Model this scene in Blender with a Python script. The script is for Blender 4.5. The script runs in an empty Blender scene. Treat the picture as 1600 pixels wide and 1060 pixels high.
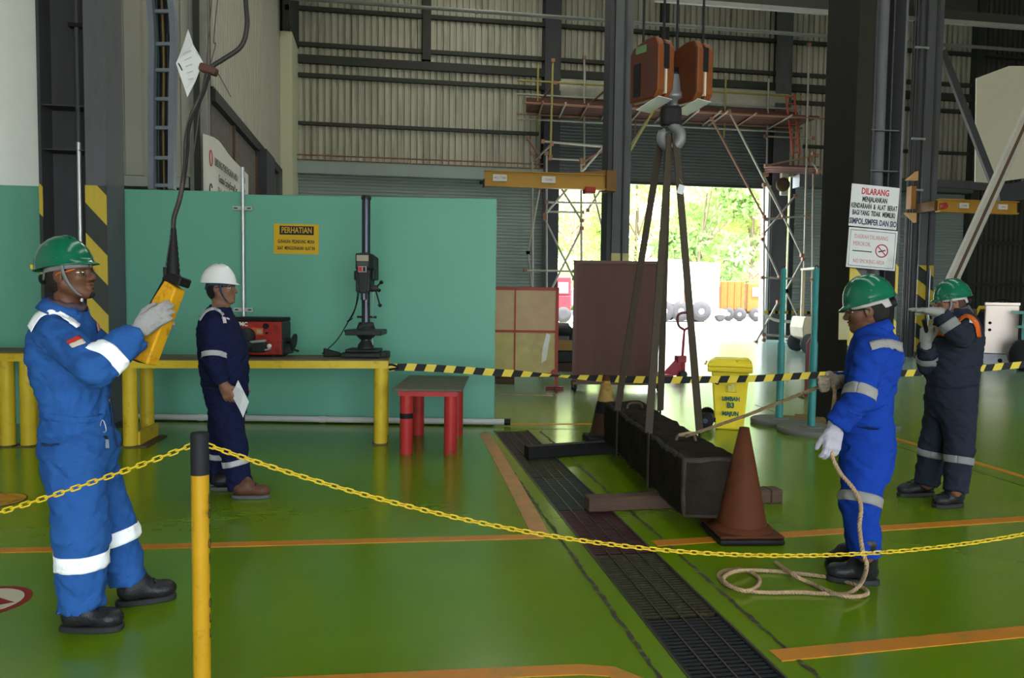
import bpy, math, random
import numpy as np
from mathutils import Vector, Matrix
random.seed(7); RNG = np.random.default_rng(7)
SC = bpy.context.scene
COL = SC.collection
# ------------------------------------------------------------------ camera
F_PX, CAM_H = 1220.0, 1.5
YAW, PITCH, ROLL = math.radians(9.3), math.radians(3.26), 0.0125
CAM_M = (Matrix.Translation((0, 0, CAM_H)) @ Matrix.Rotation(-YAW, 4, 'Z') @
         Matrix.Rotation(math.pi / 2 - PITCH, 4, 'X') @ Matrix.Rotation(ROLL, 4, 'Z'))
cam = bpy.data.cameras.new('camera'); cam.sensor_width = 36.0; cam.lens = 36.0 * F_PX / 1600.0
cam.clip_start = 0.05; cam.clip_end = 500
cam_o = bpy.data.objects.new('camera', cam); COL.objects.link(cam_o); cam_o.matrix_world = CAM_M
SC.camera = cam_o
# ------------------------------------------------------------------ sky, sun, exposure
SC.view_settings.view_transform = 'Standard'; SC.view_settings.look = 'None'
SC.view_settings.gamma = 1.0; SC.view_settings.use_curve_mapping = False
SC.view_settings.exposure = 0.0
W = bpy.data.worlds.new('sky'); SC.world = W; W.use_nodes = True
bg = W.node_tree.nodes['Background']; bg.inputs[0].default_value = (0.88, 0.95, 1.0, 1); bg.inputs[1].default_value = 13.0
sun = bpy.data.lights.new('sun', 'SUN'); sun.energy = 38.0; sun.angle = math.radians(2.0); sun.color = (1, 0.95, 0.86)
sun_o = bpy.data.objects.new('sun', sun); COL.objects.link(sun_o)
sun_o.rotation_euler = Vector((-0.15, 0.30, -1.0)).to_track_quat('-Z', 'Y').to_euler()
def area_light(name, loc, size, energy, color=(1, 1, 1), aim=(0, 0, -1)):
    l = bpy.data.lights.new(name, 'AREA'); l.shape = 'RECTANGLE'; l.size, l.size_y = size
    l.energy = energy; l.color = color
    o = bpy.data.objects.new(name, l); COL.objects.link(o); o.location = loc
    o.rotation_euler = Vector(aim).to_track_quat('-Z', 'Y').to_euler(); return o
# added area lamps under the roof, unseen fill from above
area_light('roof_fill', (2.0, 4.0, 12.6), (1.2, 16), 330, (0.95, 1, 0.93))
area_light('roof_fill', (9.0, 12.0, 12.6), (1.2, 18), 500, (0.96, 1, 0.88))
area_light('roof_fill', (3.0, 19.0, 12.6), (1.2, 10), 420, (0.96, 1, 0.85))

# ------------------------------------------------------------------ pixel -> world helpers
_R3 = CAM_M.to_3x3(); _O = Vector((0, 0, CAM_H))
def ray(px, py): return _R3 @ Vector(((px - 800) / F_PX, -(py - 530) / F_PX, -1.0))
def C(px, py, d): return _O + ray(px, py) * d                       # at a distance along the lens axis
def G(px, py, z=0.0):
    r = ray(px, py); return _O + r * ((z - CAM_H) / r.z)            # on a level plane
def YP(px, py, Y):
    r = ray(px, py); return _O + r * (Y / r.y)                      # on a plane across the hall
def XP(px, py, X):
    r = ray(px, py); return _O + r * (X / r.x)                      # on a plane along the hall
def V(*a): return Vector(a)
def srgb(r, g, b):
    f = lambda c: (c / 255) / 12.92 if c / 255 <= 0.04045 else ((c / 255 + 0.055) / 1.055) ** 2.4
    return (f(r), f(g), f(b))
# ------------------------------------------------------------------ materials
_M = {}
def mat(name, col, rough=0.6, metal=0.0, var=0.18, scale=6.0, bump=0.0, bscale=60.0, spec=0.2, dirt=None, dirt_amt=0.0,
        dirt_scale=3.0, coat=0.0, emit=0.0, transl=0.0, stretch=(1, 1, 1)):
    if name in _M: return _M[name]
    m = bpy.data.materials.new(name); m.use_nodes = True; nt = m.node_tree; n = nt.nodes; L = nt.links
    p = n['Principled BSDF']; p.inputs['Roughness'].default_value = rough; p.inputs['Metallic'].default_value = metal
    p.inputs['Specular IOR Level'].default_value = spec; p.inputs['Coat Weight'].default_value = coat
    p.inputs['Coat Roughness'].default_value = 0.15
    tc = n.new('ShaderNodeTexCoord'); mp = n.new('ShaderNodeMapping'); mp.inputs['Scale'].default_value = stretch
    L.new(tc.outputs['Object'], mp.inputs['Vector'])
    tx = n.new('ShaderNodeTexNoise'); tx.inputs['Scale'].default_value = scale; tx.inputs['Detail'].default_value = 5
    L.new(mp.outputs[0], tx.inputs['Vector'])
    mx = n.new('ShaderNodeMix'); mx.data_type = 'RGBA'
    mx.inputs[6].default_value = (*[c * (1 - var) for c in col], 1); mx.inputs[7].default_value = (*[min(1, c * (1 + var)) for c in col], 1)
    L.new(tx.outputs['Fac'], mx.inputs[0]); out = mx.outputs[2]
    if dirt:
        t2 = n.new('ShaderNodeTexNoise'); t2.inputs['Scale'].default_value = dirt_scale; t2.inputs['Detail'].default_value = 8
        t2.inputs['Roughness'].default_value = 0.7; L.new(mp.outputs[0], t2.inputs['Vector'])
        rp = n.new('ShaderNodeMapRange'); rp.inputs[1].default_value = 0.62 - 0.3 * dirt_amt; rp.inputs[2].default_value = 0.78 - 0.2 * dirt_amt
        L.new(t2.outputs['Fac'], rp.inputs[0])
        m2 = n.new('ShaderNodeMix'); m2.data_type = 'RGBA'; L.new(rp.outputs[0], m2.inputs[0]); L.new(out, m2.inputs[6])
        m2.inputs[7].default_value = (*dirt, 1); out = m2.outputs[2]
    L.new(out, p.inputs['Base Color'])
    if bump:
        t3 = n.new('ShaderNodeTexNoise'); t3.inputs['Scale'].default_value = bscale; t3.inputs['Detail'].default_value = 4
        L.new(mp.outputs[0], t3.inputs['Vector'])
        b = n.new('ShaderNodeBump'); b.inputs['Strength'].default_value = bump; b.inputs['Distance'].default_value = 0.02
        L.new(t3.outputs['Fac'], b.inputs['Height']); L.new(b.outputs[0], p.inputs['Normal'])
    if transl:
        tr = n.new('ShaderNodeBsdfTranslucent'); L.new(out, tr.inputs[0]); ms = n.new('ShaderNodeMixShader'); ms.inputs[0].default_value = transl
        L.new(p.outputs[0], ms.inputs[1]); L.new(tr.outputs[0], ms.inputs[2]); L.new(ms.outputs[0], n['Material Output'].inputs[0])
    if emit:
        p.inputs['Emission Color'].default_value = (*col, 1); p.inputs['Emission Strength'].default_value = emit
    _M[name] = m; return m
def stripes(name, c1, c2, pitch, vec, rough=0.5, duty=0.5, dirt=0.15):
    """painted hazard stripes, in object space: vec gives the direction across the stripes"""
    if name in _M: return _M[name]
    m = bpy.data.materials.new(name); m.use_nodes = True; nt = m.node_tree; n = nt.nodes; L = nt.links
    p = n['Principled BSDF']; p.inputs['Roughness'].default_value = rough
    tc = n.new('ShaderNodeTexCoord'); d = n.new('ShaderNodeVectorMath'); d.operation = 'DOT_PRODUCT'
    d.inputs[1].default_value = [v / pitch for v in vec]; L.new(tc.outputs['Object'], d.inputs[0])
    fr = n.new('ShaderNodeMath'); fr.operation = 'FRACT'; L.new(d.outputs['Value'], fr.inputs[0])
    gt = n.new('ShaderNodeMath'); gt.operation = 'GREATER_THAN'; gt.inputs[1].default_value = duty; L.new(fr.outputs[0], gt.inputs[0])
    mx = n.new('ShaderNodeMix'); mx.data_type = 'RGBA'; mx.inputs[6].default_value = (*c1, 1); mx.inputs[7].default_value = (*c2, 1)
    L.new(gt.outputs[0], mx.inputs[0])
    tx = n.new('ShaderNodeTexNoise'); tx.inputs['Scale'].default_value = 9; tx.inputs['Detail'].default_value = 6
    m2 = n.new('ShaderNodeMix'); m2.data_type = 'RGBA'; m2.blend_type = 'MULTIPLY'; m2.inputs[0].default_value = dirt * 2
    L.new(mx.outputs[2], m2.inputs[6]); L.new(tx.outputs['Color'], m2.inputs[7]); L.new(m2.outputs[2], p.inputs['Base Color'])
    _M[name] = m; return m
# ------------------------------------------------------------------ objects
_ORG = {}
def tag(o, label=None, cat=None, group=None, kind=None):
    if label: o['label'] = label
    if cat: o['category'] = cat
    if group: o['group'] = group
    if kind: o['kind'] = kind
    return o
def thing(name, loc, label, cat, group=None):
    o = bpy.data.objects.new(name, None); o.empty_display_size = 0.1; COL.objects.link(o); o.location = loc
    _ORG[o.name] = Vector(loc); return tag(o, label, cat, group)
def structure(name, loc=(0, 0, 0)):
    o = bpy.data.objects.new(name, None); COL.objects.link(o); o.location = loc; _ORG[o.name] = Vector(loc); o['kind'] = 'structure'; return o
def link(name, me, parent=None, org=None):
    o = bpy.data.objects.new(name, me); COL.objects.link(o)
    if parent is not None:
        o.parent = parent; _ORG[o.name] = _ORG[parent.name].copy()
    else:
        org = Vector(org) if org is not None else Vector((0, 0, 0)); o.location = org; _ORG[o.name] = org
    return o
class MB:
    """collects shapes in world space; build() links them as ONE mesh object"""
    def __init__(s, xf=None): s.v, s.f, s.mi, s.sm = [], [], [], []; s.xf = xf
    def add(s, vs, fs, mi=0, smooth=False):
        b = len(s.v)
        s.v += [tuple(s.xf @ Vector(v)) if s.xf else tuple(v) for v in vs]
        for f in fs: s.f.append(tuple(i + b for i in f)); s.mi.append(mi); s.sm.append(smooth)
        return s
    def box(s, c, size, m=None, mi=0):
        hx, hy, hz = size[0] / 2, size[1] / 2, size[2] / 2
        vs = [Vector((x, y, z)) for x in (-hx, hx) for y in (-hy, hy) for z in (-hz, hz)]
        vs = [Vector(c) + (m @ v if m else v) for v in vs]
        return s.add(vs, [(0, 1, 3, 2), (4, 6, 7, 5), (0, 4, 5, 1), (2, 3, 7, 6), (0, 2, 6, 4), (1, 5, 7, 3)], mi)
    def bx(s, x0, x1, y0, y1, z0, z1, mi=0):
        return s.box(((x0 + x1) / 2, (y0 + y1) / 2, (z0 + z1) / 2), (x1 - x0, y1 - y0, z1 - z0), mi=mi)
    def bar(s, a, b, w, h, up=(0, 0, 1), mi=0):
        """rectangular bar from a to b: w across, h along up"""
        a, b = Vector(a), Vector(b); d = (b - a).normalized(); u = Vector(up); r = d.cross(u)
        if r.length < 1e-4: r = d.cross(Vector((1, 0, 0)))
        r.normalize(); u = r.cross(d).normalized(); vs = []
        for p in (a, b):
            for i, j in ((-1, -1), (1, -1), (1, 1), (-1, 1)): vs.append(p + r * (w / 2 * i) + u * (h / 2 * j))
        return s.add(vs, [(0, 1, 2, 3), (7, 6, 5, 4), (0, 4, 5, 1), (1, 5, 6, 2), (2, 6, 7, 3), (3, 7, 4, 0)], mi)
    def tube(s, pts, r, seg=8, mi=0, closed=False, smooth=True):
        pts = [Vector(p) for p in pts]; n = len(pts); rs = r if isinstance(r, (list, tuple)) else [r] * n
        vs = []; pu = None
        for i, p in enumerate(pts):
            t = (pts[(i + 1) % n] - pts[i - 1]) if closed else (pts[min(i + 1, n - 1)] - pts[max(i - 1, 0)])
            t = t.normalized() if t.length > 1e-9 else Vector((0, 0, 1))
            if pu is None:
                pu = t.orthogonal().normalized() if abs(t.z) > 0.9 else t.cross(Vector((0, 0, 1))).normalized()
            pu = (pu - t * pu.dot(t)).normalized(); w = t.cross(pu)
            for k in range(seg):
                a = 2 * math.pi * k / seg; vs.append(p + (pu * math.cos(a) + w * math.sin(a)) * rs[i])
        fs = []; m = n if closed else n - 1
        for i in range(m):
            for k in range(seg):
                a = i * seg + k; b = i * seg + (k + 1) % seg; j = ((i + 1) % n) * seg
                fs.append((a, b, j + (k + 1) % seg, j + k))
        s.add(vs, fs, mi, smooth)
        if not closed:
            s.add(vs[:seg], [tuple(reversed(range(seg)))], mi); s.add(vs[-seg:], [tuple(range(seg))], mi)
        return s
    def lathe(s, prof, c, axis=(0, 0, 1), seg=20, mi=0, smooth=True):
        """prof: (radius, height) pairs along axis from c"""
        c = Vector(c); ax = Vector(axis).normalized(); u = ax.orthogonal().normalized(); w = ax.cross(u); vs = []
        for r, h in prof:
            for k in range(seg):
                a = 2 * math.pi * k / seg; vs.append(c + ax * h + (u * math.cos(a) + w * math.sin(a)) * r)
        fs = []
        for i in range(len(prof) - 1):
            for k in range(seg): fs.append((i * seg + k, i * seg + (k + 1) % seg, (i + 1) * seg + (k + 1) % seg, (i + 1) * seg + k))
        s.add(vs, fs, mi, smooth)
        if prof[0][0] > 1e-4: s.add(vs[:seg], [tuple(reversed(range(seg)))], mi)
        if prof[-1][0] > 1e-4: s.add(vs[-seg:], [tuple(range(seg))], mi)
        return s
    def prism(s, poly, depth, mi=0, side=None):
        """poly: world points of one face, depth: vector"""
        n = len(poly); d = Vector(depth); vs = [Vector(p) for p in poly] + [Vector(p) + d for p in poly]
        fs = [tuple(reversed(range(n))), tuple(range(n, 2 * n))] + [(i, (i + 1) % n, n + (i + 1) % n, n + i) for i in range(n)]
        s.add(vs, fs, mi)
        if side is not None: s.mi[-n:] = [side] * n
        return s
    def quad(s, a, b, c, d, mi=0): return s.add([a, b, c, d], [(0, 1, 2, 3)], mi)
    def strip(s, A, B, mi=0, smooth=True):
        n = len(A); return s.add(list(A) + list(B), [(i, i + 1, n + i + 1, n + i) for i in range(n - 1)], mi, smooth)
    def grid(s, rows, mi=0):
        n = len(rows[0]); return s.add([p for r in rows for p in r], [(j * n + i, j * n + i + 1, (j + 1) * n + i + 1, (j + 1) * n + i) for j in range(len(rows) - 1) for i in range(n - 1)], mi, True)
    def build(s, name, mats, parent=None, org=None, bevel=0.0, thick=0.0, seg=1):
        me = bpy.data.meshes.new(name)
        o = link(name, me, parent, org); g = _ORG[o.name]
        me.from_pydata([(v[0] - g.x, v[1] - g.y, v[2] - g.z) for v in s.v], [], s.f)
        for m in (mats if isinstance(mats, (list, tuple)) else [mats]): me.materials.append(m)
        me.polygons.foreach_set('material_index', s.mi); me.polygons.foreach_set('use_smooth', s.sm); me.update()
        if thick:
            md = o.modifiers.new('thick', 'SOLIDIFY'); md.thickness = thick; md.offset = 0
        if bevel:
            md = o.modifiers.new('edge', 'BEVEL'); md.width = bevel; md.segments = seg; md.limit_method = 'ANGLE'; md.angle_limit = 0.7
        return o
def frame(o, x, y, z=None):
    x = Vector(x).normalized(); y = Vector(y); y = (y - x * y.dot(x)).normalized(); z = x.cross(y)
    m = Matrix((x, y, z)).transposed().to_4x4(); m.translation = Vector(o); return m
def text(s, size, xf, m, parent, xs=1.0, name='lettering', ext=0.0015, align='CENTER', bold=0.0):
    cu = bpy.data.curves.new(name, 'FONT'); cu.body = s; cu.size = size; cu.extrude = ext; cu.align_x = align; cu.align_y = 'CENTER'
    cu.offset = bold; cu.resolution_u = 2
    t = bpy.data.objects.new(name + '_curve', cu)
    me = bpy.data.meshes.new_from_object(t); bpy.data.objects.remove(t); bpy.data.curves.remove(cu)
    g = _ORG[parent.name]; M = Matrix.Translation(-g) @ xf @ Matrix.Diagonal((xs, 1, 1, 1)); me.transform(M)
    me.materials.clear(); me.materials.append(m); return link(name, me, parent)
def copy_tree(root, loc, label=None):
    r = root.copy(); COL.objects.link(r); r.location = loc; _ORG[r.name] = Vector(loc)
    if label: r['label'] = label
    for ch in list(root.children):
        c = ch.copy(); COL.objects.link(c); c.parent = r
        for g in list(ch.children):
            d = g.copy(); COL.objects.link(d); d.parent = c
    return r
def spline(pts, n=8, closed=False):
    """Catmull-Rom through pts"""
    P = [Vector(p) for p in pts]; out = []; N = len(P)
    rng = range(N if closed else N - 1)
    for i in rng:
        p0 = P[i - 1] if (i > 0 or closed) else P[0]; p1 = P[i]; p2 = P[(i + 1) % N]; p3 = P[(i + 2) % N] if (closed or i + 2 < N) else P[-1]
        for k in range(n):
            t = k / n
            out.append(0.5 * ((2 * p1) + (p2 - p0) * t + (2 * p0 - 5 * p1 + 4 * p2 - p3) * t * t + (3 * p1 - p0 - 3 * p2 + p3) * t ** 3))
    if not closed: out.append(P[-1])
    return out
BLACK = mat('black_rubber', (0.009, 0.009, 0.010), 0.6, spec=0.15)
YELLOW = mat('safety_yellow_paint', (0.50, 0.36, 0.02), 0.45, dirt=(0.12, 0.08, 0.02), dirt_amt=0.15)
STEEL = mat('galvanised_steel', (0.42, 0.44, 0.46), 0.4, 0.7)
# ================================================================== THE HALL
YB, XL, XR, ZC = 26.8, -3.2, 25.0, 13.6
TX0, TX1, TY1 = 1.185, 1.575, 8.45
def floor_mat():
    m = bpy.data.materials.new('green_epoxy_floor'); m.use_nodes = True; nt = m.node_tree; n = nt.nodes; L = nt.links
    p = n['Principled BSDF']; tc = n.new('ShaderNodeTexCoord')
    def noise(sc, det=6, ro=0.6, st=(1, 1, 1)):
        mp = n.new('ShaderNodeMapping'); mp.inputs['Scale'].default_value = st; L.new(tc.outputs['Object'], mp.inputs[0])
        t = n.new('ShaderNodeTexNoise'); t.inputs['Scale'].default_value = sc; t.inputs['Detail'].default_value = det
        t.inputs['Roughness'].default_value = ro; L.new(mp.outputs[0], t.inputs[0]); return t
    def rng(s, a, b, c, d):
        r = n.new('ShaderNodeMapRange'); r.inputs[1].default_value = a; r.inputs[2].default_value = b; r.inputs[3].default_value = c; r.inputs[4].default_value = d
        L.new(s, r.inputs[0]); return r.outputs[0]
    def mix(f, a, b):
        x = n.new('ShaderNodeMix'); x.data_type = 'RGBA'; L.new(f, x.inputs[0])
        for i, c in ((6, a), (7, b)):
            if isinstance(c, tuple): x.inputs[i].default_value = (*c, 1)
            else: L.new(c, x.inputs[i])
        return x.outputs[2]
    big = noise(0.7); col = mix(rng(big.outputs[0], 0.35, 0.65, 0, 1), (0.096, 0.176, 0.0005), (0.114, 0.202, 0.001))
    sc = noise(2.2, 9, 0.75, (0.35, 1, 1)); col = mix(rng(sc.outputs[0], 0.60, 0.90, 0, 0.25), col, (0.16, 0.24, 0.02))
    dr = noise(5.0, 9, 0.8); col = mix(rng(dr.outputs[0], 0.76, 0.82, 0, 0.6), col, (0.05, 0.06, 0.015))
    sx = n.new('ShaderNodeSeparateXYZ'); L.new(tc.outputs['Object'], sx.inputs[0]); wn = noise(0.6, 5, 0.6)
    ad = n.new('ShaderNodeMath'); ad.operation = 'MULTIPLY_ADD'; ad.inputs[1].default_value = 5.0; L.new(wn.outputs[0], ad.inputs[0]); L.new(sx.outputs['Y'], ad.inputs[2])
    col = mix(rng(ad.outputs[0], 11.0, 18.5, 0, 1), col, (0.22, 0.33, 0.29))   # base colour turns paler and greyer towards the doorway
    L.new(col, p.inputs['Base Color'])
    r1 = noise(0.5, 3, 0.5); L.new(rng(r1.outputs[0], 0.3, 0.7, 0.17, 0.23), p.inputs['Roughness'])
    p.inputs['Specular IOR Level'].default_value = 0.5
    w = noise(2.6, 3, 0.5, (0.5, 1.4, 1)); b = n.new('ShaderNodeBump'); b.inputs['Strength'].default_value = 0.07; b.inputs['Distance'].default_value = 0.02
    L.new(w.outputs[0], b.inputs['Height']); L.new(b.outputs[0], p.inputs['Normal']); return m
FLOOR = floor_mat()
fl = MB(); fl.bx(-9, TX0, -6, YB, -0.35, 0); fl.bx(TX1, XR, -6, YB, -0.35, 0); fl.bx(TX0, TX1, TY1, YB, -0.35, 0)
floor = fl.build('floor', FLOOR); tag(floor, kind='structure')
MB().bx(TX0, TX1, -6, TY1, -0.36, -0.30).build('trench_bed', mat('trench_dirt', (0.012, 0.011, 0.01), 0.9), floor)
ORANGE = mat('orange_line_paint', (0.46, 0.17, 0.015), 0.4, dirt=(0.26, 0.17, 0.03), dirt_amt=0.35, dirt_scale=5)
ORANGE2 = mat('worn_orange_line_paint', (0.40, 0.18, 0.07), 0.45, dirt=(0.20, 0.17, 0.05), dirt_amt=0.5, dirt_scale=5)
SEAL = mat('dark_joint_sealant', (0.03, 0.028, 0.012), 0.6, dirt=(0.16, 0.17, 0.05), dirt_amt=0.4, dirt_scale=14)
tn = [0]
def floor_line(pts, w, m, z=0.0035):
    tn[0] += 1; b = MB(); pts = [Vector(p) for p in pts]; A = []; B = []
    for i, p in enumerate(pts):
        t = (pts[min(i + 1, len(pts) - 1)] - pts[max(i - 1, 0)]); t.z = 0; t.normalize(); nrm = Vector((-t.y, t.x, 0))
        A.append(Vector((p.x, p.y, z)) + nrm * w / 2); B.append(Vector((p.x, p.y, z)) - nrm * w / 2)
    b.strip(A, B, smooth=False); b.strip([a - Vector((0, 0, z)) for a in A], A, smooth=False); b.strip(B, [a - Vector((0, 0, z)) for a in B], smooth=False)
    return tag(b.build('trim_%d' % tn[0], m), kind='structure')
floor_line([(-8.8, 4.92, 0), (-2.2, 4.80, 0), (0.98, 4.68, 0)], 0.085, ORANGE)
floor_line([G(757, 677), G(803, 757), G(845, 836)], 0.115, ORANGE2)
floor_line([(1.62, 4.46, 0), (4.34, 4.66, 0), (9, 4.95, 0)], 0.10, ORANGE)
floor_line([(1.62, 2.97, 0), (2.87, 3.04, 0), (6, 3.2, 0)], 0.10, ORANGE)
floor_line([(-1.5, 3.06, 0), (0, 3.0, 0), (0.78, 2.965, 0), (0.9, 2.93, 0), (0.97, 2.84, 0), (0.985, 2.7, 0), (1.0, 1.5, 0)], 0.085, ORANGE)
floor_line([G(790, 663), G(932, 663)], 0.07, ORANGE)
floor_line([G(773, 616), G(862, 619)], 0.06, ORANGE2)
floor_line([G(1340, 668), G(1400, 686), G(1600, 746), G(1720, 783)], 0.075, ORANGE)
def ragged(x, y0, y1, w):
    tn[0] += 1; b = MB(); A, B = [], []; y = y0
    while y < y1:
        j = random.uniform(-0.007, 0.007); ww = w * random.uniform(0.55, 1.4)
        A.append((x + j - ww / 2, y, 0.002)); B.append((x + j + ww / 2, y, 0.002)); y += 0.045
    b.strip(B, A, smooth=False); tag(b.build('trim_%d' % tn[0], SEAL), kind='structure')
ragged(1.075, 2.2, 8.4, 0.022); ragged(1.70, 2.2, 8.4, 0.022)
MB()
for pa, pb in (((1390, 694), (1605, 762)), ((790, 671), (905, 671)), ((1180, 633), (1215, 646))):
    floor_line([G(*pa), G(*pb)], 0.012, SEAL, 0.002)
# round safety markings stuck on the floor, cut by the picture's left edge
def marking(px, py, r, label, cols):
    c = G(px, py); t = thing('floor_marking', c, label, 'floor marking')
    for i, (rr, m) in enumerate(cols):
        MB().lathe([(rr, 0), (rr, 0.002 + 0.001 * i)], c, seg=40).build(('rim', 'disc', 'symbol_field')[i], m, t)
    return t, c
t, c = marking(-12, 783, 0.215, 'orange round marking with black rim on the floor behind the yellow chain', [(0.215, BLACK), (0.205, mat('orange_sticker', (0.5, 0.22, 0.015), 0.5, dirt=(0.1, 0.05, 0.01), dirt_amt=0.5, dirt_scale=9))])
t, c = marking(-25, 941, 0.20, 'red rimmed white round marking with red triangle on the floor', [(0.20, mat('marking_red', (0.22, 0.012, 0.01), 0.5)), (0.165, mat('marking_white', (0.52, 0.47, 0.36), 0.5))])
MB().prism([c + V(0.145, -0.03, 0.003), c + V(-0.05, 0.11, 0.003), c + V(-0.07, -0.13, 0.003)], (0, 0, 0.0012)).build('triangle', mat('marking_red', (0, 0, 0)), t)
# ---- drain gratings: each one-metre panel its own thing
GDARK = [mat('grate_rust_red', (0.035, 0.006, 0.009), 0.5), mat('grate_teal', (0.008, 0.018, 0.018), 0.5), mat('grate_olive', (0.022, 0.020, 0.008), 0.6, 0.0, dirt=(0.14, 0.12, 0.02), dirt_amt=0.2, dirt_scale=30),
         mat('grate_black', (0.008, 0.009, 0.012), 0.6), mat('grate_brown', (0.022, 0.010, 0.009), 0.5)]
def grate(y0, y1, m, label):
    t = thing('drain_grate', ((TX0 + TX1) / 2, (y0 + y1) / 2, -0.03), label, 'drain grate', 'grating panels of the floor drain')
    x0, x1 = TX0 + 0.02, TX1 - 0.012; w = (x1 - x0) / 4
    for k in range(5): MB().bx(x0 + k * w - 0.004, x0 + k * w + 0.004, y0 + 0.004, y1 - 0.004, -0.035, -0.002).build('bearing_bar', m if k in (0, 4) else STEEL_EDGE, t)
    b = MB(); n = int((y1 - y0) / 0.033)
    for i in range(n):
        y = y0 + 0.012 + i * (y1 - y0 - 0.02) / n
        for k in range(4): b.bx(x0 + k * w + 0.005, x0 + (k + 1) * w - 0.005, y, y + 0.017, -0.03, -0.006)
    tag(b.build('cross_bars', m, t), kind='stuff')
STEEL_EDGE = mat('worn_bar_edge', (0.05, 0.045, 0.035), 0.35, 0.5)
for y0, y1, k, lb in ((0.8, 1.6, 3, 'black drain grate panel closest to the camera below the frame'), (1.6, 2.45, 3, 'black drain grate panel next to the closest one'), (2.45, 3.42, 3, 'blue black drain grate panel at the bottom of the picture'), (3.42, 4.33, 2, 'yellow stained drain grate panel crossed by the plastic chain'),
                      (4.33, 5.27, 0, 'dark red drain grate panel beside the wooden sleeper'), (5.27, 6.25, 1, 'teal tinted drain grate panel between sleeper and black beam'), (6.25, 7.2, 2, 'brownish olive drain grate panel under the black beam'), (7.2, 8.42, 4, 'dark maroon drain grate panel at the far end by the white pipe')):
    grate(y0, y1, GDARK[k], lb)
# trench edge angles
for x in (TX0 + 0.004, TX1 - 0.004):
    tn[0] += 1; tag(MB().bx(x - 0.006, x + 0.006, 0.5, TY1, -0.05, 0.003).build('trim_%d' % tn[0], STEEL_EDGE), kind='structure')
# ---- outside ground
MB().bx(-160, 190, -90, -6.02, -0.3, -0.05).build('ground_front', mat('yard_concrete', (0.42, 0.41, 0.38), 0.8)); tag(bpy.data.objects['ground_front'], kind='structure')
MB().bx(-160, 190, YB, 260, -0.3, -0.03).build('ground_back', mat('yard_concrete', (0, 0, 0))); tag(bpy.data.objects['ground_back'], kind='structure')
MB().bx(-160, -9.02, -6.02, YB, -0.3, -0.05).build('ground_side', mat('yard_concrete', (0, 0, 0))); tag(bpy.data.objects['ground_side'], kind='structure')
# ---- corrugated sheet
CLAD = mat('weathered_wall_sheet', (0.37, 0.345, 0.285), 0.6, 0.0, var=0.12, scale=1.5, dirt=(0.20, 0.19, 0.16), dirt_amt=0.45, dirt_scale=1.2, stretch=(3, 3, 0.35))
CLAD_L = mat('beige_wall_sheet', (0.34, 0.315, 0.275), 0.5, var=0.08, scale=1.0)
GIRT = mat('grey_green_steel', (0.036, 0.038, 0.032), 0.65)
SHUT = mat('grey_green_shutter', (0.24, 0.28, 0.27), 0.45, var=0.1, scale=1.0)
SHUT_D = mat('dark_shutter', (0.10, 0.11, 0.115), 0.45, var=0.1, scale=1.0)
def ribs(b, o, u, L, n, z0, z1, pitch=0.215, depth=0.085, rib=0.55):
    """trapezoid ribs: from o along u (length L), bulging along n"""
    o, u, n = Vector(o), Vector(u), Vector(n); pts = []; x = 0
    while x < L:
        for fx, d in ((0, 0), (rib * 0.5, 0), (rib * 0.62, 1), (0.92, 1)):
            pts.append((min(L, x + fx * pitch), d * depth))
        x += pitch
    pts.append((L, 0))
    A = [o + u * a + n * d + V(0, 0, z0) for a, d in pts]; B = [o + u * a + n * d + V(0, 0, z1) for a, d in pts]
    b.strip(A, B, smooth=False)
def slats(b, o, u, L, n, z0, z1, pitch=0.11, depth=0.03):
    o, u, n = Vector(o), Vector(u), Vector(n); z = z0; prev = None
    prof = []
    while z < z1:
        for k, d in ((0, 0), (0.18, 0.75), (0.5, 1), (0.82, 0.75)): prof.append((min(z1, z + k * pitch), d * depth))
        z += pitch
    A = [o + n * d + V(0, 0, h) for h, d in prof]; B = [p + u * L for p in A]; b.strip(B, A, smooth=False)
wb = MB()
ribs(wb, (XL - 0.1, YB, 0), (1, 0, 0), 8.6, (0, -1, 0), 5.75, ZC)
ribs(wb, (5.4, YB, 0), (1, 0, 0), 9.0, (0, -1, 0), 8.6, ZC)
ribs(wb, (14.4, YB, 0), (1, 0, 0), 7.5, (0, -1, 0), 5.9, ZC)
wall_back = tag(wb.build('wall_back', CLAD), kind='structure')
MB().bx(XL - 6, XR, YB + 0.06, YB + 0.16, 8.2, ZC).bx(XL - 6, 5.2, YB + 0.12, YB + 0.2, 0, 8.7).bx(14.7, XR, YB + 0.12, YB + 0.2, 0, 8.7).build('outer_skin', GIRT, wall_back)
for py, h in ((14, 0.13), (70, 0.13), (93, 0.27), (118, 0.13), (193, 0.11)):
    z = YP(476, py, YB - 0.1).z
    if py > 150: MB().bx(XL, 5.2, YB - 0.2, YB - 0.05, z - h / 2, z + h / 2).build('girt', GIRT, wall_back); MB().bx(15, XR, YB - 0.2, YB - 0.05, z - h / 2, z + h / 2).build('girt', GIRT, wall_back)
    else: MB().bx(XL, XR, YB - (0.35 if h > 0.3 else 0.22), YB - 0.05, z - h / 2, z + h / 2).build('girt', GIRT, wall_back)
DARKW = mat('dark_corner_sheet', (0.06, 0.06, 0.055), 0.7)  # back wall in shade here, the darkness put into the sheet colour
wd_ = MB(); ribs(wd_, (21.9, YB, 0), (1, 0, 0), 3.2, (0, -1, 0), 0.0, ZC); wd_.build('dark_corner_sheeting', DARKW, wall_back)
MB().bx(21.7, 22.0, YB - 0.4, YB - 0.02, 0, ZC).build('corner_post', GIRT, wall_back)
MB().bx(15.5, 21.7, YB - 0.3, YB - 0.24, 11.7, ZC).build('dark_roof_band', DARKW, wall_back)  # dark band laid on the wall top to stand for the dark roof
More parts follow.
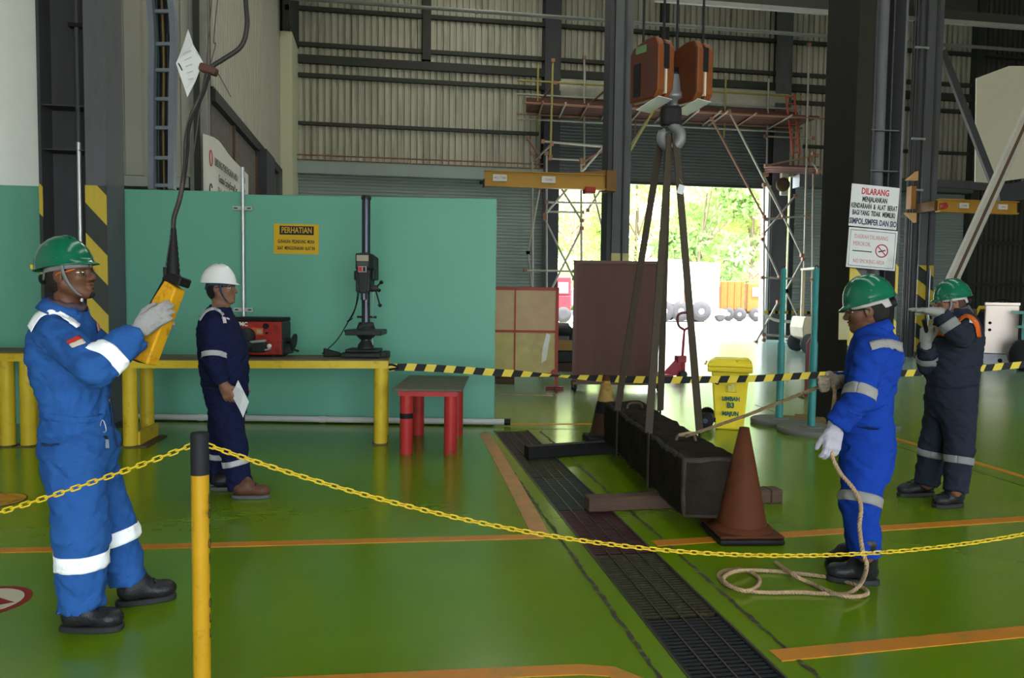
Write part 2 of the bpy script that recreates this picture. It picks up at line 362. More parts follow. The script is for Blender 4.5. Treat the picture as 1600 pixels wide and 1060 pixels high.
for z in (2.1, 3.7): MB().bx(22.0, XR, YB - 0.2, YB - 0.05, z - 0.07, z + 0.07).build('girt', GIRT, wall_back)
for px in (667, 1040): 
    x = YP(px, 50, YB - 0.3).x; MB().bx(x - 0.14, x + 0.14, YB - 0.3, YB - 0.05, YP(667, 97, YB).z, ZC).build('wall_post', GIRT, wall_back)
# shutters
d1 = MB(); slats(d1, (-2.9, YB - 0.12, 0), (1, 0, 0), 8.3, (0, -1, 0), 0, 5.35); door1 = tag(d1.build('door_1', SHUT), kind='structure')
MB().bx(-2.95, 5.45, YB - 0.5, YB - 0.02, 5.35, 5.8).build('shutter_box', SHUT, door1)
MB().tube([(-2.95, YB - 0.52, 5.93), (5.45, YB - 0.52, 5.93)], 0.025, 6).build('pipe', mat('rusty_pipe', (0.20, 0.11, 0.07), 0.7), door1)
MB().tube([(-2.95, YB - 0.52, 5.78), (5.45, YB - 0.52, 5.78)], 0.02, 6).build('pipe', mat('rusty_pipe', (0, 0, 0)), door1)
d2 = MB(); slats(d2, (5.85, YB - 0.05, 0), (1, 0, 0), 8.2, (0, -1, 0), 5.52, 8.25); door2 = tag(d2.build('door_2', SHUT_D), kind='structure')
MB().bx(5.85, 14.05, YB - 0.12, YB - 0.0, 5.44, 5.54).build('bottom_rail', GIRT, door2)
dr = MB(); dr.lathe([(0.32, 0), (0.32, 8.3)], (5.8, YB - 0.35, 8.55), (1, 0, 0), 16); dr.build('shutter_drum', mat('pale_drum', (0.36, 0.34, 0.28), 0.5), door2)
d3 = MB(); slats(d3, (14.75, YB - 0.12, 0), (1, 0, 0), 6.9, (0, -1, 0), 0, 5.5); door3 = tag(d3.build('door_3', SHUT), kind='structure')
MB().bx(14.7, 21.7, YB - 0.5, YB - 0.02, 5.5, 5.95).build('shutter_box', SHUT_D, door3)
# ---- columns
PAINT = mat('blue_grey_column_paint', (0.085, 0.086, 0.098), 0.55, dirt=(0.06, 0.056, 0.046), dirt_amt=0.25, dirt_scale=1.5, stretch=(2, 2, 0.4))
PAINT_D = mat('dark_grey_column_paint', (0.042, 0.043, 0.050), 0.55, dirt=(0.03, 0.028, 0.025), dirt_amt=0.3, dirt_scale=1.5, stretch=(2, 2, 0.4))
OLIVE = mat('olive_column_paint', (0.014, 0.013, 0.009), 0.75, spec=0.2)
HAZ = stripes('hazard_stripes', (0.50, 0.36, 0.02), (0.015, 0.02, 0.018), 0.42, (0.75, 0, 0.66))
HAZ2 = stripes('hazard_stripes_far', (0.50, 0.36, 0.02), (0.015, 0.02, 0.018), 0.62, (0.55, 0, 0.83))
def near_column(xi, xo, y0, y1, s, zb, label, pf, ps):
    """inner box (xi .. xi+s*0.2), web, outer flange at xo; recess towards the camera"""
    t = thing('steel_column', ((xi + xo) / 2, (y0 + y1) / 2, 0), label, 'column')
    a, b = sorted((xi, xi - s * 0.205)); zb2 = zb
    MB().bx(a, b, y0, y1, 0, ZC - 0.1).build('inner_flange', pf, t, bevel=0.008)
    MB().bx(a - 0.002, b + 0.002, y0 - 0.003, y0 + 0.01, 0.02, zb).build('hazard_band', HAZ, t)
    w0, w1 = sorted((xi - s * 0.2, xo)); ym = (y0 + y1) / 2
    MB().bx(w0, w1, ym - 0.012, ym + 0.012, 0, ZC - 0.1).build('web', ps, t)
    MB().bx(xo - 0.015, xo + 0.015, y0, y1, 0, ZC - 0.1).build('outer_flange', ps, t)
    MB().bx(xo - 0.017, xo + 0.017, y0 - 0.002, y0 + 0.012, 0.02, zb).build('edge_band', HAZ, t)
    for z in (0.6, 2.96, 3.42, 6.2): MB().bx(w0, w1, y0 + 0.03, ym - 0.012, z, z + 0.012).build('stiffener', ps, t)
    MB().bx(min(xi, xo) - 0.08, max(xi, xo) + 0.08, y0 - 0.08, y1 + 0.08, 0, 0.03).build('base_plate', ps, t)
    return t
near_column(-2.92, -3.56, 8.95, 9.55, 1, YP(150, 290, 8.95).z, 'tall grey steel column with hazard stripes beside the green partition', PAINT, PAINT_D)
cr = near_column(5.24, 5.83, 8.2, 8.85, -1, YP(1330, 378, 8.2).z, 'massive dark steel column carrying the white prohibition signs', OLIVE, PAINT)
MB().tube([(5.62, 8.35, 0), (5.62, 8.35, ZC - 0.2)], 0.075, 14).build('downpipe', PAINT, cr)
MB().tube([(5.50, 8.27, 0), (5.50, 8.27, ZC - 0.2)], 0.018, 8).build('conduit', PAINT_D, cr)
MB().tube([(5.74, 8.30, 0), (5.74, 8.30, ZC - 0.2)], 0.012, 8).build('conduit', PAINT_D, cr)
lp = MB().tube([(-3.2, 9.0, 1.0), (-3.2, 9.0, 3.05)], 0.022, 10).build('silver_conduit', STEEL, bpy.data.objects['steel_column'])
MB().tube([(-3.2, 9.0, 3.05), (-3.2, 9.0, ZC - 0.5)], 0.022, 10).build('painted_conduit', PAINT_D, bpy.data.objects['steel_column'])
MB().bx(-3.27, -3.13, 8.96, 9.04, 4.24, 4.28).build('pipe_clamp', BLACK, bpy.data.objects['steel_column'])
def far_column(x, y, w, zb, label, dark_side=True):
    t = thing('steel_column', (x, y, 0), label, 'column')
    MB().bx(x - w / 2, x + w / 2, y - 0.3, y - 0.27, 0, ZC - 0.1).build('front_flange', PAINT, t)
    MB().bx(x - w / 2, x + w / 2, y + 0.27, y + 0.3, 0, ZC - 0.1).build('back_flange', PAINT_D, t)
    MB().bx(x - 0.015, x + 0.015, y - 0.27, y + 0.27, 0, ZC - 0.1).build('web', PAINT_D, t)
    MB().bx(x - w / 2 - 0.002, x + w / 2 + 0.002, y - 0.306, y - 0.26, 0.02, zb).build('hazard_band', HAZ2 if x > 10 else mat('cream_yellow_band', (0.42, 0.36, 0.16), 0.5), t)
    MB().tube([(x + 0.03, y - 0.33, 0.4), (x + 0.03, y - 0.33, ZC - 0.3)], 0.025, 8).build('conduit', PAINT_D, t)
    MB().bx(x - w / 2 - 0.1, x + w / 2 + 0.1, y - 0.4, y + 0.4, 0, 0.03).build('base_plate', PAINT_D, t)
    return t
c3 = far_column(YP(971, 300, 19.7).x, 20.0, 0.47, YP(971, 396, 19.7).z, 'slim grey steel column behind the hanging crane hook')
MB().bx(_ORG[c3.name].x - 0.36, _ORG[c3.name].x - 0.24, 19.75, 20.3, 0, ZC - 0.1).build('dark_side_plate', PAINT_D, c3)
c4 = far_column(YP(1452, 300, 18.4).x, 18.7, 0.44, YP(1452, 415, 18.4).z, 'grey steel column with hazard stripes behind the two far workers')
x4 = _ORG[c4.name].x
for dx, r in ((-0.34, 0.085), (-0.47, 0.03), (-0.55, 0.02)): MB().tube([(x4 + dx, 18.45, 0), (x4 + dx, 18.45, ZC - 0.2)], r, 10).build('service_pipe', PAINT_D, c4)
MB().tube([(x4 + 0.09, 18.36, 0.5), (x4 + 0.09, 18.36, 2.3)], 0.02, 8).build('silver_conduit', STEEL, c4)
for z in (4.3, 5.6, 7.9): MB().bx(x4 - 0.58, x4 - 0.2, 18.36, 18.4, z, z + 0.05).build('pipe_bracket', STEEL, c4)
for px, w, lb in ((860, 0.55, 'grey wall column at the left side of the open shutter doorway'), (1217, 0.6, 'grey wall column at the right side of the open shutter doorway')):
    x = YP(px, 300, YB - 0.5).x; t = thing('wall_column', (x, YB - 0.45, 0), lb, 'column')
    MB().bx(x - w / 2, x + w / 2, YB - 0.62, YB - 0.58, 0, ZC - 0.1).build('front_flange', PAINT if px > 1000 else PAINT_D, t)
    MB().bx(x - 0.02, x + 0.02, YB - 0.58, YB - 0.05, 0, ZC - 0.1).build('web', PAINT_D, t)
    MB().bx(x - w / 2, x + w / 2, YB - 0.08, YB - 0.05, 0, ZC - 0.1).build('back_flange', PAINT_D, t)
    if px > 1000: MB().bx(x - w / 2 - 0.12, x - w / 2 - 0.02, YB - 0.55, YB - 0.05, 0, 5.5).build('guide_rail', mat('pale_rail', (0.5, 0.52, 0.56), 0.4), t)
# ---- left side: receding wall
wl = MB(); ribs(wl, (XL, 15.4, 0), (0, 1, 0), 9.6, (1, 0, 0), 5.3, ZC, 0.24, 0.05)
wall_left = tag(wl.build('wall_left', CLAD_L), kind='structure')
MB().bx(XL - 0.2, XL - 0.1, 15, YB, 0, ZC).build('outer_skin', GIRT, wall_left)
CREAM = mat('cream_wall_paint', (0.50, 0.49, 0.34), 0.6, var=0.05)
MB().bx(XL - 0.05, -2.80, 25.0, YB - 0.05, 0, 9.4).build('cream_pilaster', CREAM, wall_left)
b = MB(); ribs(b, (-2.82, 24.4, 0), (0, 1, 0), 2.4, (1, 0, 0), 9.4, ZC, 0.16, 0.05); b.build('dark_upper_sheet', GIRT, wall_left)
MB().bx(XL - 0.02, XL + 0.10, 15.4, 25.0, 5.02, 5.24).build('dark_eave_beam', mat('eave_steel', (0.03, 0.03, 0.028), 0.6), wall_left)
MESHM = mat('rusty_wire_mesh', (0.20, 0.18, 0.155), 0.7, dirt=(0.08, 0.06, 0.045), dirt_amt=0.5, dirt_scale=2)
RUST = mat('rust_brown_frame', (0.09, 0.055, 0.035), 0.7)
for y0, y1 in ((15.4, 17.6), (17.75, 20.6), (22.3, 24.3)):
    p = MB().bx(XL - 0.04, XL - 0.02, y0, y1, 2.2, 5.0).build('mesh_panel', MESHM, wall_left)
    g = MB(); y = y0
    while y < y1: g.bx(XL - 0.015, XL - 0.003, y, y + 0.012, 2.3, 5.0); y += 0.09
    z = 2.4
    while z < 5.0: g.bx(XL - 0.015, XL - 0.003, y0, y1, z, z + 0.012); z += 0.09
    tag(g.build('wire_mesh', mat('dull_mesh_wire', (0.15, 0.135, 0.12), 0.7), p), kind='stuff')
    MB().bx(XL - 0.03, XL + 0.04, y1, y1 + 0.12, 2.2, 5.05).build('mesh_post', RUST, wall_left)
MB().bx(XL - 0.03, XL + 0.25, 20.7, 22.2, 0, 5.1).build('grey_pillar', PAINT_D, wall_left)
MB().bx(XL - 0.03, XL + 0.1, 24.3, 25.0, 0, 5.1).build('door_post', PAINT, wall_left)
# frontal boxed cladding between the column and the receding wall
wf = MB(); XF0, XF1 = YP(193, 200, 15.2).x - 3.0, XL + 0.02
ribs(wf, (XF0, 15.2, 0), (1, 0, 0), XF1 - XF0, (0, -1, 0), YP(230, 275, 15.2).z, ZC, 0.48, 0.05, 0.55)
wall_inner = tag(wf.build('wall_inner', CLAD_L), kind='structure')
MB().bx(XF0, XF1 - 0.35, 15.15, 15.25, YP(230, 292, 15.2).z, YP(230, 276, 15.2).z).build('pale_sill', mat('pale_sill_paint', (0.34, 0.33, 0.30), 0.5), wall_inner)
MB().bx(XF1 - 0.30, XF1 + 0.0, 15.05, 15.3, 0, ZC).build('corner_post', mat('light_grey_post', (0.22, 0.205, 0.19), 0.55), wall_inner)
MB().bx(XF0, XF1, 15.3, 15.4, 0, ZC).build('outer_skin', GIRT, wall_inner)
# far left plaster wall: white above, green below
GREENP = mat('sea_green_panel_paint', (0.112, 0.315, 0.235), 0.42, var=0.05, scale=1.2)
ZG = YP(40, 291, 9.4).z
ww = tag(MB().bx(-9, -3.5, 9.4, 9.5, ZG, ZC).build('wall_front', mat('off_white_wall_paint', (0.68, 0.69, 0.67), 0.7, var=0.05)), kind='structure')
MB().bx(-9, -3.5, 9.37, 9.5, 0, ZG).build('green_dado', GREENP, ww)
sk = tag(MB().bx(-9.12, -9.0, -6, 15.4, 0, ZC).build('wall_side', mat('off_white_wall_paint', (0, 0, 0))), kind='structure')
# unseen wall behind the camera, its two openings sized to set the frontal light
wq = tag(MB().bx(-9.1, -3.0, -6.15, -6.0, 0, ZC).bx(4.5, 10.0, -6.15, -6.0, 0, ZC).bx(18.0, XR + 0.2, -6.15, -6.0, 0, ZC).bx(-3.0, 4.5, -6.15, -6.0, 4.2, ZC).bx(10.0, 18.0, -6.15, -6.0, 4.6, ZC).build('wall_rear', mat('off_white_wall_paint', (0, 0, 0))), kind='structure')
# right wall, roof
wr = MB(); ribs(wr, (XR, -6, 0), (0, 1, 0), YB + 6, (-1, 0, 0), 0, ZC); wall_right = tag(wr.build('wall_right', CLAD), kind='structure')
MB().bx(XR + 0.1, XR + 0.2, -6, YB, 0, ZC).build('outer_skin', GIRT, wall_right)
ceil = tag(MB().bx(-9.2, XR + 0.3, -6, YB + 0.3, ZC, ZC + 0.15).build('ceiling', mat('roof_sheet', (0.16, 0.16, 0.14), 0.7)), kind='structure')
for y in (4.0, 12.0, 20.0): MB().bx(-9, XR, y - 0.15, y + 0.15, ZC - 0.7, ZC).build('rafter', GIRT, ceil)
# ---- green partition (two panels), white pipe along its foot
PL, PR = G(165, 655), G(772, 664); pu = (PR - PL).normalized(); pn = V(pu.y, -pu.x, 0)
_r = ray(384, 659); PM = PL + pu * ((_O + _r * ((PL - _O).dot(pn) / _r.dot(pn))) - PL).dot(pu)
def partition(a, b, z1, label):
    t = thing('partition_panel', a, label, 'partition'); a, b = Vector(a), Vector(b)
    MB().prism([a + V(0, 0, 0.06), b + V(0, 0, 0.06), b + V(0, 0, z1), a + V(0, 0, z1 + 0.02)], -pn * 0.05).build('sheet', GREENP, t, bevel=0.006)
    for p in (a.lerp(b, 0.04), a.lerp(b, 0.5), a.lerp(b, 0.96)): MB().box(p - pn * 0.09 + V(0, 0, 0.66), (0.05, 0.06, 1.32)).build('rear_stud', RUST, t)
    MB().bar(a - pn * 0.06 + V(0, 0, 0.03), b - pn * 0.06 + V(0, 0, 0.03), 0.05, 0.06).build('foot_rail', BLACK, t)
    return t
partition(PL, PM - pu * 0.005, 2.63, 'plain green partition panel behind the worker in the white helmet')
partition(PM + pu * 0.005, PR, 2.58, 'long green partition panel with yellow warning sign behind the drill press')
PIPE_W = mat('white_pvc', (0.42, 0.42, 0.42), 0.4)
pp = thing('floor_pipe', PL + pn * 0.08, 'white plastic pipe lying along the foot of the green partition', 'pipe')
a, b = PL + pn * 0.1 + V(0, 0, 0.05), PR + pn * 0.1 + pu * 0.12 + V(0, 0, 0.05)
MB().tube([a, b], 0.034, 12).build('pipe', PIPE_W, pp); MB().tube([b, b + pu * 0.07], 0.04, 12).build('end_cap', BLACK, pp)
for f in (0.25, 0.55): q = a.lerp(b, f); MB().tube([q - pu * 0.03, q + pu * 0.03], 0.04, 12).build('coupling', PIPE_W, pp)
# vertical conduit on the partition seam with two strut clamps
cd = thing('conduit', PM + pn * 0.04, 'thin silver conduit pipe clamped to the seam of the green partition', 'pipe')
q = PM + pn * 0.045; zt = 2.9
MB().tube([q + V(0, 0, 1.15), q + V(0, 0, zt)], 0.02, 10).build('pipe', STEEL, cd)
for py in (328, 484):
    z = C(384, py, 9.0).z; s = MB().bar(q - pu * 0.11 + V(0, 0, z), q + pu * 0.11 + V(0, 0, z), 0.03, 0.045).build('strut', STEEL, cd)
    for k in (-0.075, 0.075): MB().bar(q + pn * 0.017 + pu * (k - 0.02) + V(0, 0, z), q + pn * 0.017 + pu * (k + 0.02) + V(0, 0, z), 0.004, 0.014).build('slot', BLACK, s)
# ================================================================== THINGS
CR = V(math.cos(YAW), -math.sin(YAW), 0); CF = V(math.sin(YAW), math.cos(YAW), 0)
def LF(pos, rot=0.0):
    """upright frame: x = picture right (turned by rot), y = away from the camera"""
    R = Matrix.Rotation(rot, 3, 'Z'); return frame(pos, R @ CR, R @ CF)
def sign(name, TL, TR, BL, label, m, parent=None, t=0.006, cat='sign', rot_round=0.0):
    x = TR - TL; y = TL - BL; w, h = x.length, y.length; xf = frame(BL, x, y)
    o = thing(name, BL, label, cat) if parent is None else parent
    MB(xf).bx(0, w, 0, h, -t, 0).build('plate', m, o, bevel=rot_round)
    def put(s, fx, fy, size, mm, xs=1.0, bold=0.0): return text(s, size * h, xf @ Matrix.Translation((fx * w, (1 - fy) * h, 0.001)), mm, o, xs, bold=bold * h)
    def rect(nm, x0, x1, y0, y1, mm, z=0.0015): return MB(xf).bx(x0 * w, x1 * w, (1 - y1) * h, (1 - y0) * h, 0, z).build(nm, mm, o)
    return o, xf, w, h, put, rect
INK = mat('black_ink', (0.015, 0.016, 0.02), 0.6); RED_INK = mat('red_ink', (0.42, 0.02, 0.03), 0.6); NAVY_INK = mat('navy_ink', (0.03, 0.035, 0.09), 0.6)
PINK_INK = mat('faded_red_ink', (0.42, 0.20, 0.20), 0.6)
SIGNW = mat('white_sign_plate', (0.52, 0.53, 0.54), 0.5, var=0.04, dirt=(0.36, 0.36, 0.34), dirt_amt=0.2)
# ---------------- workbenches
BENCHTOP = mat('dark_worn_bench_top', (0.09, 0.075, 0.05), 0.6, dirt=(0.16, 0.12, 0.03), dirt_amt=0.4)
def bench(a, b, depth, z, legs, label):
    """a,b: front corners of the top (ground points)"""
    a, b = Vector(a), Vector(b); u = (b - a).normalized(); n = V(-u.y, u.x, 0); t = thing('workbench', a.lerp(b, 0.5), label, 'workbench')
    xf = frame(a, u, n); L = (b - a).length
    MB(xf).bx(0, L, 0, depth, z - 0.012, z).build('top_plate', BENCHTOP, t)
    MB(xf).bx(0, L, -0.004, 0.05, z - 0.085, z - 0.012).bx(0, L, depth - 0.05, depth, z - 0.085, z - 0.012).bx(0, 0.05, 0.05, depth - 0.05, z - 0.08, z - 0.012).bx(L - 0.05, L, 0.05, depth - 0.05, z - 0.08, z - 0.012).build('edge_frame', YELLOW, t)
    for x, pair in legs:
        for y in ((0.075, depth - 0.075) if pair else (0.075,)):
            MB(xf).tube([(x, y, 0.012), (x, y, z - 0.085)], 0.068, 18).build('leg', YELLOW, t)
        if pair: MB(xf).bx(x - 0.02 + 0.09, x + 0.09, 0.06, depth - 0.02, 0.012, 0.14).build('leg_gusset', YELLOW, t)
        MB(xf).bx(x - 0.08, x + 0.17 if pair else x + 0.07, 0, depth if pair else 0.14, 0, 0.012).build('foot_plate', RUST, t)
        if not pair: MB(xf).tube([(x, depth - 0.075, 0.012), (x, depth - 0.075, z - 0.085)], 0.06, 16).build('leg', YELLOW, t)
    return t
BZ = 0.845
ba, bb = G(188, 700), G(606, 696); bl = (bb - ba).length
bench(ba + V(0, 0, 0), bb, 0.60, BZ, ((0.07, True), (bl - 0.075, False)), 'long yellow workbench carrying the drill press and the red machine')
wa = G(-300, 702); wb_ = G(52, 699); bench(wa, wb_, 0.62, 0.90, (((wb_ - wa).length - 0.26, False), ((wb_ - wa).length - 0.075, False)), 'yellow workbench behind the worker in light blue at the picture edge')
# ---------------- drill press
CAST = mat('dark_cast_iron', (0.013, 0.017, 0.017), 0.5, spec=0.2, dirt=(0.03, 0.03, 0.028), dirt_amt=0.3, dirt_scale=10)
COLM = mat('polished_dark_column', (0.04, 0.045, 0.06), 0.25, 0.6)
bd = C(571, 557, 8.0); dp0 = V(bd.x, bd.y, BZ); D = LF(dp0)
t = thing('drill_press', dp0, 'tall dark bench drill press standing on the yellow workbench', 'drill press')
s = 8.0 / F_PX
def dz(py): return (559 - py) * s
base = MB(D); base.bx(-0.22, 0.18, -0.17, 0.19, 0, 0.05); base.bx(-0.18, 0.15, -0.14, 0.16, 0.05, 0.085); base.build('base', CAST, t, bevel=0.014, seg=2)
MB(D).bx(0.16, 0.24, -0.1, 0.1, 0, 0.06).build('base_lug', CAST, t, bevel=0.01)
MB(D).lathe([(0.085, 0.08), (0.08, 0.12), (0.052, 0.16), (0.05, 0.17)], (0, 0.02, 0), seg=18).build('column_socket', CAST, t)
MB(D).tube([(0, 0.02, 0.1), (0, 0.02, dz(309))], 0.043, 20).build('column', COLM, t)
MB(D).lathe([(0.05, 0), (0.052, 0.012), (0.05, 0.035), (0.02, 0.045)], (0, 0.02, dz(315)), seg=18).build('column_cap', CAST, t)
tb = MB(D); tb.bx(-0.16, 0.2, -0.24, 0.13, dz(524), dz(516)); tb.bx(-0.21, -0.15, -0.05, 0.05, dz(521), dz(517)); tb.lathe([(0.10, dz(516)), (0.07, dz(505))], (0, 0.02, 0), seg=16); tb.lathe([(0.06, dz(532)), (0.11, dz(524))], (0, 0.02, 0), seg=16)
tbl = tb.build('work_table', CAST, t, bevel=0.008)
MB(D).box((0.02, -0.05, dz(510)), (0.15, 0.03, 0.03), Matrix.Rotation(-0.25, 3, 'Y')).build('table_clamp', CAST, tbl)
MB(D).tube([(-0.09, 0.02, dz(497)), (0.11, 0.02, dz(497))], 0.012, 8).build('lock_lever', CAST, t)
h = MB(D)
h.prism([(-0.075, -0.15, dz(399)), (0.055, -0.15, dz(397)), (0.095, -0.05, dz(400)), (0.11, 0.14, dz(404)), (-0.09, 0.14, dz(404))], (0, 0, -(dz(399) - dz(424))))
h.bx(-0.07, 0.07, -0.16, 0.13, dz(458), dz(424)); h.prism([(-0.055, -0.17, dz(424)), (0.06, -0.17, dz(424)), (0.035, -0.17, dz(460)), (-0.03, -0.17, dz(460))], (0, 0.1, 0))
hd = h.build('head', CAST, t, bevel=0.012, seg=2)
MB(D).bx(-0.06, 0.058, -0.158, -0.15, dz(411), dz(402)).build('maker_plate', mat('aged_plate', (0.30, 0.25, 0.20), 0.5), hd)
MB(D).bx(-0.055, 0.055, -0.158, -0.15, dz(418), dz(412)).build('lettered_plate', mat('dark_plate', (0.05, 0.05, 0.05), 0.5), hd)
MB(D).bx(-0.04, 0.04, -0.176, -0.16, dz(428), dz(419)).build('switch_box', mat('cream_switch_box', (0.36, 0.30, 0.26), 0.5), hd)
MB(D).bx(-0.034, -0.004, -0.184, -0.176, dz(427), dz(420)).build('stop_button', RED_INK, hd); MB(D).bx(0.008, 0.032, -0.184, -0.176, dz(427), dz(420)).build('start_button', INK, hd)
MB(D).tube([(0, -0.1, dz(470)), (0, -0.1, dz(456))], 0.03, 12).build('quill', COLM, t)
MB(D).bx(0.07, 0.11, -0.05, 0.14, dz(440), dz(420)).bx(-0.12, -0.07, 0.0, 0.2, dz(440), dz(425)).build('motor', CAST, t, bevel=0.01)
hub = V(0.115, -0.1, dz(452)); MB(D).lathe([(0.035, 0), (0.035, 0.05), (0.02, 0.07)], hub - V(0.04, 0, 0), (1, 0, 0), 12).build('feed_hub', CAST, t)
for e in (V(0.18, -0.12, dz(443)), V(0.17, -0.14, dz(478)), V(0.12, 0.1, dz(455))):
    k = MB(D).tube([hub, e], 0.008, 8).build('feed_handle', COLM, t); MB(D).lathe([(0.004, -0.02), (0.02, -0.008), (0.02, 0.008), (0.004, 0.02)], e, (0, 0, 1), 10).build('knob', BLACK, k)
MB(D).tube([(0.09, -0.06, dz(458)), (0.085, -0.05, dz(492)), (0.08, -0.02, dz(497))], 0.004, 6).build('depth_rod', STEEL, t)
MB(D).tube([(0.07, 0, dz(525)), (0.075, 0, dz(548))], 0.004, 6).build('crank_rod', STEEL, t)
MB(D).tube(spline([(-0.08, 0.1, dz(448)), (-0.11, 0.16, dz(470)), (-0.17, 0.2, dz(495)), (-0.23, 0.2, dz(506)), (-0.17, 0.2, dz(500))], 5), 0.006, 6).build('cable', BLACK, t)
MB(D).tube(spline([(-0.10, 0.14, dz(445)), (-0.14, 0.2, dz(480)), (-0.22, 0.22, dz(505)), (-0.34, 0.22, dz(535)), (-0.48, 0.15, 0.012)], 6), 0.006, 6).build('power_cord', BLACK, t)
# small black box on the bench
bxp = C(519, 557, 8.0); bx0 = V(bxp.x, bxp.y, BZ); X = LF(bx0, 0.2)
t = thing('foot_switch', bx0, 'small black wedge shaped box on the workbench left of the drill press', 'switch box')
MB(X).prism([(-0.085, -0.06, 0), (0.085, -0.06, 0), (0.085, -0.06, 0.035), (-0.085, -0.06, 0.085)], (0, 0.12, 0)).build('body', BLACK, t, bevel=0.008)
MB(X).tube([(0.085, 0, 0.02), (0.13, 0.02, 0.015), (0.16, 0.05, 0.012)], 0.01, 8).build('cable', BLACK, t)
# ---------------- red machine on the bench
mp_ = C(415, 560, 7.95); m0 = V(mp_.x, mp_.y, BZ); X = LF(m0); s = 7.95 / F_PX
MRED = mat('machine_red', (0.28, 0.022, 0.016), 0.4, dirt=(0.06, 0.015, 0.01), dirt_amt=0.4, dirt_scale=8)
t = thing('grooving_machine', m0, 'red and black pipe machine on the workbench beside the white helmet worker', 'machine')
MB(X).bx(-0.29, 0.2, -0.14, 0.16, 0.02, 0.36).build('red_front', MRED, t, bevel=0.012)
MB(X).bx(-0.30, 0.205, -0.15, 0.18, 0.355, 0.395).build('top_cover', BLACK, t, bevel=0.006)
MB(X).bx(0.1, 0.21, -0.12, 0.17, 0.01, 0.36).build('side_casing', CAST, t, bevel=0.015)
MB(X).bx(-0.26, 0.02, -0.148, -0.13, 0.22, 0.29).build('orange_band', mat('machine_orange', (0.45, 0.10, 0.02), 0.45), t)
MB(X).bx(-0.04, 0.015, -0.153, -0.14, 0.235, 0.275).build('rating_plate', mat('aged_plate', (0, 0, 0)), t)
g = MB(X); g.lathe([(0.07, 0), (0.085, 0.02), (0.085, 0.1), (0.05, 0.13)], (-0.13, -0.14, 0.21), (0, -1, 0), 16); g.build('chuck', CAST, t)
MB(X).bx(-0.2, 0.06, -0.22, -0.13, 0.05, 0.17).lathe([(0.05, 0), (0.06, 0.05), (0.03, 0.1)], (-0.1, -0.22, 0.11), (0, -1, 0), 12).build('jaw_carriage', CAST, t, bevel=0.012)
MB(X).tube([(-0.2, -0.24, 0.14), (0.08, -0.24, 0.17)], 0.014, 8).tube([(0.0, -0.2, 0.06), (0.12, -0.2, 0.09)], 0.012, 8).build('carriage_rod', STEEL, t)
MB(X).lathe([(0.004, -0.022), (0.022, -0.01), (0.022, 0.01), (0.004, 0.022)], (0.1, -0.2, 0.115), (0, -1, 0), 12).build('white_knob', mat('white_knob', (0.6, 0.6, 0.6), 0.4), t)
MB(X).lathe([(0.03, 0), (0.03, 0.06), (0.085, 0.08), (0.085, 0.10)], (0.2, 0.0, 0.16), (1, 0, -0.15), 16).build('hand_wheel', CAST, t)
MB(X).tube([(0.24, 0, 0.08), (0.34, -0.02, 0.055)], 0.012, 8).bx(0.2, 0.27, -0.04, 0.04, 0.03, 0.09).build('crank', CAST, t)
MB(X).lathe([(0.03, 0), (0.03, 0.012)], (0.05, -0.14, 0.31), (0, -1, 0), 14).lathe([(0.012, 0), (0.012, 0.02)], (0.06, -0.14, 0.24), (0, -1, 0), 10).build('selector_dial', BLACK, t)
for k in (-0.22, 0.14): MB(X).bx(k - 0.04, k + 0.04, -0.1, 0.12, 0, 0.025).build('foot', CAST, t)
text('VMC', 0.055, X @ Matrix.Translation((-0.19, -0.143, 0.325)) @ Matrix.Rotation(math.pi / 2, 4, 'X'), mat('white_ink', (0.6, 0.6, 0.6), 0.5), t, 1.0, bold=0.002)
# ---------------- red stool table
STR = mat('stool_red', (0.36, 0.025, 0.025), 0.4, dirt=(0.10, 0.03, 0.02), dirt_amt=0.25, dirt_scale=7)
sl, sr = G(624, 711), G(712, 712); X = frame(sl, sr - sl, V(-(sr - sl).y, (sr - sl).x, 0)); w = (sr - sl).length
t = thing('red_stool', (sl + sr) / 2, 'low table with thick red tube legs and dark worn top beside the workbench', 'table')
zt = 0.60
MB(X).bx(-0.06, w + 0.06, -0.05, 1.16, zt, zt + 0.022).build('top', mat('worn_stool_top', (0.075, 0.075, 0.055), 0.6, dirt=(0.13, 0.10, 0.07), dirt_amt=0.5), t, bevel=0.004)
MB(X).bx(-0.01, w + 0.01, -0.01, 0.03, zt - 0.05, zt).bx(-0.01, w + 0.01, 1.09, 1.13, zt - 0.05, zt).bx(-0.01, 0.03, 0.03, 1.09, zt - 0.05, zt).bx(w - 0.03, w + 0.01, 0.03, 1.09, zt - 0.05, zt).build('apron', STR, t)
for x in (0.055, w - 0.055):
    for y in (0.06, 1.05):
        lg = MB(X).tube([(x, y, 0), (x, y, zt - 0.02)], 0.06, 18).build('leg', STR, t)
        if x < 0.1 and y < 0.1: MB(X).tube([(x, y, 0.335), (x, y, 0.385)], 0.0615, 18).build('tape_band', BLACK, lg)
# ---------------- yellow warning sign on the partition
def on_part(px, py, off=0.012):
    r = ray(px, py); o = PL + pn * off; return _O + r * ((o - _O).dot(pn) / r.dot(pn))
SY = mat('yellow_sign', (0.50, 0.31, 0.015), 0.45, var=0.05)
o, xf, w, h, put, rect = sign('warning_sign', on_part(427.5, 349.5), on_part(498, 351), on_part(427.5, 396.5), 'yellow PERHATIAN warning sign screwed on the green partition', SY)
rect('black_header', 0.13, 0.89, 0.07, 0.36, INK); put('PERHATIAN', 0.51, 0.215, 0.27, SY, 0.72, 0.004)
put('GUNAKAN  PELINDUNG  MUKA', 0.5, 0.59, 0.165, INK, 0.52, 0.003); put('SAAT  MENGGUNAKAN  ALAT INI', 0.5, 0.81, 0.165, INK, 0.50, 0.003)
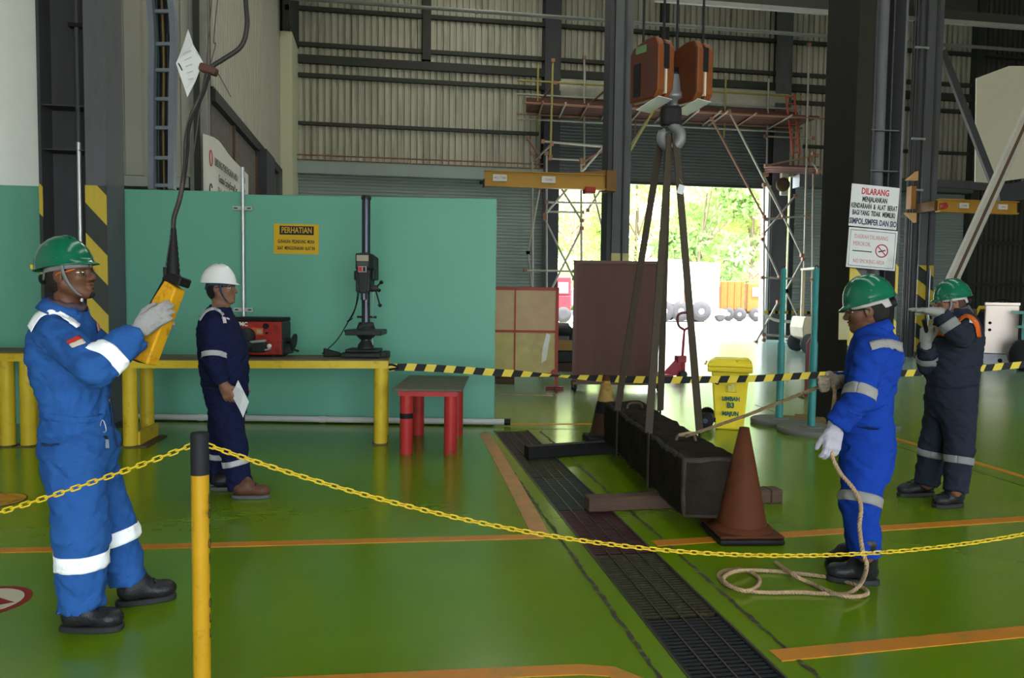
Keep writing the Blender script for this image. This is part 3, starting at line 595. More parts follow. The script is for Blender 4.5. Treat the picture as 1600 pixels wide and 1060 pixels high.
# ---------------- cable ladder and wires on the far left
t = thing('cable_ladder', C(252, 296, 10.4), 'vertical blue grey cable ladder full of cables above the green partition', 'cable tray')
LB = mat('blue_grey_galvanised', (0.17, 0.19, 0.23), 0.45, 0.3)
MB().prism([C(238, -60, 10.52), C(270, -60, 10.52), C(270, 296, 10.52), C(240, 296, 10.52)], CF * 0.01).build('back_sheet', BLACK, t)
for xs in ((226, 235, 239, 238, 238), (260, 268, 272, 270, 269)):
    pts = spline([C(x, y, 10.4) for x, y in zip(xs, (-60, 0, 60, 150, 296))], 5)
    for a, b in zip(pts[:-1], pts[1:]): pass
    m = MB()
    for a, b in zip(pts[:-1], pts[1:]): m.bar(a, b + (b - a) * 0.02, 0.075 if xs[0] < 250 else 0.075, 0.10, CF)
    m.build('side_rail', LB, t)
for y in (18, 69, 110, 155, 200, 247, 290):
    a, b = C(239, y, 10.42), C(269, y, 10.42); MB().bar(a, b, 0.05, 0.045).build('rung', LB, t)
for i, (x, m) in enumerate(((244, BLACK), (248, mat('green_cable', (0.02, 0.05, 0.04), 0.5)), (252, BLACK), (257, mat('ochre_cable', (0.16, 0.11, 0.04), 0.5)), (260, BLACK), (264, mat('green_cable', (0, 0, 0))), (246, BLACK), (262, BLACK))):
    MB().tube(spline([C(x - 5 + random.uniform(-2, 2), -40, 10.46), C(x + random.uniform(-2, 2), 90, 10.46), C(x + random.uniform(-2, 2), 200, 10.46), C(x, 296, 10.46)], 5), 0.02, 6).build('cable', m, t)
# white banner on the receding wall
bxx = XL + 0.06
BAN = mat('white_banner', (0.46, 0.45, 0.40), 0.6, var=0.05)
t = thing('banner', XP(318, 290, bxx), 'white safety banner with black lettering on the receding wall', 'banner')
TLb, TRb = XP(317, 209, bxx), XP(387, 267, bxx); BLb = V(bxx, TLb.y, 2.3)
A, B = [], []
for k in range(13):
    f = k / 12; y = TLb.y + (TRb.y - TLb.y) * f; zt = TLb.z + (TRb.z - TLb.z) * f + 0.10 * math.sin(f * math.pi * 1.6) ; x = bxx + 0.03 * math.sin(f * 9)
    A.append(V(x, y, zt)); B.append(V(x, y, 2.3))
MB().strip(B, A).build('sheet', BAN, t, thick=0.004)
bxf = frame(V(bxx + 0.05, 0, 0), (0, 1, 0), (0, 0, 1)); bw = TRb.y - TLb.y; by = TLb.y
for s_, fy, z, sz, xs in (('LINDUNGI PENDENGARAN ANDA  !', 0.42, XP(349, 266, bxx).z, 0.21, 0.70), ('Gunakan Earplug/Earmuff Saat', 0.44, XP(350, 287, bxx).z, 0.21, 0.74), ('Di Area Kebisingan Tinggi', 0.40, XP(345, 303, bxx).z, 0.21, 0.74)):
    text(s_, sz, bxf @ Matrix.Translation((by + bw * fy, z, 0)), INK, t, xs)
MB().tube([V(bxx + 0.045, by + 0.42 + 0.11 * math.cos(a), TLb.z - 0.35 + 0.14 * math.sin(a)) for a in np.linspace(0.0, 6.28, 16)], 0.009, 6).build('emblem_ring', RED_INK, t)
MB().tube([V(bxx + 0.045, by + 0.40 + 0.11 * math.cos(a), TLb.z - 0.95 + 0.14 * math.sin(a)) for a in np.linspace(0.6, 4.6, 14)], 0.010, 6).build('emblem_arc', INK, t)
for i in range(4):
    y = by + bw * 0.76; z = TRb.z - 0.15 - i * 0.27
    MB().prism([V(bxx + 0.05, y, z), V(bxx + 0.05, y + 0.42, z - 0.12), V(bxx + 0.05, y + 0.42, z - 0.24), V(bxx + 0.05, y, z - 0.12)], (0.004, 0, 0)).build('legend_mark', (INK, INK, RED_INK, RED_INK)[i], t)
# ---------------- crane pendant: cable, clamp, tag
pd = 3.48
t = thing('pendant_cable', C(326, 108, pd), 'thick black crane pendant cable hanging down to the yellow remote', 'cable')
CABLE = mat('worn_black_cable', (0.022, 0.02, 0.02), 0.5, dirt=(0.09, 0.06, 0.05), dirt_amt=0.3)
MB().tube(spline([C(383, -80, pd), C(384, 0, pd), C(386, 40, pd), C(377, 72, pd), C(350, 92, pd), C(334, 102, pd), C(326, 112, pd), C(318, 143, pd), C(300, 180, pd), C(291, 220, pd), C(289, 262, pd), C(281, 310, pd), C(272, 340, pd), C(271, 362, pd)], 6), 0.0105, 10).build('outer_cable', CABLE, t)
MB().tube(spline([C(331, 105, pd - 0.01), C(325, 125, pd - 0.02), C(312, 160, pd - 0.02), C(296, 195, pd - 0.02), C(293, 240, pd - 0.01), C(285, 300, pd)], 6), 0.006, 8).build('inner_cable', BLACK, t)
MB(LF(C(326, 109, pd))).box((0, 0, 0), (0.075, 0.05, 0.035), Matrix.Rotation(0.3, 3, 'Y')).build('cable_clamp', mat('rust_brown_clamp', (0.06, 0.025, 0.02), 0.6), t, bevel=0.006)
MB().tube([C(334, -40, pd), C(322, 105, pd)], 0.0025, 5).tube(spline([C(344, -40, pd), C(334, 60, pd), C(337, 68, pd), C(329, 100, pd)], 4), 0.0025, 5).tube([C(320, 112, pd), C(298, 272, pd + 0.01)], 0.0025, 5).tube([C(340, 113, pd), C(361, 152, pd)], 0.002, 5).build('strain_wire', mat('dull_wire', (0.05, 0.045, 0.04), 0.5), t)
t = thing('paper_tag', C(316, 100, pd), 'white diamond shaped paper tag hanging beside the pendant cable', 'tag')
q = [C(294, 46, pd + 0.02), C(302, 70, pd), C(317, 97, pd - 0.01), C(305, 128, pd), C(293, 152, pd + 0.02), C(289, 140, pd + 0.02), C(275, 99, pd + 0.03), C(285, 75, pd + 0.03)]
MB().add(q, [(0, 1, 7), (1, 2, 6, 7), (2, 3, 5, 6), (3, 4, 5)]).build('sheet', mat('laminated_paper', (0.50, 0.50, 0.52), 0.35, var=0.03), t, thick=0.0015)
MB().bar(C(279, 99, pd + 0.02), C(285, 110, pd + 0.02), 0.004, 0.008, CF).build('printed_bar', INK, t)
for k in range(5): a = C(286 + k * 2, 84 + k * 10, pd - 0.004); MB().bar(a, C(298 + k, 78 + k * 11, pd - 0.012), 0.001, 0.0025, (0, 0, 1)).build('printed_line', mat('grey_print', (0.30, 0.30, 0.33), 0.6), t)
MB().tube([C(306, 80, pd - 0.005), C(322, 106, pd)], 0.002, 5).build('tie', STEEL, t)
# remote
RD = 3.47
RY = mat('pendant_yellow', (0.52, 0.26, 0.01), 0.4, dirt=(0.20, 0.09, 0.01), dirt_amt=0.35, dirt_scale=20)
ra, rb = C(224, 566, RD), C(266, 440, RD + 0.03); ax = (rb - ra).normalized(); rl = (rb - ra).length
RM = frame(ra, (CR - ax * CR.dot(ax) + CF * -0.25), ax)   # x across, y along, z towards the camera
t = thing('crane_remote', ra, 'yellow crane pendant remote with black ends held by the worker in light blue', 'remote control')
MB(RM).prism([(-0.046, 0, -0.035), (0.050, 0, -0.035), (0.056, rl - 0.02, -0.035), (-0.015, rl, -0.035), (-0.042, rl - 0.1, -0.035)], (0, 0, 0.07)).build('housing', RY, t, bevel=0.008, seg=2)
MB(RM).prism([(-0.058, rl - 0.13, -0.03), (-0.042, rl - 0.13, -0.03), (-0.010, rl - 0.005, -0.03), (-0.03, rl + 0.02, -0.03)], (0, 0, 0.06)).bx(-0.03, 0.066, rl - 0.006, rl + 0.035, -0.04, 0.04).build('top_guard', BLACK, t, bevel=0.006)
MB(RM).bx(-0.06, 0.0, -0.006, 0.01, -0.03, 0.03).bx(-0.062, -0.05, 0.01, 0.25, -0.028, 0.028).build('button_face', BLACK, t)
for k in range(4): MB(RM).lathe([(0.013, 0), (0.013, 0.008), (0.009, 0.012)], (-0.062, 0.05 + k * 0.05, 0), (-1, 0, 0), 12).build('push_button', mat('button_white', (0.5, 0.5, 0.5), 0.4), t)
gp = C(270, 431, RD + 0.03); ge = C(271, 363, RD + 0.01)
prof = []
for k in range(9): f = k / 8; r = 0.033 - 0.020 * f; prof += [(r, f * 0.2), (r * 0.86, f * 0.2 + 0.012)]
MB().lathe([(0.036, -0.03), (0.036, 0.0)] + prof, gp, (ge - gp), 14).build('cable_gland', BLACK, t)
g0 = C(258, 430, RD); MB().tube([g0, g0 + V(0, 0, 0.035)], 0.009, 8).build('hook_eye', BLACK, t)
MB().tube([C(258, 420, RD), C(266, 372, RD), C(271, 340, RD)], 0.002, 5).build('strain_wire', mat('dull_wire', (0, 0, 0)), t)
# ---------------- concrete test block on sleepers
BW, BH, BZ0 = 0.37, 0.395, 0.105
b0 = C(1064, 811, (1.5 - BZ0) * F_PX / (811 - 463.5)); b0.z = BZ0
bdir = (G(943, 690, 0.1) - G(1064, 811, 0.1)); bdir.z = 0; bdir.normalize(); bl_ = 2.62
bx_ = V(bdir.y, -bdir.x, 0); BF = frame(b0, bx_, bdir)
CONC = mat('dark_worn_concrete', (0.018, 0.0135, 0.010), 0.95, spec=0.05, var=0.7, scale=7, bump=0.5, bscale=30, dirt=(0.06, 0.052, 0.044), dirt_amt=-0.02, dirt_scale=4)
t = thing('concrete_block', b0 + bdir * 1.3, 'long dark worn concrete test block hanging in brown slings', 'concrete block')
nx, ny, nz = 6, 40, 7
def blockpt(i, j, k):
    x, y, z = i / nx * BW, j / ny * bl_, k / nz * BH
    edge = (i in (0, nx)) + (j in (0, ny)) + (k in (0, nz)); r = 0.006 if edge == 1 else 0.014
    c = V(BW / 2, bl_ / 2, BH / 2); p = V(x, y, z)
    n_ = 0.5 + 0.3 * math.sin(i * 2.1 + j * 0.9 + k * 1.3 + 1.7 * math.sin(j * 0.53 + i * 1.5)) + 0.2 * math.sin(j * 2.3 + k * 1.9 + i)
    d = V((i == 0) - (i == nx), (j == 0) - (j == ny), (k == 0) - (k == nz)); p += d * (r * n_ if edge > 1 else r * n_ * 0.5)
    if k == nz: p.z += 0.004 * math.sin(j * 0.7 + i) - (0.012 if edge > 1 and n_ > 0.75 else 0)
    return p
idx = {}; vs = []; fs = []
def vid(i, j, k):
    if (i, j, k) not in idx: idx[(i, j, k)] = len(vs); vs.append(blockpt(i, j, k))
    return idx[(i, j, k)]
for j in range(ny):
    for i in range(nx):
        fs.append((vid(i, j, nz), vid(i + 1, j, nz), vid(i + 1, j + 1, nz), vid(i, j + 1, nz))); fs.append((vid(i, j, 0), vid(i, j + 1, 0), vid(i + 1, j + 1, 0), vid(i + 1, j, 0)))
    for k in range(nz):
        fs.append((vid(0, j, k), vid(0, j, k + 1), vid(0, j + 1, k + 1), vid(0, j + 1, k))); fs.append((vid(nx, j, k), vid(nx, j + 1, k), vid(nx, j + 1, k + 1), vid(nx, j, k + 1)))
for i in range(nx):
    for k in range(nz):
        fs.append((vid(i, 0, k), vid(i + 1, 0, k), vid(i + 1, 0, k + 1), vid(i, 0, k + 1))); fs.append((vid(i, ny, k), vid(i, ny, k + 1), vid(i + 1, ny, k + 1), vid(i + 1, ny, k)))
bo = MB(BF).add(vs, fs, 0, False).build('block', [CONC, mat('chipped_concrete_edge', (0.05, 0.045, 0.04), 0.95, spec=0.05, var=0.8, scale=22, dirt=(0.03, 0.024, 0.02), dirt_amt=0.72, dirt_scale=11)], t, bevel=0.02, seg=2)
bo.modifiers['edge'].material = 1; bo.modifiers['edge'].angle_limit = 0.9
for y in (0.55, 2.1): MB(BF).tube(spline([(BW / 2 - 0.07, y, BH - 0.02), (BW / 2 - 0.05, y, BH + 0.04), (BW / 2 + 0.05, y, BH + 0.04), (BW / 2 + 0.07, y, BH - 0.02)], 5), 0.011, 8).build('lifting_eye', RUST, t)
BTOP = BF @ V(BW / 2, 0.55, BH + 0.03)
WOOD = mat('old_sleeper_wood', (0.075, 0.045, 0.032), 0.8, var=0.4, scale=3, stretch=(1, 8, 8), bump=0.4, bscale=20)
def beam(a, b, w, h, m, name, label, cat):
    a, b = Vector(a), Vector(b); a.z = b.z = h / 2; t = thing(name, (a + b) / 2 - V(0, 0, h / 2), label, cat)
    mb = MB(); n = 12
    for k in range(1): mb.bar(a, b, w, h)
    mb.build('timber' if m is WOOD else 'profile', m, t, bevel=0.01, seg=2)
    return t
sa = G(918, 801) + bdir * 0.05; sb = G(1221, 786) + bdir * 0.05
t = beam(sa, sb, 0.12, 0.10, WOOD, 'wooden_sleeper', 'rough brown wooden sleeper under the front end of the concrete block', 'timber')
MB().bar(sa.lerp(sb, 0.93) + V(0, 0, 0.05), sa.lerp(sb, 0.94) + V(0, 0, 0.05), 0.122, 0.102).build('end_crack', mat('crack_dark', (0.03, 0.02, 0.015), 0.9), t)
ba_, bb_ = G(823, 718), G(823, 718) + V(0.98, 0.2, 0) * 1.7
t = beam(ba_ + bdir * 0.05, bb_ + bdir * 0.05, 0.12, 0.10, BLACK, 'black_beam', 'black painted beam under the far end of the concrete block', 'beam')
MB().bar(Vector((ba_.x, ba_.y, 0.106)) + bdir * 0.05, Vector((bb_.x, bb_.y, 0.106)) + bdir * 0.05, 0.10, 0.012).build('rubber_strip', BLACK, t)
# ---------------- crane hook block and slings
HD = 6.2; s = HD / F_PX
hk = C(1047, 205, HD)
ORG_ = mat('worn_orange_crane_paint', (0.075, 0.019, 0.007), 0.5, dirt=(0.05, 0.02, 0.012), dirt_amt=0.5, dirt_scale=7)
ORG_E = mat('orange_edge_paint', (0.15, 0.045, 0.010), 0.45, dirt=(0.12, 0.04, 0.03), dirt_amt=0.4, dirt_scale=9)
t = thing('crane_hook_block', hk, 'orange twin sheave crane hook block hanging above the concrete block', 'crane hook')
def housing(px0, px1, pe0, pe1, py0, py1, rot):
    c = C((px0 + px1) / 2, (py0 + py1) / 2, HD); X = LF(c, rot); hgt = (py1 - py0) * s; L = 0.30; wd = 0.20
    prof = [(-L * 0.5, -hgt * 0.5), (L * 0.36, -hgt * 0.5), (L * 0.5, -hgt * 0.36), (L * 0.5, hgt * 0.36), (L * 0.38, hgt * 0.5), (L * 0.1, hgt * 0.5), (-L * 0.38, hgt * 0.40), (-L * 0.5, hgt * 0.30)]
    for y0, y1, m in ((-wd / 2, -0.010, ORG_), (0.010, wd / 2, ORG_)):
        MB(X).prism([(x, y0, z) for x, z in prof], (0, y1 - y0, 0), side=1).build('sheave_guard', [m, ORG_E], t, bevel=0.018, seg=2)
    MB(X).bx(L * 0.42, L * 0.505, -0.036, 0.036, hgt * 0.0, hgt * 0.40).build('rope_slot', BLACK, t, bevel=0.004)
    MB(X).bx(L * 0.4, L * 0.505, -0.009, 0.009, -hgt * 0.40, -hgt * 0.01).build('seam_strip', mat('pale_grease_strip', (0.5, 0.42, 0.34), 0.5), t)
    MB(X).lathe([(hgt * 0.30, -0.008), (hgt * 0.26, 0), (hgt * 0.30, 0.008)], (0, 0, hgt * 0.05), (0, 1, 0), 28).build('sheave', CAST, t)
    MB(X).bx(-0.10, -0.03, -wd / 2 - 0.004, -wd / 2, -hgt * 0.42, hgt * 0.12).build('label_slot', BLACK, t)
    MB(X).box((0.03, 0, -hgt * 0.5 - 0.02), (L * 0.8, wd * 0.8, 0.006), Matrix.Rotation(-0.28, 3, 'Y')).build('drip_plate', mat('bright_plate', (0.75, 0.77, 0.8), 0.25, 0.4), t)
    return X, hgt
X1, h1 = housing(990, 1047, 0, 0, 66, 160, -0.9); X2, h2 = housing(1050, 1107, 0, 0, 72, 164, -0.9)
MB(X1).bx(-0.08, 0.03, -0.1035, -0.099, h1 * 0.28, h1 * 0.40).build('green_panel', mat('faded_green', (0.10, 0.17, 0.08), 0.5), t)
MB().tube([C(1030, 118, HD), C(1078, 122, HD)], 0.04, 12).build('cross_pin', CAST, t)
MB().lathe([(0.05, 0), (0.065, -0.08), (0.07, -0.13), (0.085, -0.15), (0.085, -0.19), (0.045, -0.20), (0.045, -0.28)], C(1053, 118, HD), (0, 0, 1), 18).build('swivel', mat('worn_steel', (0.16, 0.16, 0.17), 0.45, 0.5), t)
MB(LF(C(1048, 180, HD))).bx(-0.08, 0.08, -0.06, 0.06, -0.09, 0.07).build('latch_housing', BLACK, t, bevel=0.03, seg=2)
hx = LF(C(1048, 212, HD), -0.35); pts = [(0, 0, 0.12), (0.03, 0, 0.08), (0.085, 0, 0.03), (0.09, 0, -0.05), (0.03, 0, -0.105), (-0.05, 0, -0.085), (-0.085, 0, -0.02), (-0.075, 0, 0.04), (-0.06, 0, 0.065)]
pts = [(a * 0.8, b, c * 0.85) for a, b, c in pts]
MB(hx).tube(spline(pts, 4), [0.035 + 0.012 * math.sin(k / 32 * math.pi) - (0.02 if k > 28 else 0) for k in range(33)], 12).build('hook', mat('grey_hook_steel', (0.17, 0.17, 0.175), 0.5, 0.4), t)
for px, e in ((1004.5, 70), (1036.5, 72), (1057, 74), (1097.5, 75)):
    w_ = thing('wire_rope', C(px, e, HD), {1004.5: 'dark crane wire rope at the outer left of the hook block', 1036.5: 'dark crane wire rope second from the left above the hook block', 1057: 'dark crane wire rope third from the left above the hook block', 1097.5: 'dark crane wire rope at the outer right of the hook block'}[px], 'wire rope', 'wire ropes of the overhead crane')
    a = C(px, e + 30, HD); MB().tube([a, V(a.x, a.y, ZC - 0.1)], 0.011, 8).build('strand', mat('greasy_wire', (0.02, 0.02, 0.022), 0.45, 0.5), w_)
SLING = mat('brown_webbing', (0.045, 0.035, 0.024), 0.85, var=0.25, scale=30)
def sling(y, pxl, pxr, label):
    t = thing('lifting_sling', BF @ V(BW / 2, y, 0), label, 'sling')
    top = hk + V(0, 0, -0.03); w = 0.062
    for side, nm in ((0, pxl), (1, pxr)):
        a = BF @ V(-0.006 if side == 0 else BW + 0.006, y, BH - 0.0); q = BF @ V(-0.006 if side == 0 else BW + 0.006, y, -0.008)
        tp = top + CR * (nm) + bdir * (0.05 if y > 1 else -0.03)
        for i, off in enumerate((0, 0.009)):
            m = MB(); m.bar(tp, a, 0.007, 0.066, bdir * 0.45 + CR * 0.9); o = m.build('webbing_leg', SLING, t) if i == 0 else None
        MB().bar(a + V(0, 0, 0.01), q, w, 0.007, CR).build('side_wrap', SLING, t)
    MB().bar(BF @ V(-0.01, y, -0.006), BF @ V(BW + 0.01, y, -0.006), w, 0.006).build('bottom_wrap', SLING, t)
    return t, top
t, top = sling(0.84, -0.005, 0.035, 'front brown webbing sling around the concrete block')
t2, _ = sling(1.95, -0.055, 0.0, 'rear brown webbing sling around the concrete block')
tl = thing('sling_tag', C(1064, 296, 6.05), 'small white label tag on the front lifting sling', 'tag')
MB(LF(C(1064, 296, 6.06), -0.2)).box((0, 0, 0), (0.05, 0.003, 0.07), Matrix.Rotation(0.3, 3, 'Y')).build('card', mat('white_tag', (0.55, 0.56, 0.6), 0.4), tl)
MB().tube([C(1066, 287, 6.06), C(1062, 280, 6.1)], 0.002, 5).build('tie', STEEL, tl)
# ---------------- traffic cones
CONE = mat('dirty_cone_orange', (0.085, 0.026, 0.011), 0.65, spec=0.1, dirt=(0.05, 0.018, 0.010), dirt_amt=0.4, dirt_scale=5)
CONE_T = mat('faded_cone_yellow', (0.36, 0.22, 0.06), 0.6, dirt=(0.12, 0.06, 0.02), dirt_amt=0.4, dirt_scale=6)
def cone(p, label, rot, band):
    t = thing('traffic_cone', p, label, 'traffic cone'); X = LF(p, rot); H = 0.69
    MB(X).bx(-0.205, 0.205, -0.205, 0.205, 0, 0.04).build('rubber_base', BLACK, t, bevel=0.03, seg=2)
    MB(X).prism([(-0.20, -0.2, 0.04), (0.20, -0.2, 0.04), (0.20, 0.2, 0.04), (-0.20, 0.2, 0.04)], (0, 0, 0.018)).lathe([(0.19, 0.058), (0.175, 0.075), (0.16, 0.085)], (0, 0, 0), seg=28).build('collar', CONE if not band else BLACK, t, bevel=0.01)
    def r(z): return 0.155 + (0.03 - 0.155) * (z - 0.08) / (H - 0.08)
    if band:
        MB(X).lathe([(r(0.08), 0.08), (r(0.3), 0.3)], (0, 0, 0), seg=28).build('lower_body', mat('sooty_cone_brown', (0.05, 0.022, 0.013), 0.6), t)
        MB(X).lathe([(r(0.3) + 0.002, 0.3), (r(0.42) + 0.002, 0.42)], (0, 0, 0), seg=28).build('dark_band', BLACK, t)
        MB(X).lathe([(r(0.42), 0.42), (r(H - 0.06), H - 0.06)], (0, 0, 0), seg=28).build('upper_body', CONE_T, t)
        MB(X).lathe([(r(H - 0.06), H - 0.06), (r(H), H), (0.02, H), (0.018, H - 0.05)], (0, 0, 0), seg=28).build('tip', CONE, t)
    else:
        MB(X).lathe([(r(0.08), 0.08), (r(0.4), 0.4), (r(H), H), (0.022, H), (0.018, H - 0.05)], (0, 0, 0), seg=32).build('body', CONE, t)
cone(G(1158, 838), 'large dirty orange traffic cone in front of the concrete block', 0.06, False)
cone(G(945, 690), 'traffic cone with yellow top and dark band behind the concrete block', 0.1, True)
# ---------------- yellow wheelie bin
BINY = mat('bin_yellow_plastic', (0.74, 0.57, 0.03), 0.4, var=0.06, dirt=(0.5, 0.37, 0.05), dirt_amt=0.2)
bp = G(1138, 668); X = LF(bp, -0.28)
t = thing('waste_bin', bp, 'yellow wheeled waste bin marked LIMBAH B3 MAJUN', 'bin')
def loft(mb, rings):
    vs = []; n = len(rings[0]); fs = []
    for r in rings: vs += r
    for i in range(len(rings) - 1):
        for k in range(n): fs.append((i * n + k, i * n + (k + 1) % n, (i + 1) * n + (k + 1) % n, (i + 1) * n + k))
    fs += [tuple(reversed(range(n))), tuple(range((len(rings) - 1) * n, len(rings) * n))]; mb.add(vs, fs)
def rect(x0, x1, y0, y1, z): return [(x0, y0, z), (x1, y0, z), (x1, y1, z), (x0, y1, z)]
m = MB(X); loft(m, [rect(-0.145, 0.165, -0.17, 0.17, 0.0), rect(-0.20, 0.21, -0.215, 0.215, 0.66)]); m.build('body', BINY, t, bevel=0.02, seg=2)
m = MB(X); loft(m, [rect(-0.24, 0.245, -0.245, 0.245, 0.655), rect(-0.245, 0.25, -0.25, 0.25, 0.715)]); m.build('rim', BINY, t, bevel=0.012)
m = MB(X); loft(m, [rect(-0.25, 0.25, -0.25, 0.25, 0.717), rect(-0.24, 0.235, -0.24, 0.24, 0.755), rect(-0.17, 0.2, -0.18, 0.18, 0.80)]); lid = m.build('lid', BINY, t, bevel=0.015, seg=2)
MB(X).tube(spline([(0.08, -0.2, 0.77), (0.08, -0.22, 0.80), (0.2, -0.22, 0.80), (0.2, -0.2, 0.76)], 4), 0.01, 8).build('lid_handle', BINY, lid)
MB(X).tube([(-0.27, -0.15, 0.74), (-0.27, 0.15, 0.74)], 0.014, 10).build('rear_handle', BINY, t)
for y in (-0.26, 0.22):
    wv = MB(X).lathe([(0.03, 0), (0.075, 0.0), (0.09, 0.015), (0.09, 0.035), (0.075, 0.05), (0.03, 0.05)], (-0.25, y, 0.1), (0, 1, 0), 20).build('wheel', BLACK, t)
    MB(X).lathe([(0.028, -0.003), (0.028, 0.053)], (-0.25, y, 0.1), (0, 1, 0), 12).build('wheel_hub', mat('blue_grey_hub', (0.05, 0.055, 0.09), 0.4), wv)
MB(X).tube([(-0.25, -0.22, 0.1), (-0.25, 0.22, 0.1)], 0.012, 8).bx(-0.25, -0.14, -0.2, 0.2, 0.08, 0.13).build('axle', BLACK, t)
tf = X @ Matrix.Translation((0.02, -0.196, 0)) @ Matrix.Rotation(math.pi / 2 + 0.07, 4, 'X')
TEALI = mat('teal_ink', (0.01, 0.09, 0.09), 0.6)
text('LIMBAH', 0.066, tf @ Matrix.Translation((0, 0.36, 0.012)), TEALI, t, 0.85, bold=0.003); text('B3', 0.085, tf @ Matrix.Translation((0, 0.285, 0.012)), TEALI, t, 0.9, bold=0.004)
text('MAJUN', 0.066, tf @ Matrix.Translation((0, 0.19, 0.012)), TEALI, t, 0.85, bold=0.003)
text('C', 0.1, tf @ Matrix.Translation((-0.16, 0.55, 0.01)), INK, t, 0.8, bold=0.004)
PALE = mat('pale_yellow_relief', (0.62, 0.56, 0.25), 0.5)
MB(tf).tube([(-0.055, 0.44, 0.012), (0.055, 0.44, 0.012), (0.055, 0.57, 0.012), (-0.055, 0.57, 0.012)], 0.003, 5, closed=True).build('relief_frame', PALE, t)
MB(tf).prism([(-0.03, 0.46, 0.01), (0.0, 0.46, 0.01), (0.005, 0.51, 0.01), (-0.035, 0.51, 0.01)], (0, 0, 0.004)).lathe([(0.01, 0), (0.01, 0.004)], (0.025, 0.545, 0.01), (0, 0, 1), 10).prism([(0.015, 0.46, 0.01), (0.03, 0.46, 0.01), (0.035, 0.53, 0.01), (0.005, 0.53, 0.01)], (0, 0, 0.004)).build('relief_symbol', PALE, t)
# ---------------- teal stanchions with round bases
TEAL = mat('teal_pole_paint', (0.035, 0.20, 0.20), 0.4, dirt=(0.10, 0.18, 0.17), dirt_amt=0.2, dirt_scale=12)
CBASE = mat('concrete_disc', (0.12, 0.12, 0.11), 0.85, dirt=(0.05, 0.13, 0.12), dirt_amt=0.25)
for (px, py), top_py, r, lb in (((1217, 662), 421, 0.33, 'teal steel pole on round concrete base closer to the yellow bin'), ((1267, 676), 421, 0.37, 'teal steel pole on round concrete base beside the dark column')):
    p = G(px, py); d = (p - _O).dot(CF); t = thing('teal_stanchion', p, lb, 'post', 'teal stanchion poles')
    zt = C(px + 3, top_py, d).z; zj = C(px, 533, d).z
    MB().lathe([(r * 0.98, 0), (r, 0.02), (r, 0.05), (r * 0.96, 0.06)], p, seg=36).build('base_disc', CBASE, t)
    MB().lathe([(0.12, 0.06), (0.11, 0.075)], p, seg=20).build('flange', CBASE, t)
    q = p + V(0.02, 0, 0)
    MB().lathe([(0.043, 0.06), (0.043, zj - 0.03), (0.033, zj), (0.031, zt), (0.02, zt + 0.01)], p, seg=18).build('pole', TEAL, t)
    MB().tube([p + V(0.02 * math.cos(a), 0, zt + 0.015 + 0.025 * math.sin(a)) for a in np.linspace(-0.5, math.pi + 0.5, 9)], 0.006, 6).build('eye', CAST, t)
p = G(1262, 668); t = thing('wooden_block', p, 'olive brown wooden block lying at the foot of the dark column', 'timber')
X = LF(p + V(0, 0.25, 0), -0.25); MB(X).bx(-0.16, 0.32, -0.07, 0.07, 0.0, 0.085).build('block', mat('olive_wood', (0.13, 0.095, 0.035), 0.8), t, bevel=0.006); MB(X).bx(-0.02, 0.12, -0.05, 0.05, 0.085, 0.11).build('top_slip', mat('olive_wood', (0, 0, 0)), t)
p = G(1263, 622); t = thing('red_guard_plate', p, 'narrow dark red steel plate standing behind the teal pole', 'guard'); X = LF(p)
MB(X).prism([(-0.045, 0, 0), (0.06, 0, 0), (0.06, 0, 0.93), (0.02, 0, 0.93), (-0.045, 0, 0.82)], (0, 0.05, 0)).build('plate', mat('dark_red_paint', (0.14, 0.02, 0.02), 0.5), t); MB(X).bx(-0.1, 0.12, -0.1, 0.15, 0, 0.02).build('foot', RUST, t)
# ---------------- prohibition signs on the dark column
o, xf, w, h, put, rct = sign('prohibition_sign', C(1329.5, 286.5, 8.80), C(1404, 294, 8.84), C(1326, 352.5, 8.80), 'white sign with red DILARANG heading on the dark column', SIGNW)
put('DILARANG', 0.5, 0.16, 0.21, RED_INK, 0.66, 0.005); put('MENJALANKAN', 0.5, 0.345, 0.165, INK, 0.53, 0.004); put('KENDARAAN  &  ALAT  BERAT', 0.5, 0.51, 0.165, INK, 0.50, 0.004)
put('BAGI YANG  TIDAK  MEMILIKI', 0.5, 0.675, 0.165, INK, 0.48, 0.004); put('SIMPOL,SIMPER DAN SIO', 0.5, 0.88, 0.19, NAVY_INK, 0.56, 0.005)
o, xf, w, h, put, rct = sign('no_smoking_sign', C(1325.5, 354.5, 8.80), C(1401.5, 361.5, 8.84), C(1322, 417, 8.80), 'white no smoking sign under the red headed sign on the column', SIGNW, rot_round=0.0)
MB(xf).tube([(0.04 * w, 0.05 * h, 0.001), (0.96 * w, 0.05 * h, 0.001), (0.96 * w, 0.94 * h, 0.001), (0.04 * w, 0.94 * h, 0.001)], 0.0035, 5, closed=True).build('border_line', INK, o)
put('DAERAH DILARANG', 0.47, 0.22, 0.155, PINK_INK, 0.62); put('MEROKOK.', 0.29, 0.40, 0.155, PINK_INK, 0.60); put('NO SMOKING AREA', 0.45, 0.83, 0.145, PINK_INK, 0.62)
rct('underline', 0.1, 0.5, 0.565, 0.59, INK)
cc = V(0.70 * w, 0.47 * h, 0.001); rr = 0.155 * h
MB(xf).tube([cc + V(rr * math.cos(a), rr * math.sin(a), 0) for a in np.linspace(0, 2 * math.pi, 25)[:-1]], 0.006, 6, closed=True).bar(cc + V(-rr * 0.7, rr * 0.7, 0.003), cc + V(rr * 0.7, -rr * 0.7, 0.003), 0.010, 0.004).build('prohibition_ring', RED_INK, o)
MB(xf).bar(cc + V(-rr * 0.55, -rr * 0.2, 0.001), cc + V(rr * 0.6, rr * 0.15, 0.001), 0.014, 0.003).build('cigarette', INK, o)
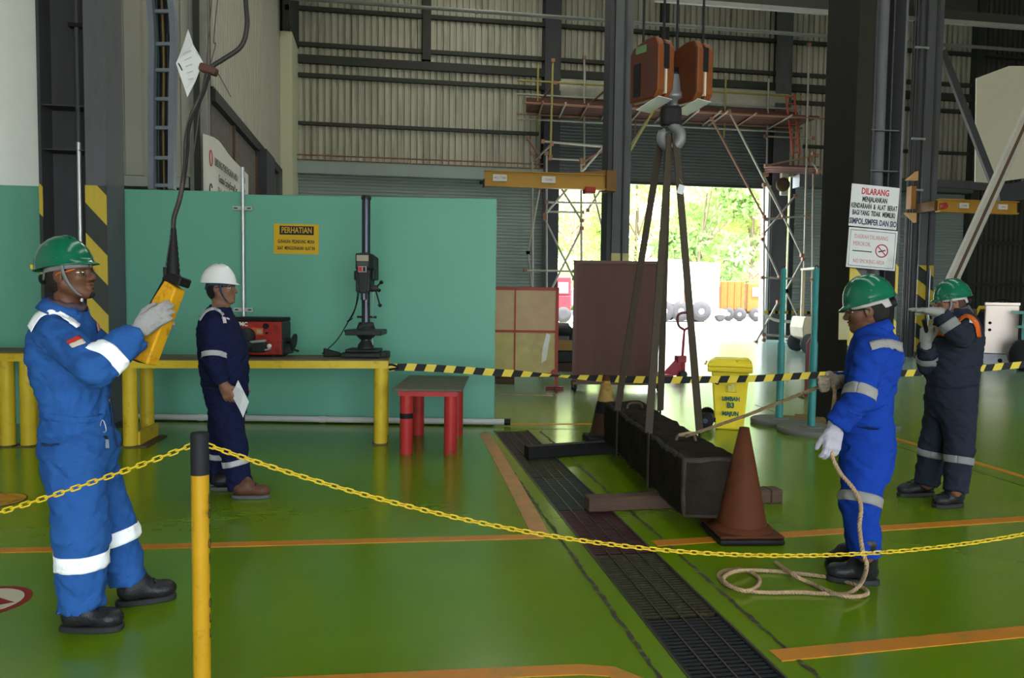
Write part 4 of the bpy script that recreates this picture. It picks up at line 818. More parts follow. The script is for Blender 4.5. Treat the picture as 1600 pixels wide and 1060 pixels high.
t = thing('paper_notice', YP(1319, 532, 8.18), 'yellowed paper notice on the striped column beside the worker', 'paper')
q = [YP(1311, 489, 8.185), YP(1328, 489, 8.185), YP(1327, 531, 8.185), YP(1310, 531, 8.185)]; MB().prism(q, (0, 0.003, 0)).build('sheet', mat('yellowed_paper', (0.34, 0.31, 0.16), 0.6), t)
for k in range(4): MB().bar(YP(1313, 497 + 8 * k, 8.183), YP(1325, 497 + 8 * k, 8.183), 0.002, 0.006).build('printed_line', mat('grey_print', (0, 0, 0)), t)
# ---------------- free standing boards
bp = G(960, 609); X = LF(bp, 0.0); s = (bp - _O).dot(CF) / F_PX; w = 134 * s; zb = 0.05; H = 197 * s
BRB = mat('brown_stained_board', (0.11, 0.05, 0.04), 0.6, var=0.25, scale=1.6, stretch=(3, 3, 0.4), dirt=(0.08, 0.045, 0.04), dirt_amt=0.3)
FR = mat('brown_frame', (0.11, 0.06, 0.045), 0.45)
t = thing('mobile_board', bp, 'tall brown steel board on casters in front of the bright doorway', 'board')
MB(X).bx(-w / 2 + 0.04, w / 2 - 0.04, -0.005, 0.005, zb + 0.08, H).build('sheet', BRB, t)
for x in (-w / 2, w / 2 - 0.05): MB(X).bx(x, x + 0.05, -0.025, 0.025, zb, H + 0.04).build('frame_post', FR, t)
MB(X).bx(-w / 2, w / 2, -0.025, 0.025, H, H + 0.045).build('top_rail', FR, t); MB(X).bx(-w / 2, w / 2, -0.025, 0.025, zb + 0.03, zb + 0.13).build('bottom_rail', FR, t)
for x in (-w / 2 + 0.03, w / 2 - 0.03):
    MB(X).prism([(x - 0.03, -0.3, 0.05), (x - 0.03, 0.3, 0.05), (x - 0.03, 0.22, 0.14), (x - 0.03, -0.22, 0.14)], (0.06, 0, 0)).build('foot_bracket', FR, t)
    for y in (-0.26, 0.26): MB(X).lathe([(0.05, -0.02), (0.055, 0), (0.05, 0.02)], (x, y, 0.055), (1, 0, 0), 14).build('caster', BLACK, t)
bp = G(866, 610); X = LF(bp); s = (bp - _O).dot(CF) / F_PX
REDF = mat('red_oxide_frame', (0.28, 0.045, 0.03), 0.5); YB_ = mat('weathered_yellow_board', (0.40, 0.33, 0.13), 0.55, dirt=(0.34, 0.20, 0.13), dirt_amt=0.5, dirt_scale=1.3)
PK_ = mat('weathered_pink_board', (0.40, 0.27, 0.16), 0.55, dirt=(0.40, 0.32, 0.17), dirt_amt=0.4, dirt_scale=1.3)
t = thing('welding_screen', bp, 'weathered yellow panel screen in a red frame beside the green partition', 'screen')
x0, x1, z0, z1 = -126 * s, 1 * s, 26 * s, 158 * s; xm, zm = -63 * s, 92 * s
for a, b, c, d, m in ((x0, xm, z0, zm, YB_), (xm, x1, z0, zm, YB_), (x0, xm, zm, z1, PK_), (xm, x1, zm, z1, PK_)): MB(X).bx(a + 0.005, b - 0.005, -0.006, 0.006, c + 0.005, d - 0.005).build('panel', m, t)
for a, b, c, d in ((x0, x1 + 0.03, z1 - 0.02, z1 + 0.03), (x0, x1 + 0.03, zm - 0.02, zm + 0.02), (x0, x1 + 0.03, z0 - 0.03, z0 + 0.01), (xm - 0.012, xm + 0.012, z0, z1), (x1 - 0.01, x1 + 0.04, 0.02, z1 + 0.03), (x0 - 0.03, x0 + 0.02, 0.02, z1 + 0.03)):
    MB(X).bx(a, b, -0.02, 0.02, c, d).build('frame_bar', REDF, t)
for x in (x1 + 0.01, x0): MB(X).bx(x - 0.16, x + 0.12, -0.03, 0.03, 0, 0.06).bx(x - 0.02, x + 0.03, -0.25, 0.25, 0, 0.05).build('foot', mat('dark_red_paint', (0, 0, 0)), t)
MB(X).lathe([(0.05, -0.03), (0.05, 0.03)], (x1 - 0.02, -0.02, z0 + 0.02), (0, 1, 0), 12).build('hinge_pin', REDF, t)
MB(X).add([(xm + 0.5, -0.012, zm - 0.02), (xm + 0.56, -0.012, zm - 0.05), (xm + 0.50, -0.014, z0 + 0.22), (xm + 0.42, -0.014, z0 + 0.16), (xm + 0.44, -0.012, z0 + 0.4)], [(0, 1, 2, 4), (4, 2, 3)]).build('plastic_strip', mat('clear_plastic_strip', (0.5, 0.5, 0.45), 0.25), t)
p = G(788, 600); t = thing('rail_block', p, 'dark brown steel block on the floor beside the green partition', 'steel block'); X = LF(p)
MB(X).bx(-0.3, 0.17, -0.06, 0.06, 0, 0.02).bx(-0.3, 0.17, -0.03, 0.03, 0.02, 0.1).bx(-0.3, 0.17, -0.06, 0.06, 0.1, 0.14).build('rail', RUST, t, bevel=0.006)
# crated engine between the two boards
p = G(880, 578); t = thing('crated_engine', p, 'engine on a wooden crate seen between the two boards', 'engine'); X = LF(p)
for k in range(3): MB(X).bx(-0.5, 0.5, -0.4 + 0.3 * k, -0.25 + 0.3 * k, 0, 0.12).build('skid', WOOD, t)
MB(X).bx(-0.5, 0.5, -0.45, 0.45, 0.12, 0.17).build('deck', WOOD, t); MB(X).bx(-0.45, 0.45, -0.4, 0.4, 0.17, 0.42).build('dark_sump', CAST, t, bevel=0.03)
MB(X).bx(-0.5, 0.5, -0.42, -0.4, 0.42, 0.62).build('crate_side', mat('crate_ply', (0.26, 0.16, 0.05), 0.7), t)
MB(X).bx(-0.35, 0.1, -0.3, 0.3, 0.42, 0.95).bx(0.12, 0.4, -0.25, 0.2, 0.42, 0.85).build('engine_body', mat('engine_grey', (0.12, 0.11, 0.11), 0.4, 0.3), t, bevel=0.05, seg=2)
MB(X).lathe([(0.06, 0), (0.1, 0.05), (0.1, 0.3), (0.06, 0.34)], (-0.2, -0.36, 0.8), (1, 0, 0), 14).build('air_filter', CAST, t)
# pallet jack
p = G(1060, 592); s = (p - _O).dot(CF) / F_PX; X = LF(p, 0.15); PJ = mat('pallet_jack_red', (0.30, 0.03, 0.045), 0.45)
t = thing('pallet_jack', p, 'red hand pallet jack parked in the bright doorway', 'pallet jack')
MB(X).tube([(0.06, 0, 0.3), (0.08, -0.03, 77 * s)], 0.022, 10).build('tiller', PJ, t)
MB(X).tube(spline([(0.08, -0.03, 77 * s), (-0.03, -0.04, 83 * s), (-0.06, -0.04, 96 * s), (0.0, -0.04, 103 * s), (0.16, -0.04, 103 * s), (0.22, -0.04, 96 * s), (0.19, -0.04, 83 * s), (0.08, -0.03, 77 * s)], 4), 0.025, 8).build('grip_loop', mat('pallet_jack_grip', (0.16, 0.05, 0.06), 0.5), t)
MB(X).prism([(-0.32, -0.03, 0.06), (0.1, -0.03, 0.06), (0.1, -0.03, 0.42), (0.02, -0.03, 0.42)], (0, 0.08, 0)).build('frame_plate', PJ, t)
MB(X).bx(-0.05, 0.12, -0.08, 0.1, 0.3, 0.42).lathe([(0.05, 0), (0.05, 0.3)], (0.07, 0.0, 0.12), (0, 0, 1), 12).build('pump', PJ, t, bevel=0.01)
for y in (-0.2, 0.2): MB(X).bx(-1.2, -0.2, y - 0.08, y + 0.08, 0.05, 0.10).build('fork', PJ, t)
for y in (-0.08, 0.08): MB(X).lathe([(0.07, -0.025), (0.08, 0), (0.07, 0.025)], (0.06, y, 0.08), (0, 1, 0), 14).build('wheel', CAST, t)
# ---------------- jib cranes
JY = mat('jib_crane_ochre', (0.38, 0.20, 0.03), 0.45, var=0.08)
def jib(pts, Y, label, face):
    (xa, ya0, ya1), (xb, yb0, yb1) = pts; A0, A1, B0, B1 = YP(xa, ya0, Y), YP(xa, ya1, Y), YP(xb, yb0, Y), YP(xb, yb1, Y)
    t = thing('jib_crane', (B0 + B1) / 2, label, 'jib crane'); z1 = (A0.z + B0.z) / 2; z0 = (A1.z + B1.z) / 2; xs = sorted((A0.x, B0.x))
    MB().bx(xs[0], xs[1], Y - 0.01, Y + 0.01, z0, z1).bx(xs[0], xs[1], Y - 0.09, Y + 0.09, z0 - 0.02, z0 + 0.02).bx(xs[0], xs[1], Y - 0.09, Y + 0.09, z1 - 0.02, z1).build('beam', JY, t)
    return t, xs, z0, z1
CW = mat('white_plate_label', (0.55, 0.53, 0.5), 0.5)
t, xs, z0, z1 = jib(((757, 267, 289), (946, 273, 297)), 19.45, 'ochre jib crane beam with white labels beside the slim column', 1)
for px, s_ in ((781, 'WLL 1 TON'), (857, 'CRANE')):
    x = YP(px, 280, 19.4).x; MB().bx(x - 0.18, x + 0.18, 19.38, 19.44, (z0 + z1) / 2 - 0.08, (z0 + z1) / 2 + 0.09).build('capacity_plate', CW, t, bevel=0.01)
    text(s_, 0.07, frame(V(x, 19.376, (z0 + z1) / 2), (1, 0, 0), (0, 0, 1)), RED_INK if px > 800 else INK, t, 0.8)
x = YP(923, 284, 19.3).x; MB().bx(x - 0.14, x + 0.14, 19.3, 19.6, z0 - 0.12, z0 + 0.04).lathe([(0.05, 0), (0.05, 0.06)], (x - 0.08, 19.26, z0 - 0.03), (0, 1, 0), 12).build('trolley', mat('trolley_red', (0.30, 0.03, 0.02), 0.5), t, bevel=0.02)
MB().bx(xs[1], xs[1] + 0.25, 19.3, 19.75, z0 - 0.05, z1 + 0.1).prism([(xs[1], 19.4, z1), (xs[1] - 1.0, 19.4, z1), (xs[1], 19.4, z1 + 0.12)], (0, 0.1, 0)).build('pivot_head', mat('jib_dark_ochre', (0.16, 0.08, 0.02), 0.5), t)
MB().lathe([(0.06, 0), (0.06, 0.08)], (xs[0] - 0.06, 19.45, z0 + 0.02), (0, 0, 1), 10).bx(xs[0] - 0.03, xs[0], 19.36, 19.54, z0 - 0.05, z0 + 0.15).build('end_stop', CAST, t)
t, xs, z0, z1 = jib(((1466, 310, 330), (1589, 317, 335)), 17.6, 'ochre jib crane beam at the far side above the steel cabinet', -1)
for px in (1508, 1569):
    x = YP(px, 322, 17.5).x; MB().bx(x - 0.13, x + 0.13, 17.53, 17.59, (z0 + z1) / 2 - 0.06, (z0 + z1) / 2 + 0.07).build('capacity_plate', CW, t)
    text('1 TON', 0.06, frame(V(x, 17.526, (z0 + z1) / 2), (1, 0, 0), (0, 0, 1)), RED_INK, t, 0.8)
MB().lathe([(0.08, 0), (0.08, 0.1)], (xs[0] + 0.05, 17.5, z0 + 0.12), (0, -1, 0), 12).build('end_stop', mat('trolley_red', (0, 0, 0)), t); MB().bx(xs[0] - 0.02, xs[0] + 0.12, 17.7, 18.39, z0 + 0.03, z1 - 0.03).build('pivot_arm', mat('jib_dark_ochre', (0, 0, 0)), t)
t = thing('crane_bracket', YP(1426, 300, 18.2), 'orange jib crane bracket on the service pipes of the striped column', 'bracket')
a = YP(1427, 282, 18.2); b = YP(1427, 333, 18.2)
MB().bx(a.x - 0.07, a.x + 0.06, 18.15, 18.34, b.z + 0.1, a.z - 0.15).build('box', mat('dark_orange_bracket', (0.30, 0.13, 0.03), 0.5), t)
for z in (a.z, b.z): MB().prism([V(a.x - 0.18, 18.18, z), V(a.x + 0.12, 18.18, z), V(a.x + 0.12, 18.18, z + (0.24 if z == a.z else -0.24))], (0, 0.12, 0)).build('gusset', mat('pale_orange_bracket', (0.55, 0.32, 0.14), 0.5), t)
# ---------------- overhead pipes and braces
def run(name, pts, r, m, label, cat='pipe'):
    t = thing(name, pts[0], label, cat); MB().tube(pts, r, 8).build('pipe', m, t)
    for k in range(1, len(pts)): q = Vector(pts[k - 1]).lerp(Vector(pts[k]), 0.5); MB().box(q, (0.08, 0.08, 0.12)).build('joint', m, t)
    return t
GP = mat('grey_pipe_paint', (0.13, 0.13, 0.12), 0.5)
a = YP(607, 0, 22.0); b = YP(1279, 63, 22.0); z = (a.z + b.z) / 2
run('overhead_pipe', [(-3.0, 22.0, z), (8, 22.0, z), (XR - 0.2, 22.0, z)], 0.055, GP, 'long grey overhead pipe crossing the hall high above the hook')
a = YP(1170, 0, 19.0); b = YP(1600, 52, 19.0); z = (a.z + b.z) / 2
t = thing('overhead_beam', (12, 19.0, z), 'light grey overhead beam crossing the upper corner of the hall', 'beam'); MB().bx(6.6, XR - 0.2, 18.95, 19.05, z - 0.06, z + 0.05).build('lower_flange', mat('pale_grey_steel', (0.22, 0.21, 0.20), 0.5), t); MB().bx(6.6, XR - 0.2, 18.99, 19.02, z + 0.05, z + 0.3).build('web', GIRT, t)
def brace(a, b, w, h, m, label, name='diagonal_brace', strip_m=None):
    t = thing(name, b, label, 'brace'); MB().bar(a, b, w, h).build('channel', m, t)
    if strip_m: MB().bar(a - CF * h * 0.0 + V(0, -w * 0.6, 0), Vector(b) + V(0, -w * 0.6, 0), w * 0.15, h * 0.25).build('rib', strip_m, t)
    return t
brace(C(1640, 105, 17.2), C(1484, 446, 17.2), 0.1, 0.26, mat('pale_channel', (0.40, 0.38, 0.34), 0.5), 'pale diagonal steel channel in front of the white sheet', strip_m=RUST)
brace(C(1472, 80, 20.5), C(1554, 292, 20.5), 0.14, 0.16, PAINT_D, 'dark diagonal brace running down from the striped column')
brace(C(1450, 286, 20.5), C(1558, 293, 20.5), 0.14, 0.18, PAINT_D, 'dark horizontal strut between striped column and diagonal brace', 'strut')
t = thing('post', C(1484, 446, 17.3), 'stub post carrying the pale diagonal channel behind the far worker', 'post'); q = C(1484, 446, 17.35); MB().bx(q.x - 0.08, q.x + 0.08, q.y - 0.08, q.y + 0.08, 0, q.z + 0.05).build('shaft', PAINT_D, t); MB().bx(q.x - 0.15, q.x + 0.15, q.y - 0.15, q.y + 0.15, 0, 0.02).build('foot_plate', PAINT_D, t)
t = thing('white_sheet_panel', C(1525, 288, 21.4), 'large off white sheet panel hung high at the picture edge', 'panel')
MB().prism([C(1524, 289, 21.4), C(1680, 268, 21.4), C(1680, 104, 21.4), C(1577, 103, 21.4), C(1526, 122, 21.4)], CF * 0.05).build('sheet', mat('off_white_sheet', (0.56, 0.53, 0.43), 0.6, var=0.05), t)
MB().bar(C(1556, 304, 21.2), C(1690, 284, 21.2), 0.3, 0.48).build('support_beam', PAINT_D, t); MB().bar(C(1600, 300, 21.6), C(1600, 108, 21.6), 0.08, 0.08, CF).build('rear_stiffener', PAINT_D, t)
# ---------------- right side machines
STN = mat('brushed_stainless', (0.46, 0.39, 0.35), 0.3, 0.6, var=0.15, scale=2)
p = G(1562, 572); s = (p - _O).dot(CF) / F_PX * 0.9; X = LF(p, -0.52); w = 50 * s; H = 110 * s
t = thing('stainless_cabinet', p, 'upright stainless steel cabinet with two dark knobs behind the barrier tape', 'cabinet')
MB(X).bx(-w / 2, w / 2, 0, 0.6, 0.02, 0.27).build('plinth', mat('blue_grey_sheet', (0.34, 0.34, 0.38), 0.4, 0.3), t, bevel=0.01); MB(X).bx(-w / 2, w / 2, 0, 0.6, 0.28, H - 0.06).build('door', STN, t, bevel=0.012)
MB(X).bx(-w / 2 - 0.01, w / 2 + 0.01, -0.012, 0.61, H - 0.06, H).build('top_trim', STN, t)
MB(X).tube(spline([(-w / 2 + 0.1, 0.3, H), (0, 0.3, H + 0.08), (w / 2 - 0.1, 0.3, H)], 5), 0.025, 8).build('top_bundle', BLACK, t)
for z in (H - 0.47, H - 0.63): MB(X).lathe([(0.035, 0), (0.03, 0.03)], (-w / 2 + 0.1, 0, z), (0, -1, 0), 10).build('knob', BLACK, t)
MB(X).lathe([(0.05, 0), (0.03, 0.03)], (0, 0, 0.12), (0, -1, 0), 10).build('plinth_badge', BLACK, t)
p = G(1593, 581); X = LF(p, -0.45); TF = mat('teal_forklift_paint', (0.10, 0.28, 0.26), 0.45)
t = thing('teal_forklift', p, 'teal forklift with black tyre cut by the picture edge', 'forklift')
MB(X).lathe([(0.16, -0.12), (0.33, -0.11), (0.36, -0.05), (0.36, 0.05), (0.33, 0.11), (0.16, 0.12)], (0.12, 0, 0.36), (0, 1, 0), 26).build('tyre', BLACK, t); MB(X).lathe([(0.16, -0.1), (0.16, 0.1)], (0.12, 0, 0.36), (0, 1, 0), 16).build('rim', TF, t)
MB(X).bx(0.0, 0.1, -0.1, 0.0, 0.5, 1.28).bx(0.2, 1.6, -0.12, 1.0, 0.35, 0.85).build('body', TF, t, bevel=0.02); MB(X).bx(-0.08, 1.7, -0.12, 1.0, 1.22, 1.28).bx(-0.1, 0.4, -0.14, 0.0, 0.93, 0.98).build('guard_rail', TF, t); MB(X).bx(0.12, 1.5, 0.0, 0.9, 0.85, 1.2).build('seat_well', BLACK, t)
for x in (1.3,): MB(X).lathe([(0.16, -0.12), (0.33, -0.11), (0.36, 0.0), (0.33, 0.11), (0.16, 0.12)], (x, 0, 0.36), (0, 1, 0), 22).build('tyre', BLACK, t)
p = G(1531, 548); X = LF(p, -0.45); t = thing('yellow_machine', p, 'yellow framed machine half hidden behind the stainless cabinet', 'machine')
MB(X).bar((-0.22, 0, 0.9), (-0.05, 0, 1.3), 0.06, 0.08).bx(-0.08, 0.6, -0.04, 0.04, 1.24, 1.34).bx(-0.25, -0.17, -0.04, 0.04, 0, 0.92).bx(0.5, 0.6, -0.04, 0.04, 0, 1.3).build('frame', YELLOW, t); MB(X).bx(-0.2, 0.5, 0.05, 0.5, 0.1, 1.15).build('engine_case', BLACK, t, bevel=0.03)
p = G(1400, 552); X = LF(p + CF * 1.2 + CR * 0.1, 0.0); t = thing('plywood_crate', p, 'pale plywood crate standing behind the worker in royal blue', 'crate'); PLY = mat('pale_plywood', (0.40, 0.27, 0.20), 0.7, stretch=(6, 6, 0.7))
s = (p - _O).dot(CF) / F_PX
for k in range(4): MB(X).bx(-0.45 + k * 0.2, -0.255 + k * 0.2, -0.02, 0.0, 0.1, 1.28).build('plank', PLY, t)
MB(X).bx(-0.45, 0.35, 0.0, 0.7, 0.1, 1.27).build('box', PLY, t)
for x in (0.30, ): MB(X).bx(x, x + 0.12, -0.05, -0.02, 0.05, 1.3).build('batten', WOOD, t)
for x in (-0.45, 0.2): MB(X).bx(x, x + 0.15, 0.0, 0.7, 0, 0.1).build('skid', WOOD, t)
p = G(1506, 562); X = LF(p, -0.5); t = thing('cardboard_box', p, 'brown cardboard box between the far worker and the steel cabinet', 'box')
MB(X).bx(-0.25, 0.24, 0, 0.5, 0, 1.28).build('carton', mat('brown_cardboard', (0.16, 0.09, 0.04), 0.8), t, bevel=0.006); MB(X).bx(-0.25, 0.24, -0.003, 0.0, 0.62, 0.66).build('tape_strip', mat('packing_tape', (0.22, 0.15, 0.08), 0.4), t)
# cream forklift behind the poles
p = G(1262, 553); X = LF(p, 0.0); CRM = mat('cream_forklift_paint', (0.46, 0.40, 0.27), 0.45)
t = thing('cream_forklift', p, 'cream forklift half hidden behind the dark column and teal pole', 'forklift')
s = (p - _O).dot(CF) / F_PX
MB(X).prism([(-0.13, 0, 0.42), (0.15, 0, 0.30), (0.3, 0, 0.42), (1.6, 0, 0.3), (1.6, 0, 0.95), (-0.1, 0, 1.0), (-0.16, 0, 0.7)], (0, 1.0, 0)).build('body', CRM, t, bevel=0.03)
for x, y in ((0.03, -0.05), (1.3, -0.05), (0.03, 0.95), (1.3, 0.95)): 
    w_ = MB(X).lathe([(0.12, -0.09), (0.24, -0.08), (0.27, 0.0), (0.24, 0.08), (0.12, 0.09)], (x, y, 0.27), (0, 1, 0), 20).build('tyre', mat('grey_tyre', (0.06, 0.065, 0.075), 0.7), t); MB(X).lathe([(0.12, -0.07), (0.08, -0.085)], (x, y, 0.27), (0, 1, 0), 14).build('rim', BLACK, w_)
MB(X).bx(0.12, 0.2, 0.0, 0.08, 0.95, 2.3).bx(0.12, 0.2, 0.9, 0.98, 0.95, 2.3).bx(1.2, 1.28, 0.0, 0.08, 0.95, 2.3).bx(0.1, 1.3, -0.02, 1.0, 2.28, 2.34).build('overhead_guard', CRM, t)
# wall motor of the shutter
q = YP(1226, 284, 25.9); t = thing('shutter_motor', q, 'white shutter motor box beside the small scaffold platform', 'motor')
MB().bx(q.x - 0.14, q.x + 0.14, 25.85, 26.0, q.z - 0.48, q.z + 0.48).build('housing', mat('pale_motor_box', (0.5, 0.48, 0.44), 0.5), t, bevel=0.02)
MB().lathe([(0.24, 0), (0.24, 0.12), (0.14, 0.14)], (q.x - 0.12, 25.86, q.z - 0.12), (0, -1, 0), 18).build('drive_wheel', RUST, t)
# ---------------- scaffolding
GALV = mat('scaffold_tube', (0.34, 0.32, 0.28), 0.45, 0.3, dirt=(0.30, 0.16, 0.10), dirt_amt=0.3, dirt_scale=1.5)
SCR = mat('rusty_scaffold_tube', (0.26, 0.13, 0.085), 0.6); SCY = mat('olive_scaffold_tube', (0.30, 0.26, 0.08), 0.5)
PLK = mat('red_brown_scaffold_plank', (0.09, 0.04, 0.03), 0.8)
def scaffold(label, segs, loc):
    t = thing('scaffold_tower', loc, label, 'scaffold')
    for (xa, ya, Ya), (xb, yb, Yb), m in segs:
        a, b = YP(xa, ya, Ya), YP(xb, yb, Yb); o = MB().tube([a, b], 0.034, 7).build('tube', m, t)
        for e in (a, b): MB().box(e, (0.11, 0.11, 0.11)).build('coupler', SCR, o)
    return t
F_, K_ = 24.4, 25.9; g = GALV
L = [((854, 240, F_), (854, 521, F_), g), ((908, 250, F_), (909, 527, F_), g), ((944, 292, K_), (945, 522, K_), g), ((832, 240, K_), (832, 515, K_), g), ((913, 90, K_), (913, 262, K_), g), ((949, 88, F_), (949, 265, F_), g), ((864, 95, F_), (860, 245, F_), SCY),
     ((848, 221, F_), (954, 230, F_), g), ((859, 248, K_), (909, 250, K_), g), ((820, 423, F_), (897, 424, F_), g), ((854, 316, F_), (951, 318, K_), g), ((854, 331, K_), (910, 332, K_), g),
     ((843, 295, K_), (825, 395, K_), g), ((825, 395, K_), (834, 470, K_), g), ((876, 293, F_), (909, 345, F_), g), ((888, 293, F_), (851, 336, F_), g), ((851, 342, F_), (897, 436, F_), g), ((909, 357, F_), (860, 455, F_), g),
     ((927, 298, K_), (946, 379, K_), g), ((938, 298, K_), (918, 329, K_), g), ((956, 215, F_), (906, 272, F_), g), ((946, 233, F_), (909, 255, F_), SCR), ((825, 217, K_), (843, 245, K_), SCR), ((862, 225, F_), (836, 250, K_), g), ((867, 130, F_), (839, 164, K_), SCR), ((948, 139, F_), (913, 170, K_), SCR)]
scaffold('left scaffold tower of grey tubes behind the jib crane and brown board', L, YP(880, 521, 25))
Rr = [((1194, 289, F_), (1193, 532, F_), g), ((1264, 70, F_), (1254, 533, F_), g), ((1199, 188, K_), (1198, 273, K_), g), ((1271, 240, K_), (1268, 528, K_), g), ((1112, 186, F_), (1194, 339, F_), SCR), ((1139, 174, F_), (1224, 339, F_), g), ((1193, 273, F_), (1253, 399, F_), g), ((1191, 374, F_), (1218, 434, F_), g),
      ((1255, 405, F_), (1228, 455, F_), g), ((1228, 455, F_), (1249, 500, F_), g), ((1216, 472, F_), (1181, 535, F_), g), ((1243, 306, K_), (1193, 366, K_), g), ((1197, 343, F_), (1262, 337, F_), g), ((1191, 434, F_), (1270, 437, F_), g), ((1193, 523, F_), (1252, 528, F_), g), ((1197, 259, F_), (1276, 243, F_), SCR), ((1196, 213, K_), (1270, 216, K_), g), ((1266, 250, F_), (1279, 268, F_), g)]
ts = scaffold('right scaffold tower of grey tubes beside the open doorway', Rr, YP(1225, 533, 25))
for k in range(3): a = YP(1199, 258, F_ + 0.2 + k * 0.45); MB().bar(V(a.x, a.y, YP(1199, 258, F_).z), V(a.x + 1.75, a.y, YP(1199, 258, F_).z), 0.4, 0.06).build('plank', PLK, ts)
# high platform
t = thing('scaffold_platform', YP(1060, 170, 25), 'high red brown scaffold walkway crossing above the open doorway', 'scaffold')
za, zb = YP(838, 162, F_).z, YP(1279, 181, F_).z; zp = (za + zb) / 2; x0, x1 = YP(835, 160, F_).x, YP(1282, 180, F_).x
for k in range(4): MB().bx(x0, x1, F_ + 0.05 + k * 0.36, F_ + 0.38 + k * 0.36, zp, zp + 0.05).build('plank', PLK, t)
MB().bx(x0, x1, K_ - 0.03, K_ + 0.02, zp + 0.05, zp + 0.5).build('toe_board', PLK, t)
for z, y, m in ((zp - 0.04, F_, SCR), (zp - 0.2, K_, g), (zp + 1.05, K_, SCY), (zp + 0.6, K_, g), (zp - 0.04, K_, SCR)): MB().tube([(x0 - 0.3, y, z), (x1 + 0.2, y, z)], 0.036, 7).build('ledger', m, t)
for px in (845, 880, 915, 950, 1000, 1040, 1086, 1120, 1130, 1175, 1230):
    x = YP(px, 160, F_).x; MB().tube([(x, F_ - 0.35, zp - 0.06), (x + 0.25, K_ + 0.2, zp - 0.06)], 0.034, 6).build('transom', SCR if px % 2 else g, t)
for px, m in ((840, SCY), (913, g), (993, SCR), (1133, SCY), (1200, g)):
    x = YP(px, 160, K_).x; MB().tube([(x, K_, zp - 0.5), (x, K_, zp + 1.6)], 0.036, 7).build('guard_post', m, t)
MB().tube([YP(1024, 168, F_), YP(985, 235, F_)], 0.04, 7).build('diagonal_tube', SCY, t); MB().tube([YP(1018, 176, K_), YP(984, 228, K_)], 0.036, 7).build('diagonal_tube', g, t)
t = thing('red_ladder', YP(1240, 240, 24.8), 'red steel ladder leaning on the scaffold walkway', 'ladder'); RL = mat('ladder_red', (0.40, 0.08, 0.05), 0.5)
la, lb, lc, ld = YP(1228, 149, 25.2), YP(1239, 243, 24.7), YP(1241, 147, 25.2), YP(1249, 242, 24.7)
MB().tube([la, lb], 0.035, 6).build('rail', RL, t); MB().tube([lc, ld], 0.035, 6).build('rail', RL, t)
for k in range(9): f = 0.04 + k * 0.115; MB().tube([la.lerp(lb, f), lc.lerp(ld, f)], 0.024, 6).build('rung', RL, t)
t = thing('slack_tape', YP(1225, 502, 24.2), 'white slack barrier tape sagging across the right scaffold tower', 'tape')
pts = spline([YP(1193, 490, 24.37), YP(1210, 500, 24.3), YP(1235, 503, 24.3), YP(1255, 500, 24.37)], 6); MB().strip([p + V(0, 0, 0.05) for p in pts], [p - V(0, 0, 0.05) for p in pts]).build('ribbon', mat('white_ribbon', (0.6, 0.58, 0.5), 0.5), t, thick=0.004)
t = thing('far_hazard_tape', YP(1225, 490, 24.6), 'thin yellow and black tape in front of the far closed shutter', 'tape')
pts = [YP(1195, 488, 24.7).lerp(YP(1275, 489, 26.2), k / 16) for k in range(17)]
m = MB(); [m.quad(pts[k] - V(0, 0, .05), pts[k + 1] - V(0, 0, .05), pts[k + 1] + V(0, 0, .05), pts[k] + V(0, 0, .05), k % 2) for k in range(16)]; m.build('ribbon', [YELLOW, BLACK], t, thick=0.004)
# ================================================================== barrier post, chains, tape, rope
PX0 = C(312, 690, 2.76); CHD = V(1, 0, 0)
def barrier_post(p, label):
    t = thing('barrier_post', p, label, 'post', 'yellow chain barrier posts')
    MB().lathe([(0.15, 0), (0.15, 0.01), (0.05, 0.02)], p, seg=24).build('foot', BLACK, t)
    MB().lathe([(0.0305, 0.01), (0.0305, 0.855)], p, seg=24).build('yellow_tube', mat('post_yellow', (0.42, 0.23, 0.010), 0.4, dirt=(0.16, 0.08, 0.01), dirt_amt=0.2, dirt_scale=12), t)
    MB().lathe([(0.0315, 0.85), (0.0315, 0.995), (0.028, 1.0)], p, seg=24).build('black_cap', mat('black_cap_plastic', (0.014, 0.014, 0.018), 0.6, spec=0.15), t)
    for i, ch in enumerate('LOIOF IOLL'):
        if ch == ' ': continue
        a = (CR * 0.97 + CF * 0.12).normalized(); q = p + a * 0.031 + V(0, 0, 0.76 - 0.054 * i)
        text(ch, 0.05, frame(q, V(-a.y, a.x, 0), (0, 0, 1)), INK, t, 0.9, ext=0.0006)
    for sgn in (): MB().tube([p + V(sgn * (0.045 + 0.014 * math.cos(a)), 0, 0.965 + 0.014 * math.sin(a)) for a in np.linspace(0, 6.283, 11)[:-1]], 0.003, 6, closed=True).build('chain_ring', STEEL, t)
    return t
p0 = V(PX0.x, PX0.y, 0); p1 = p0 + V(5.05, 0, 0)
barrier_post(p0, 'yellow barrier post with black cap in front of the workers'); barrier_post(p1, 'second yellow barrier post at the far end of the long plastic chain')
CHY = mat('chain_yellow_plastic', (0.55, 0.38, 0.02), 0.4)
a_, r_ = 0.0105, 0.0075
path = [V(a_ + r_ * math.cos(t), r_ * math.sin(t), 0) for t in np.linspace(-1.4, 1.4, 5)] + [V(-a_ + r_ * math.cos(t), r_ * math.sin(t), 0) for t in np.linspace(1.74, 4.54, 5)]
lm = MB().tube(path, 0.0031, 5, closed=True)
LINK = bpy.data.meshes.new('chain_link'); LINK.from_pydata(lm.v, [], lm.f); LINK.materials.append(CHY); LINK.polygons.foreach_set('use_smooth', [True] * len(LINK.polygons))
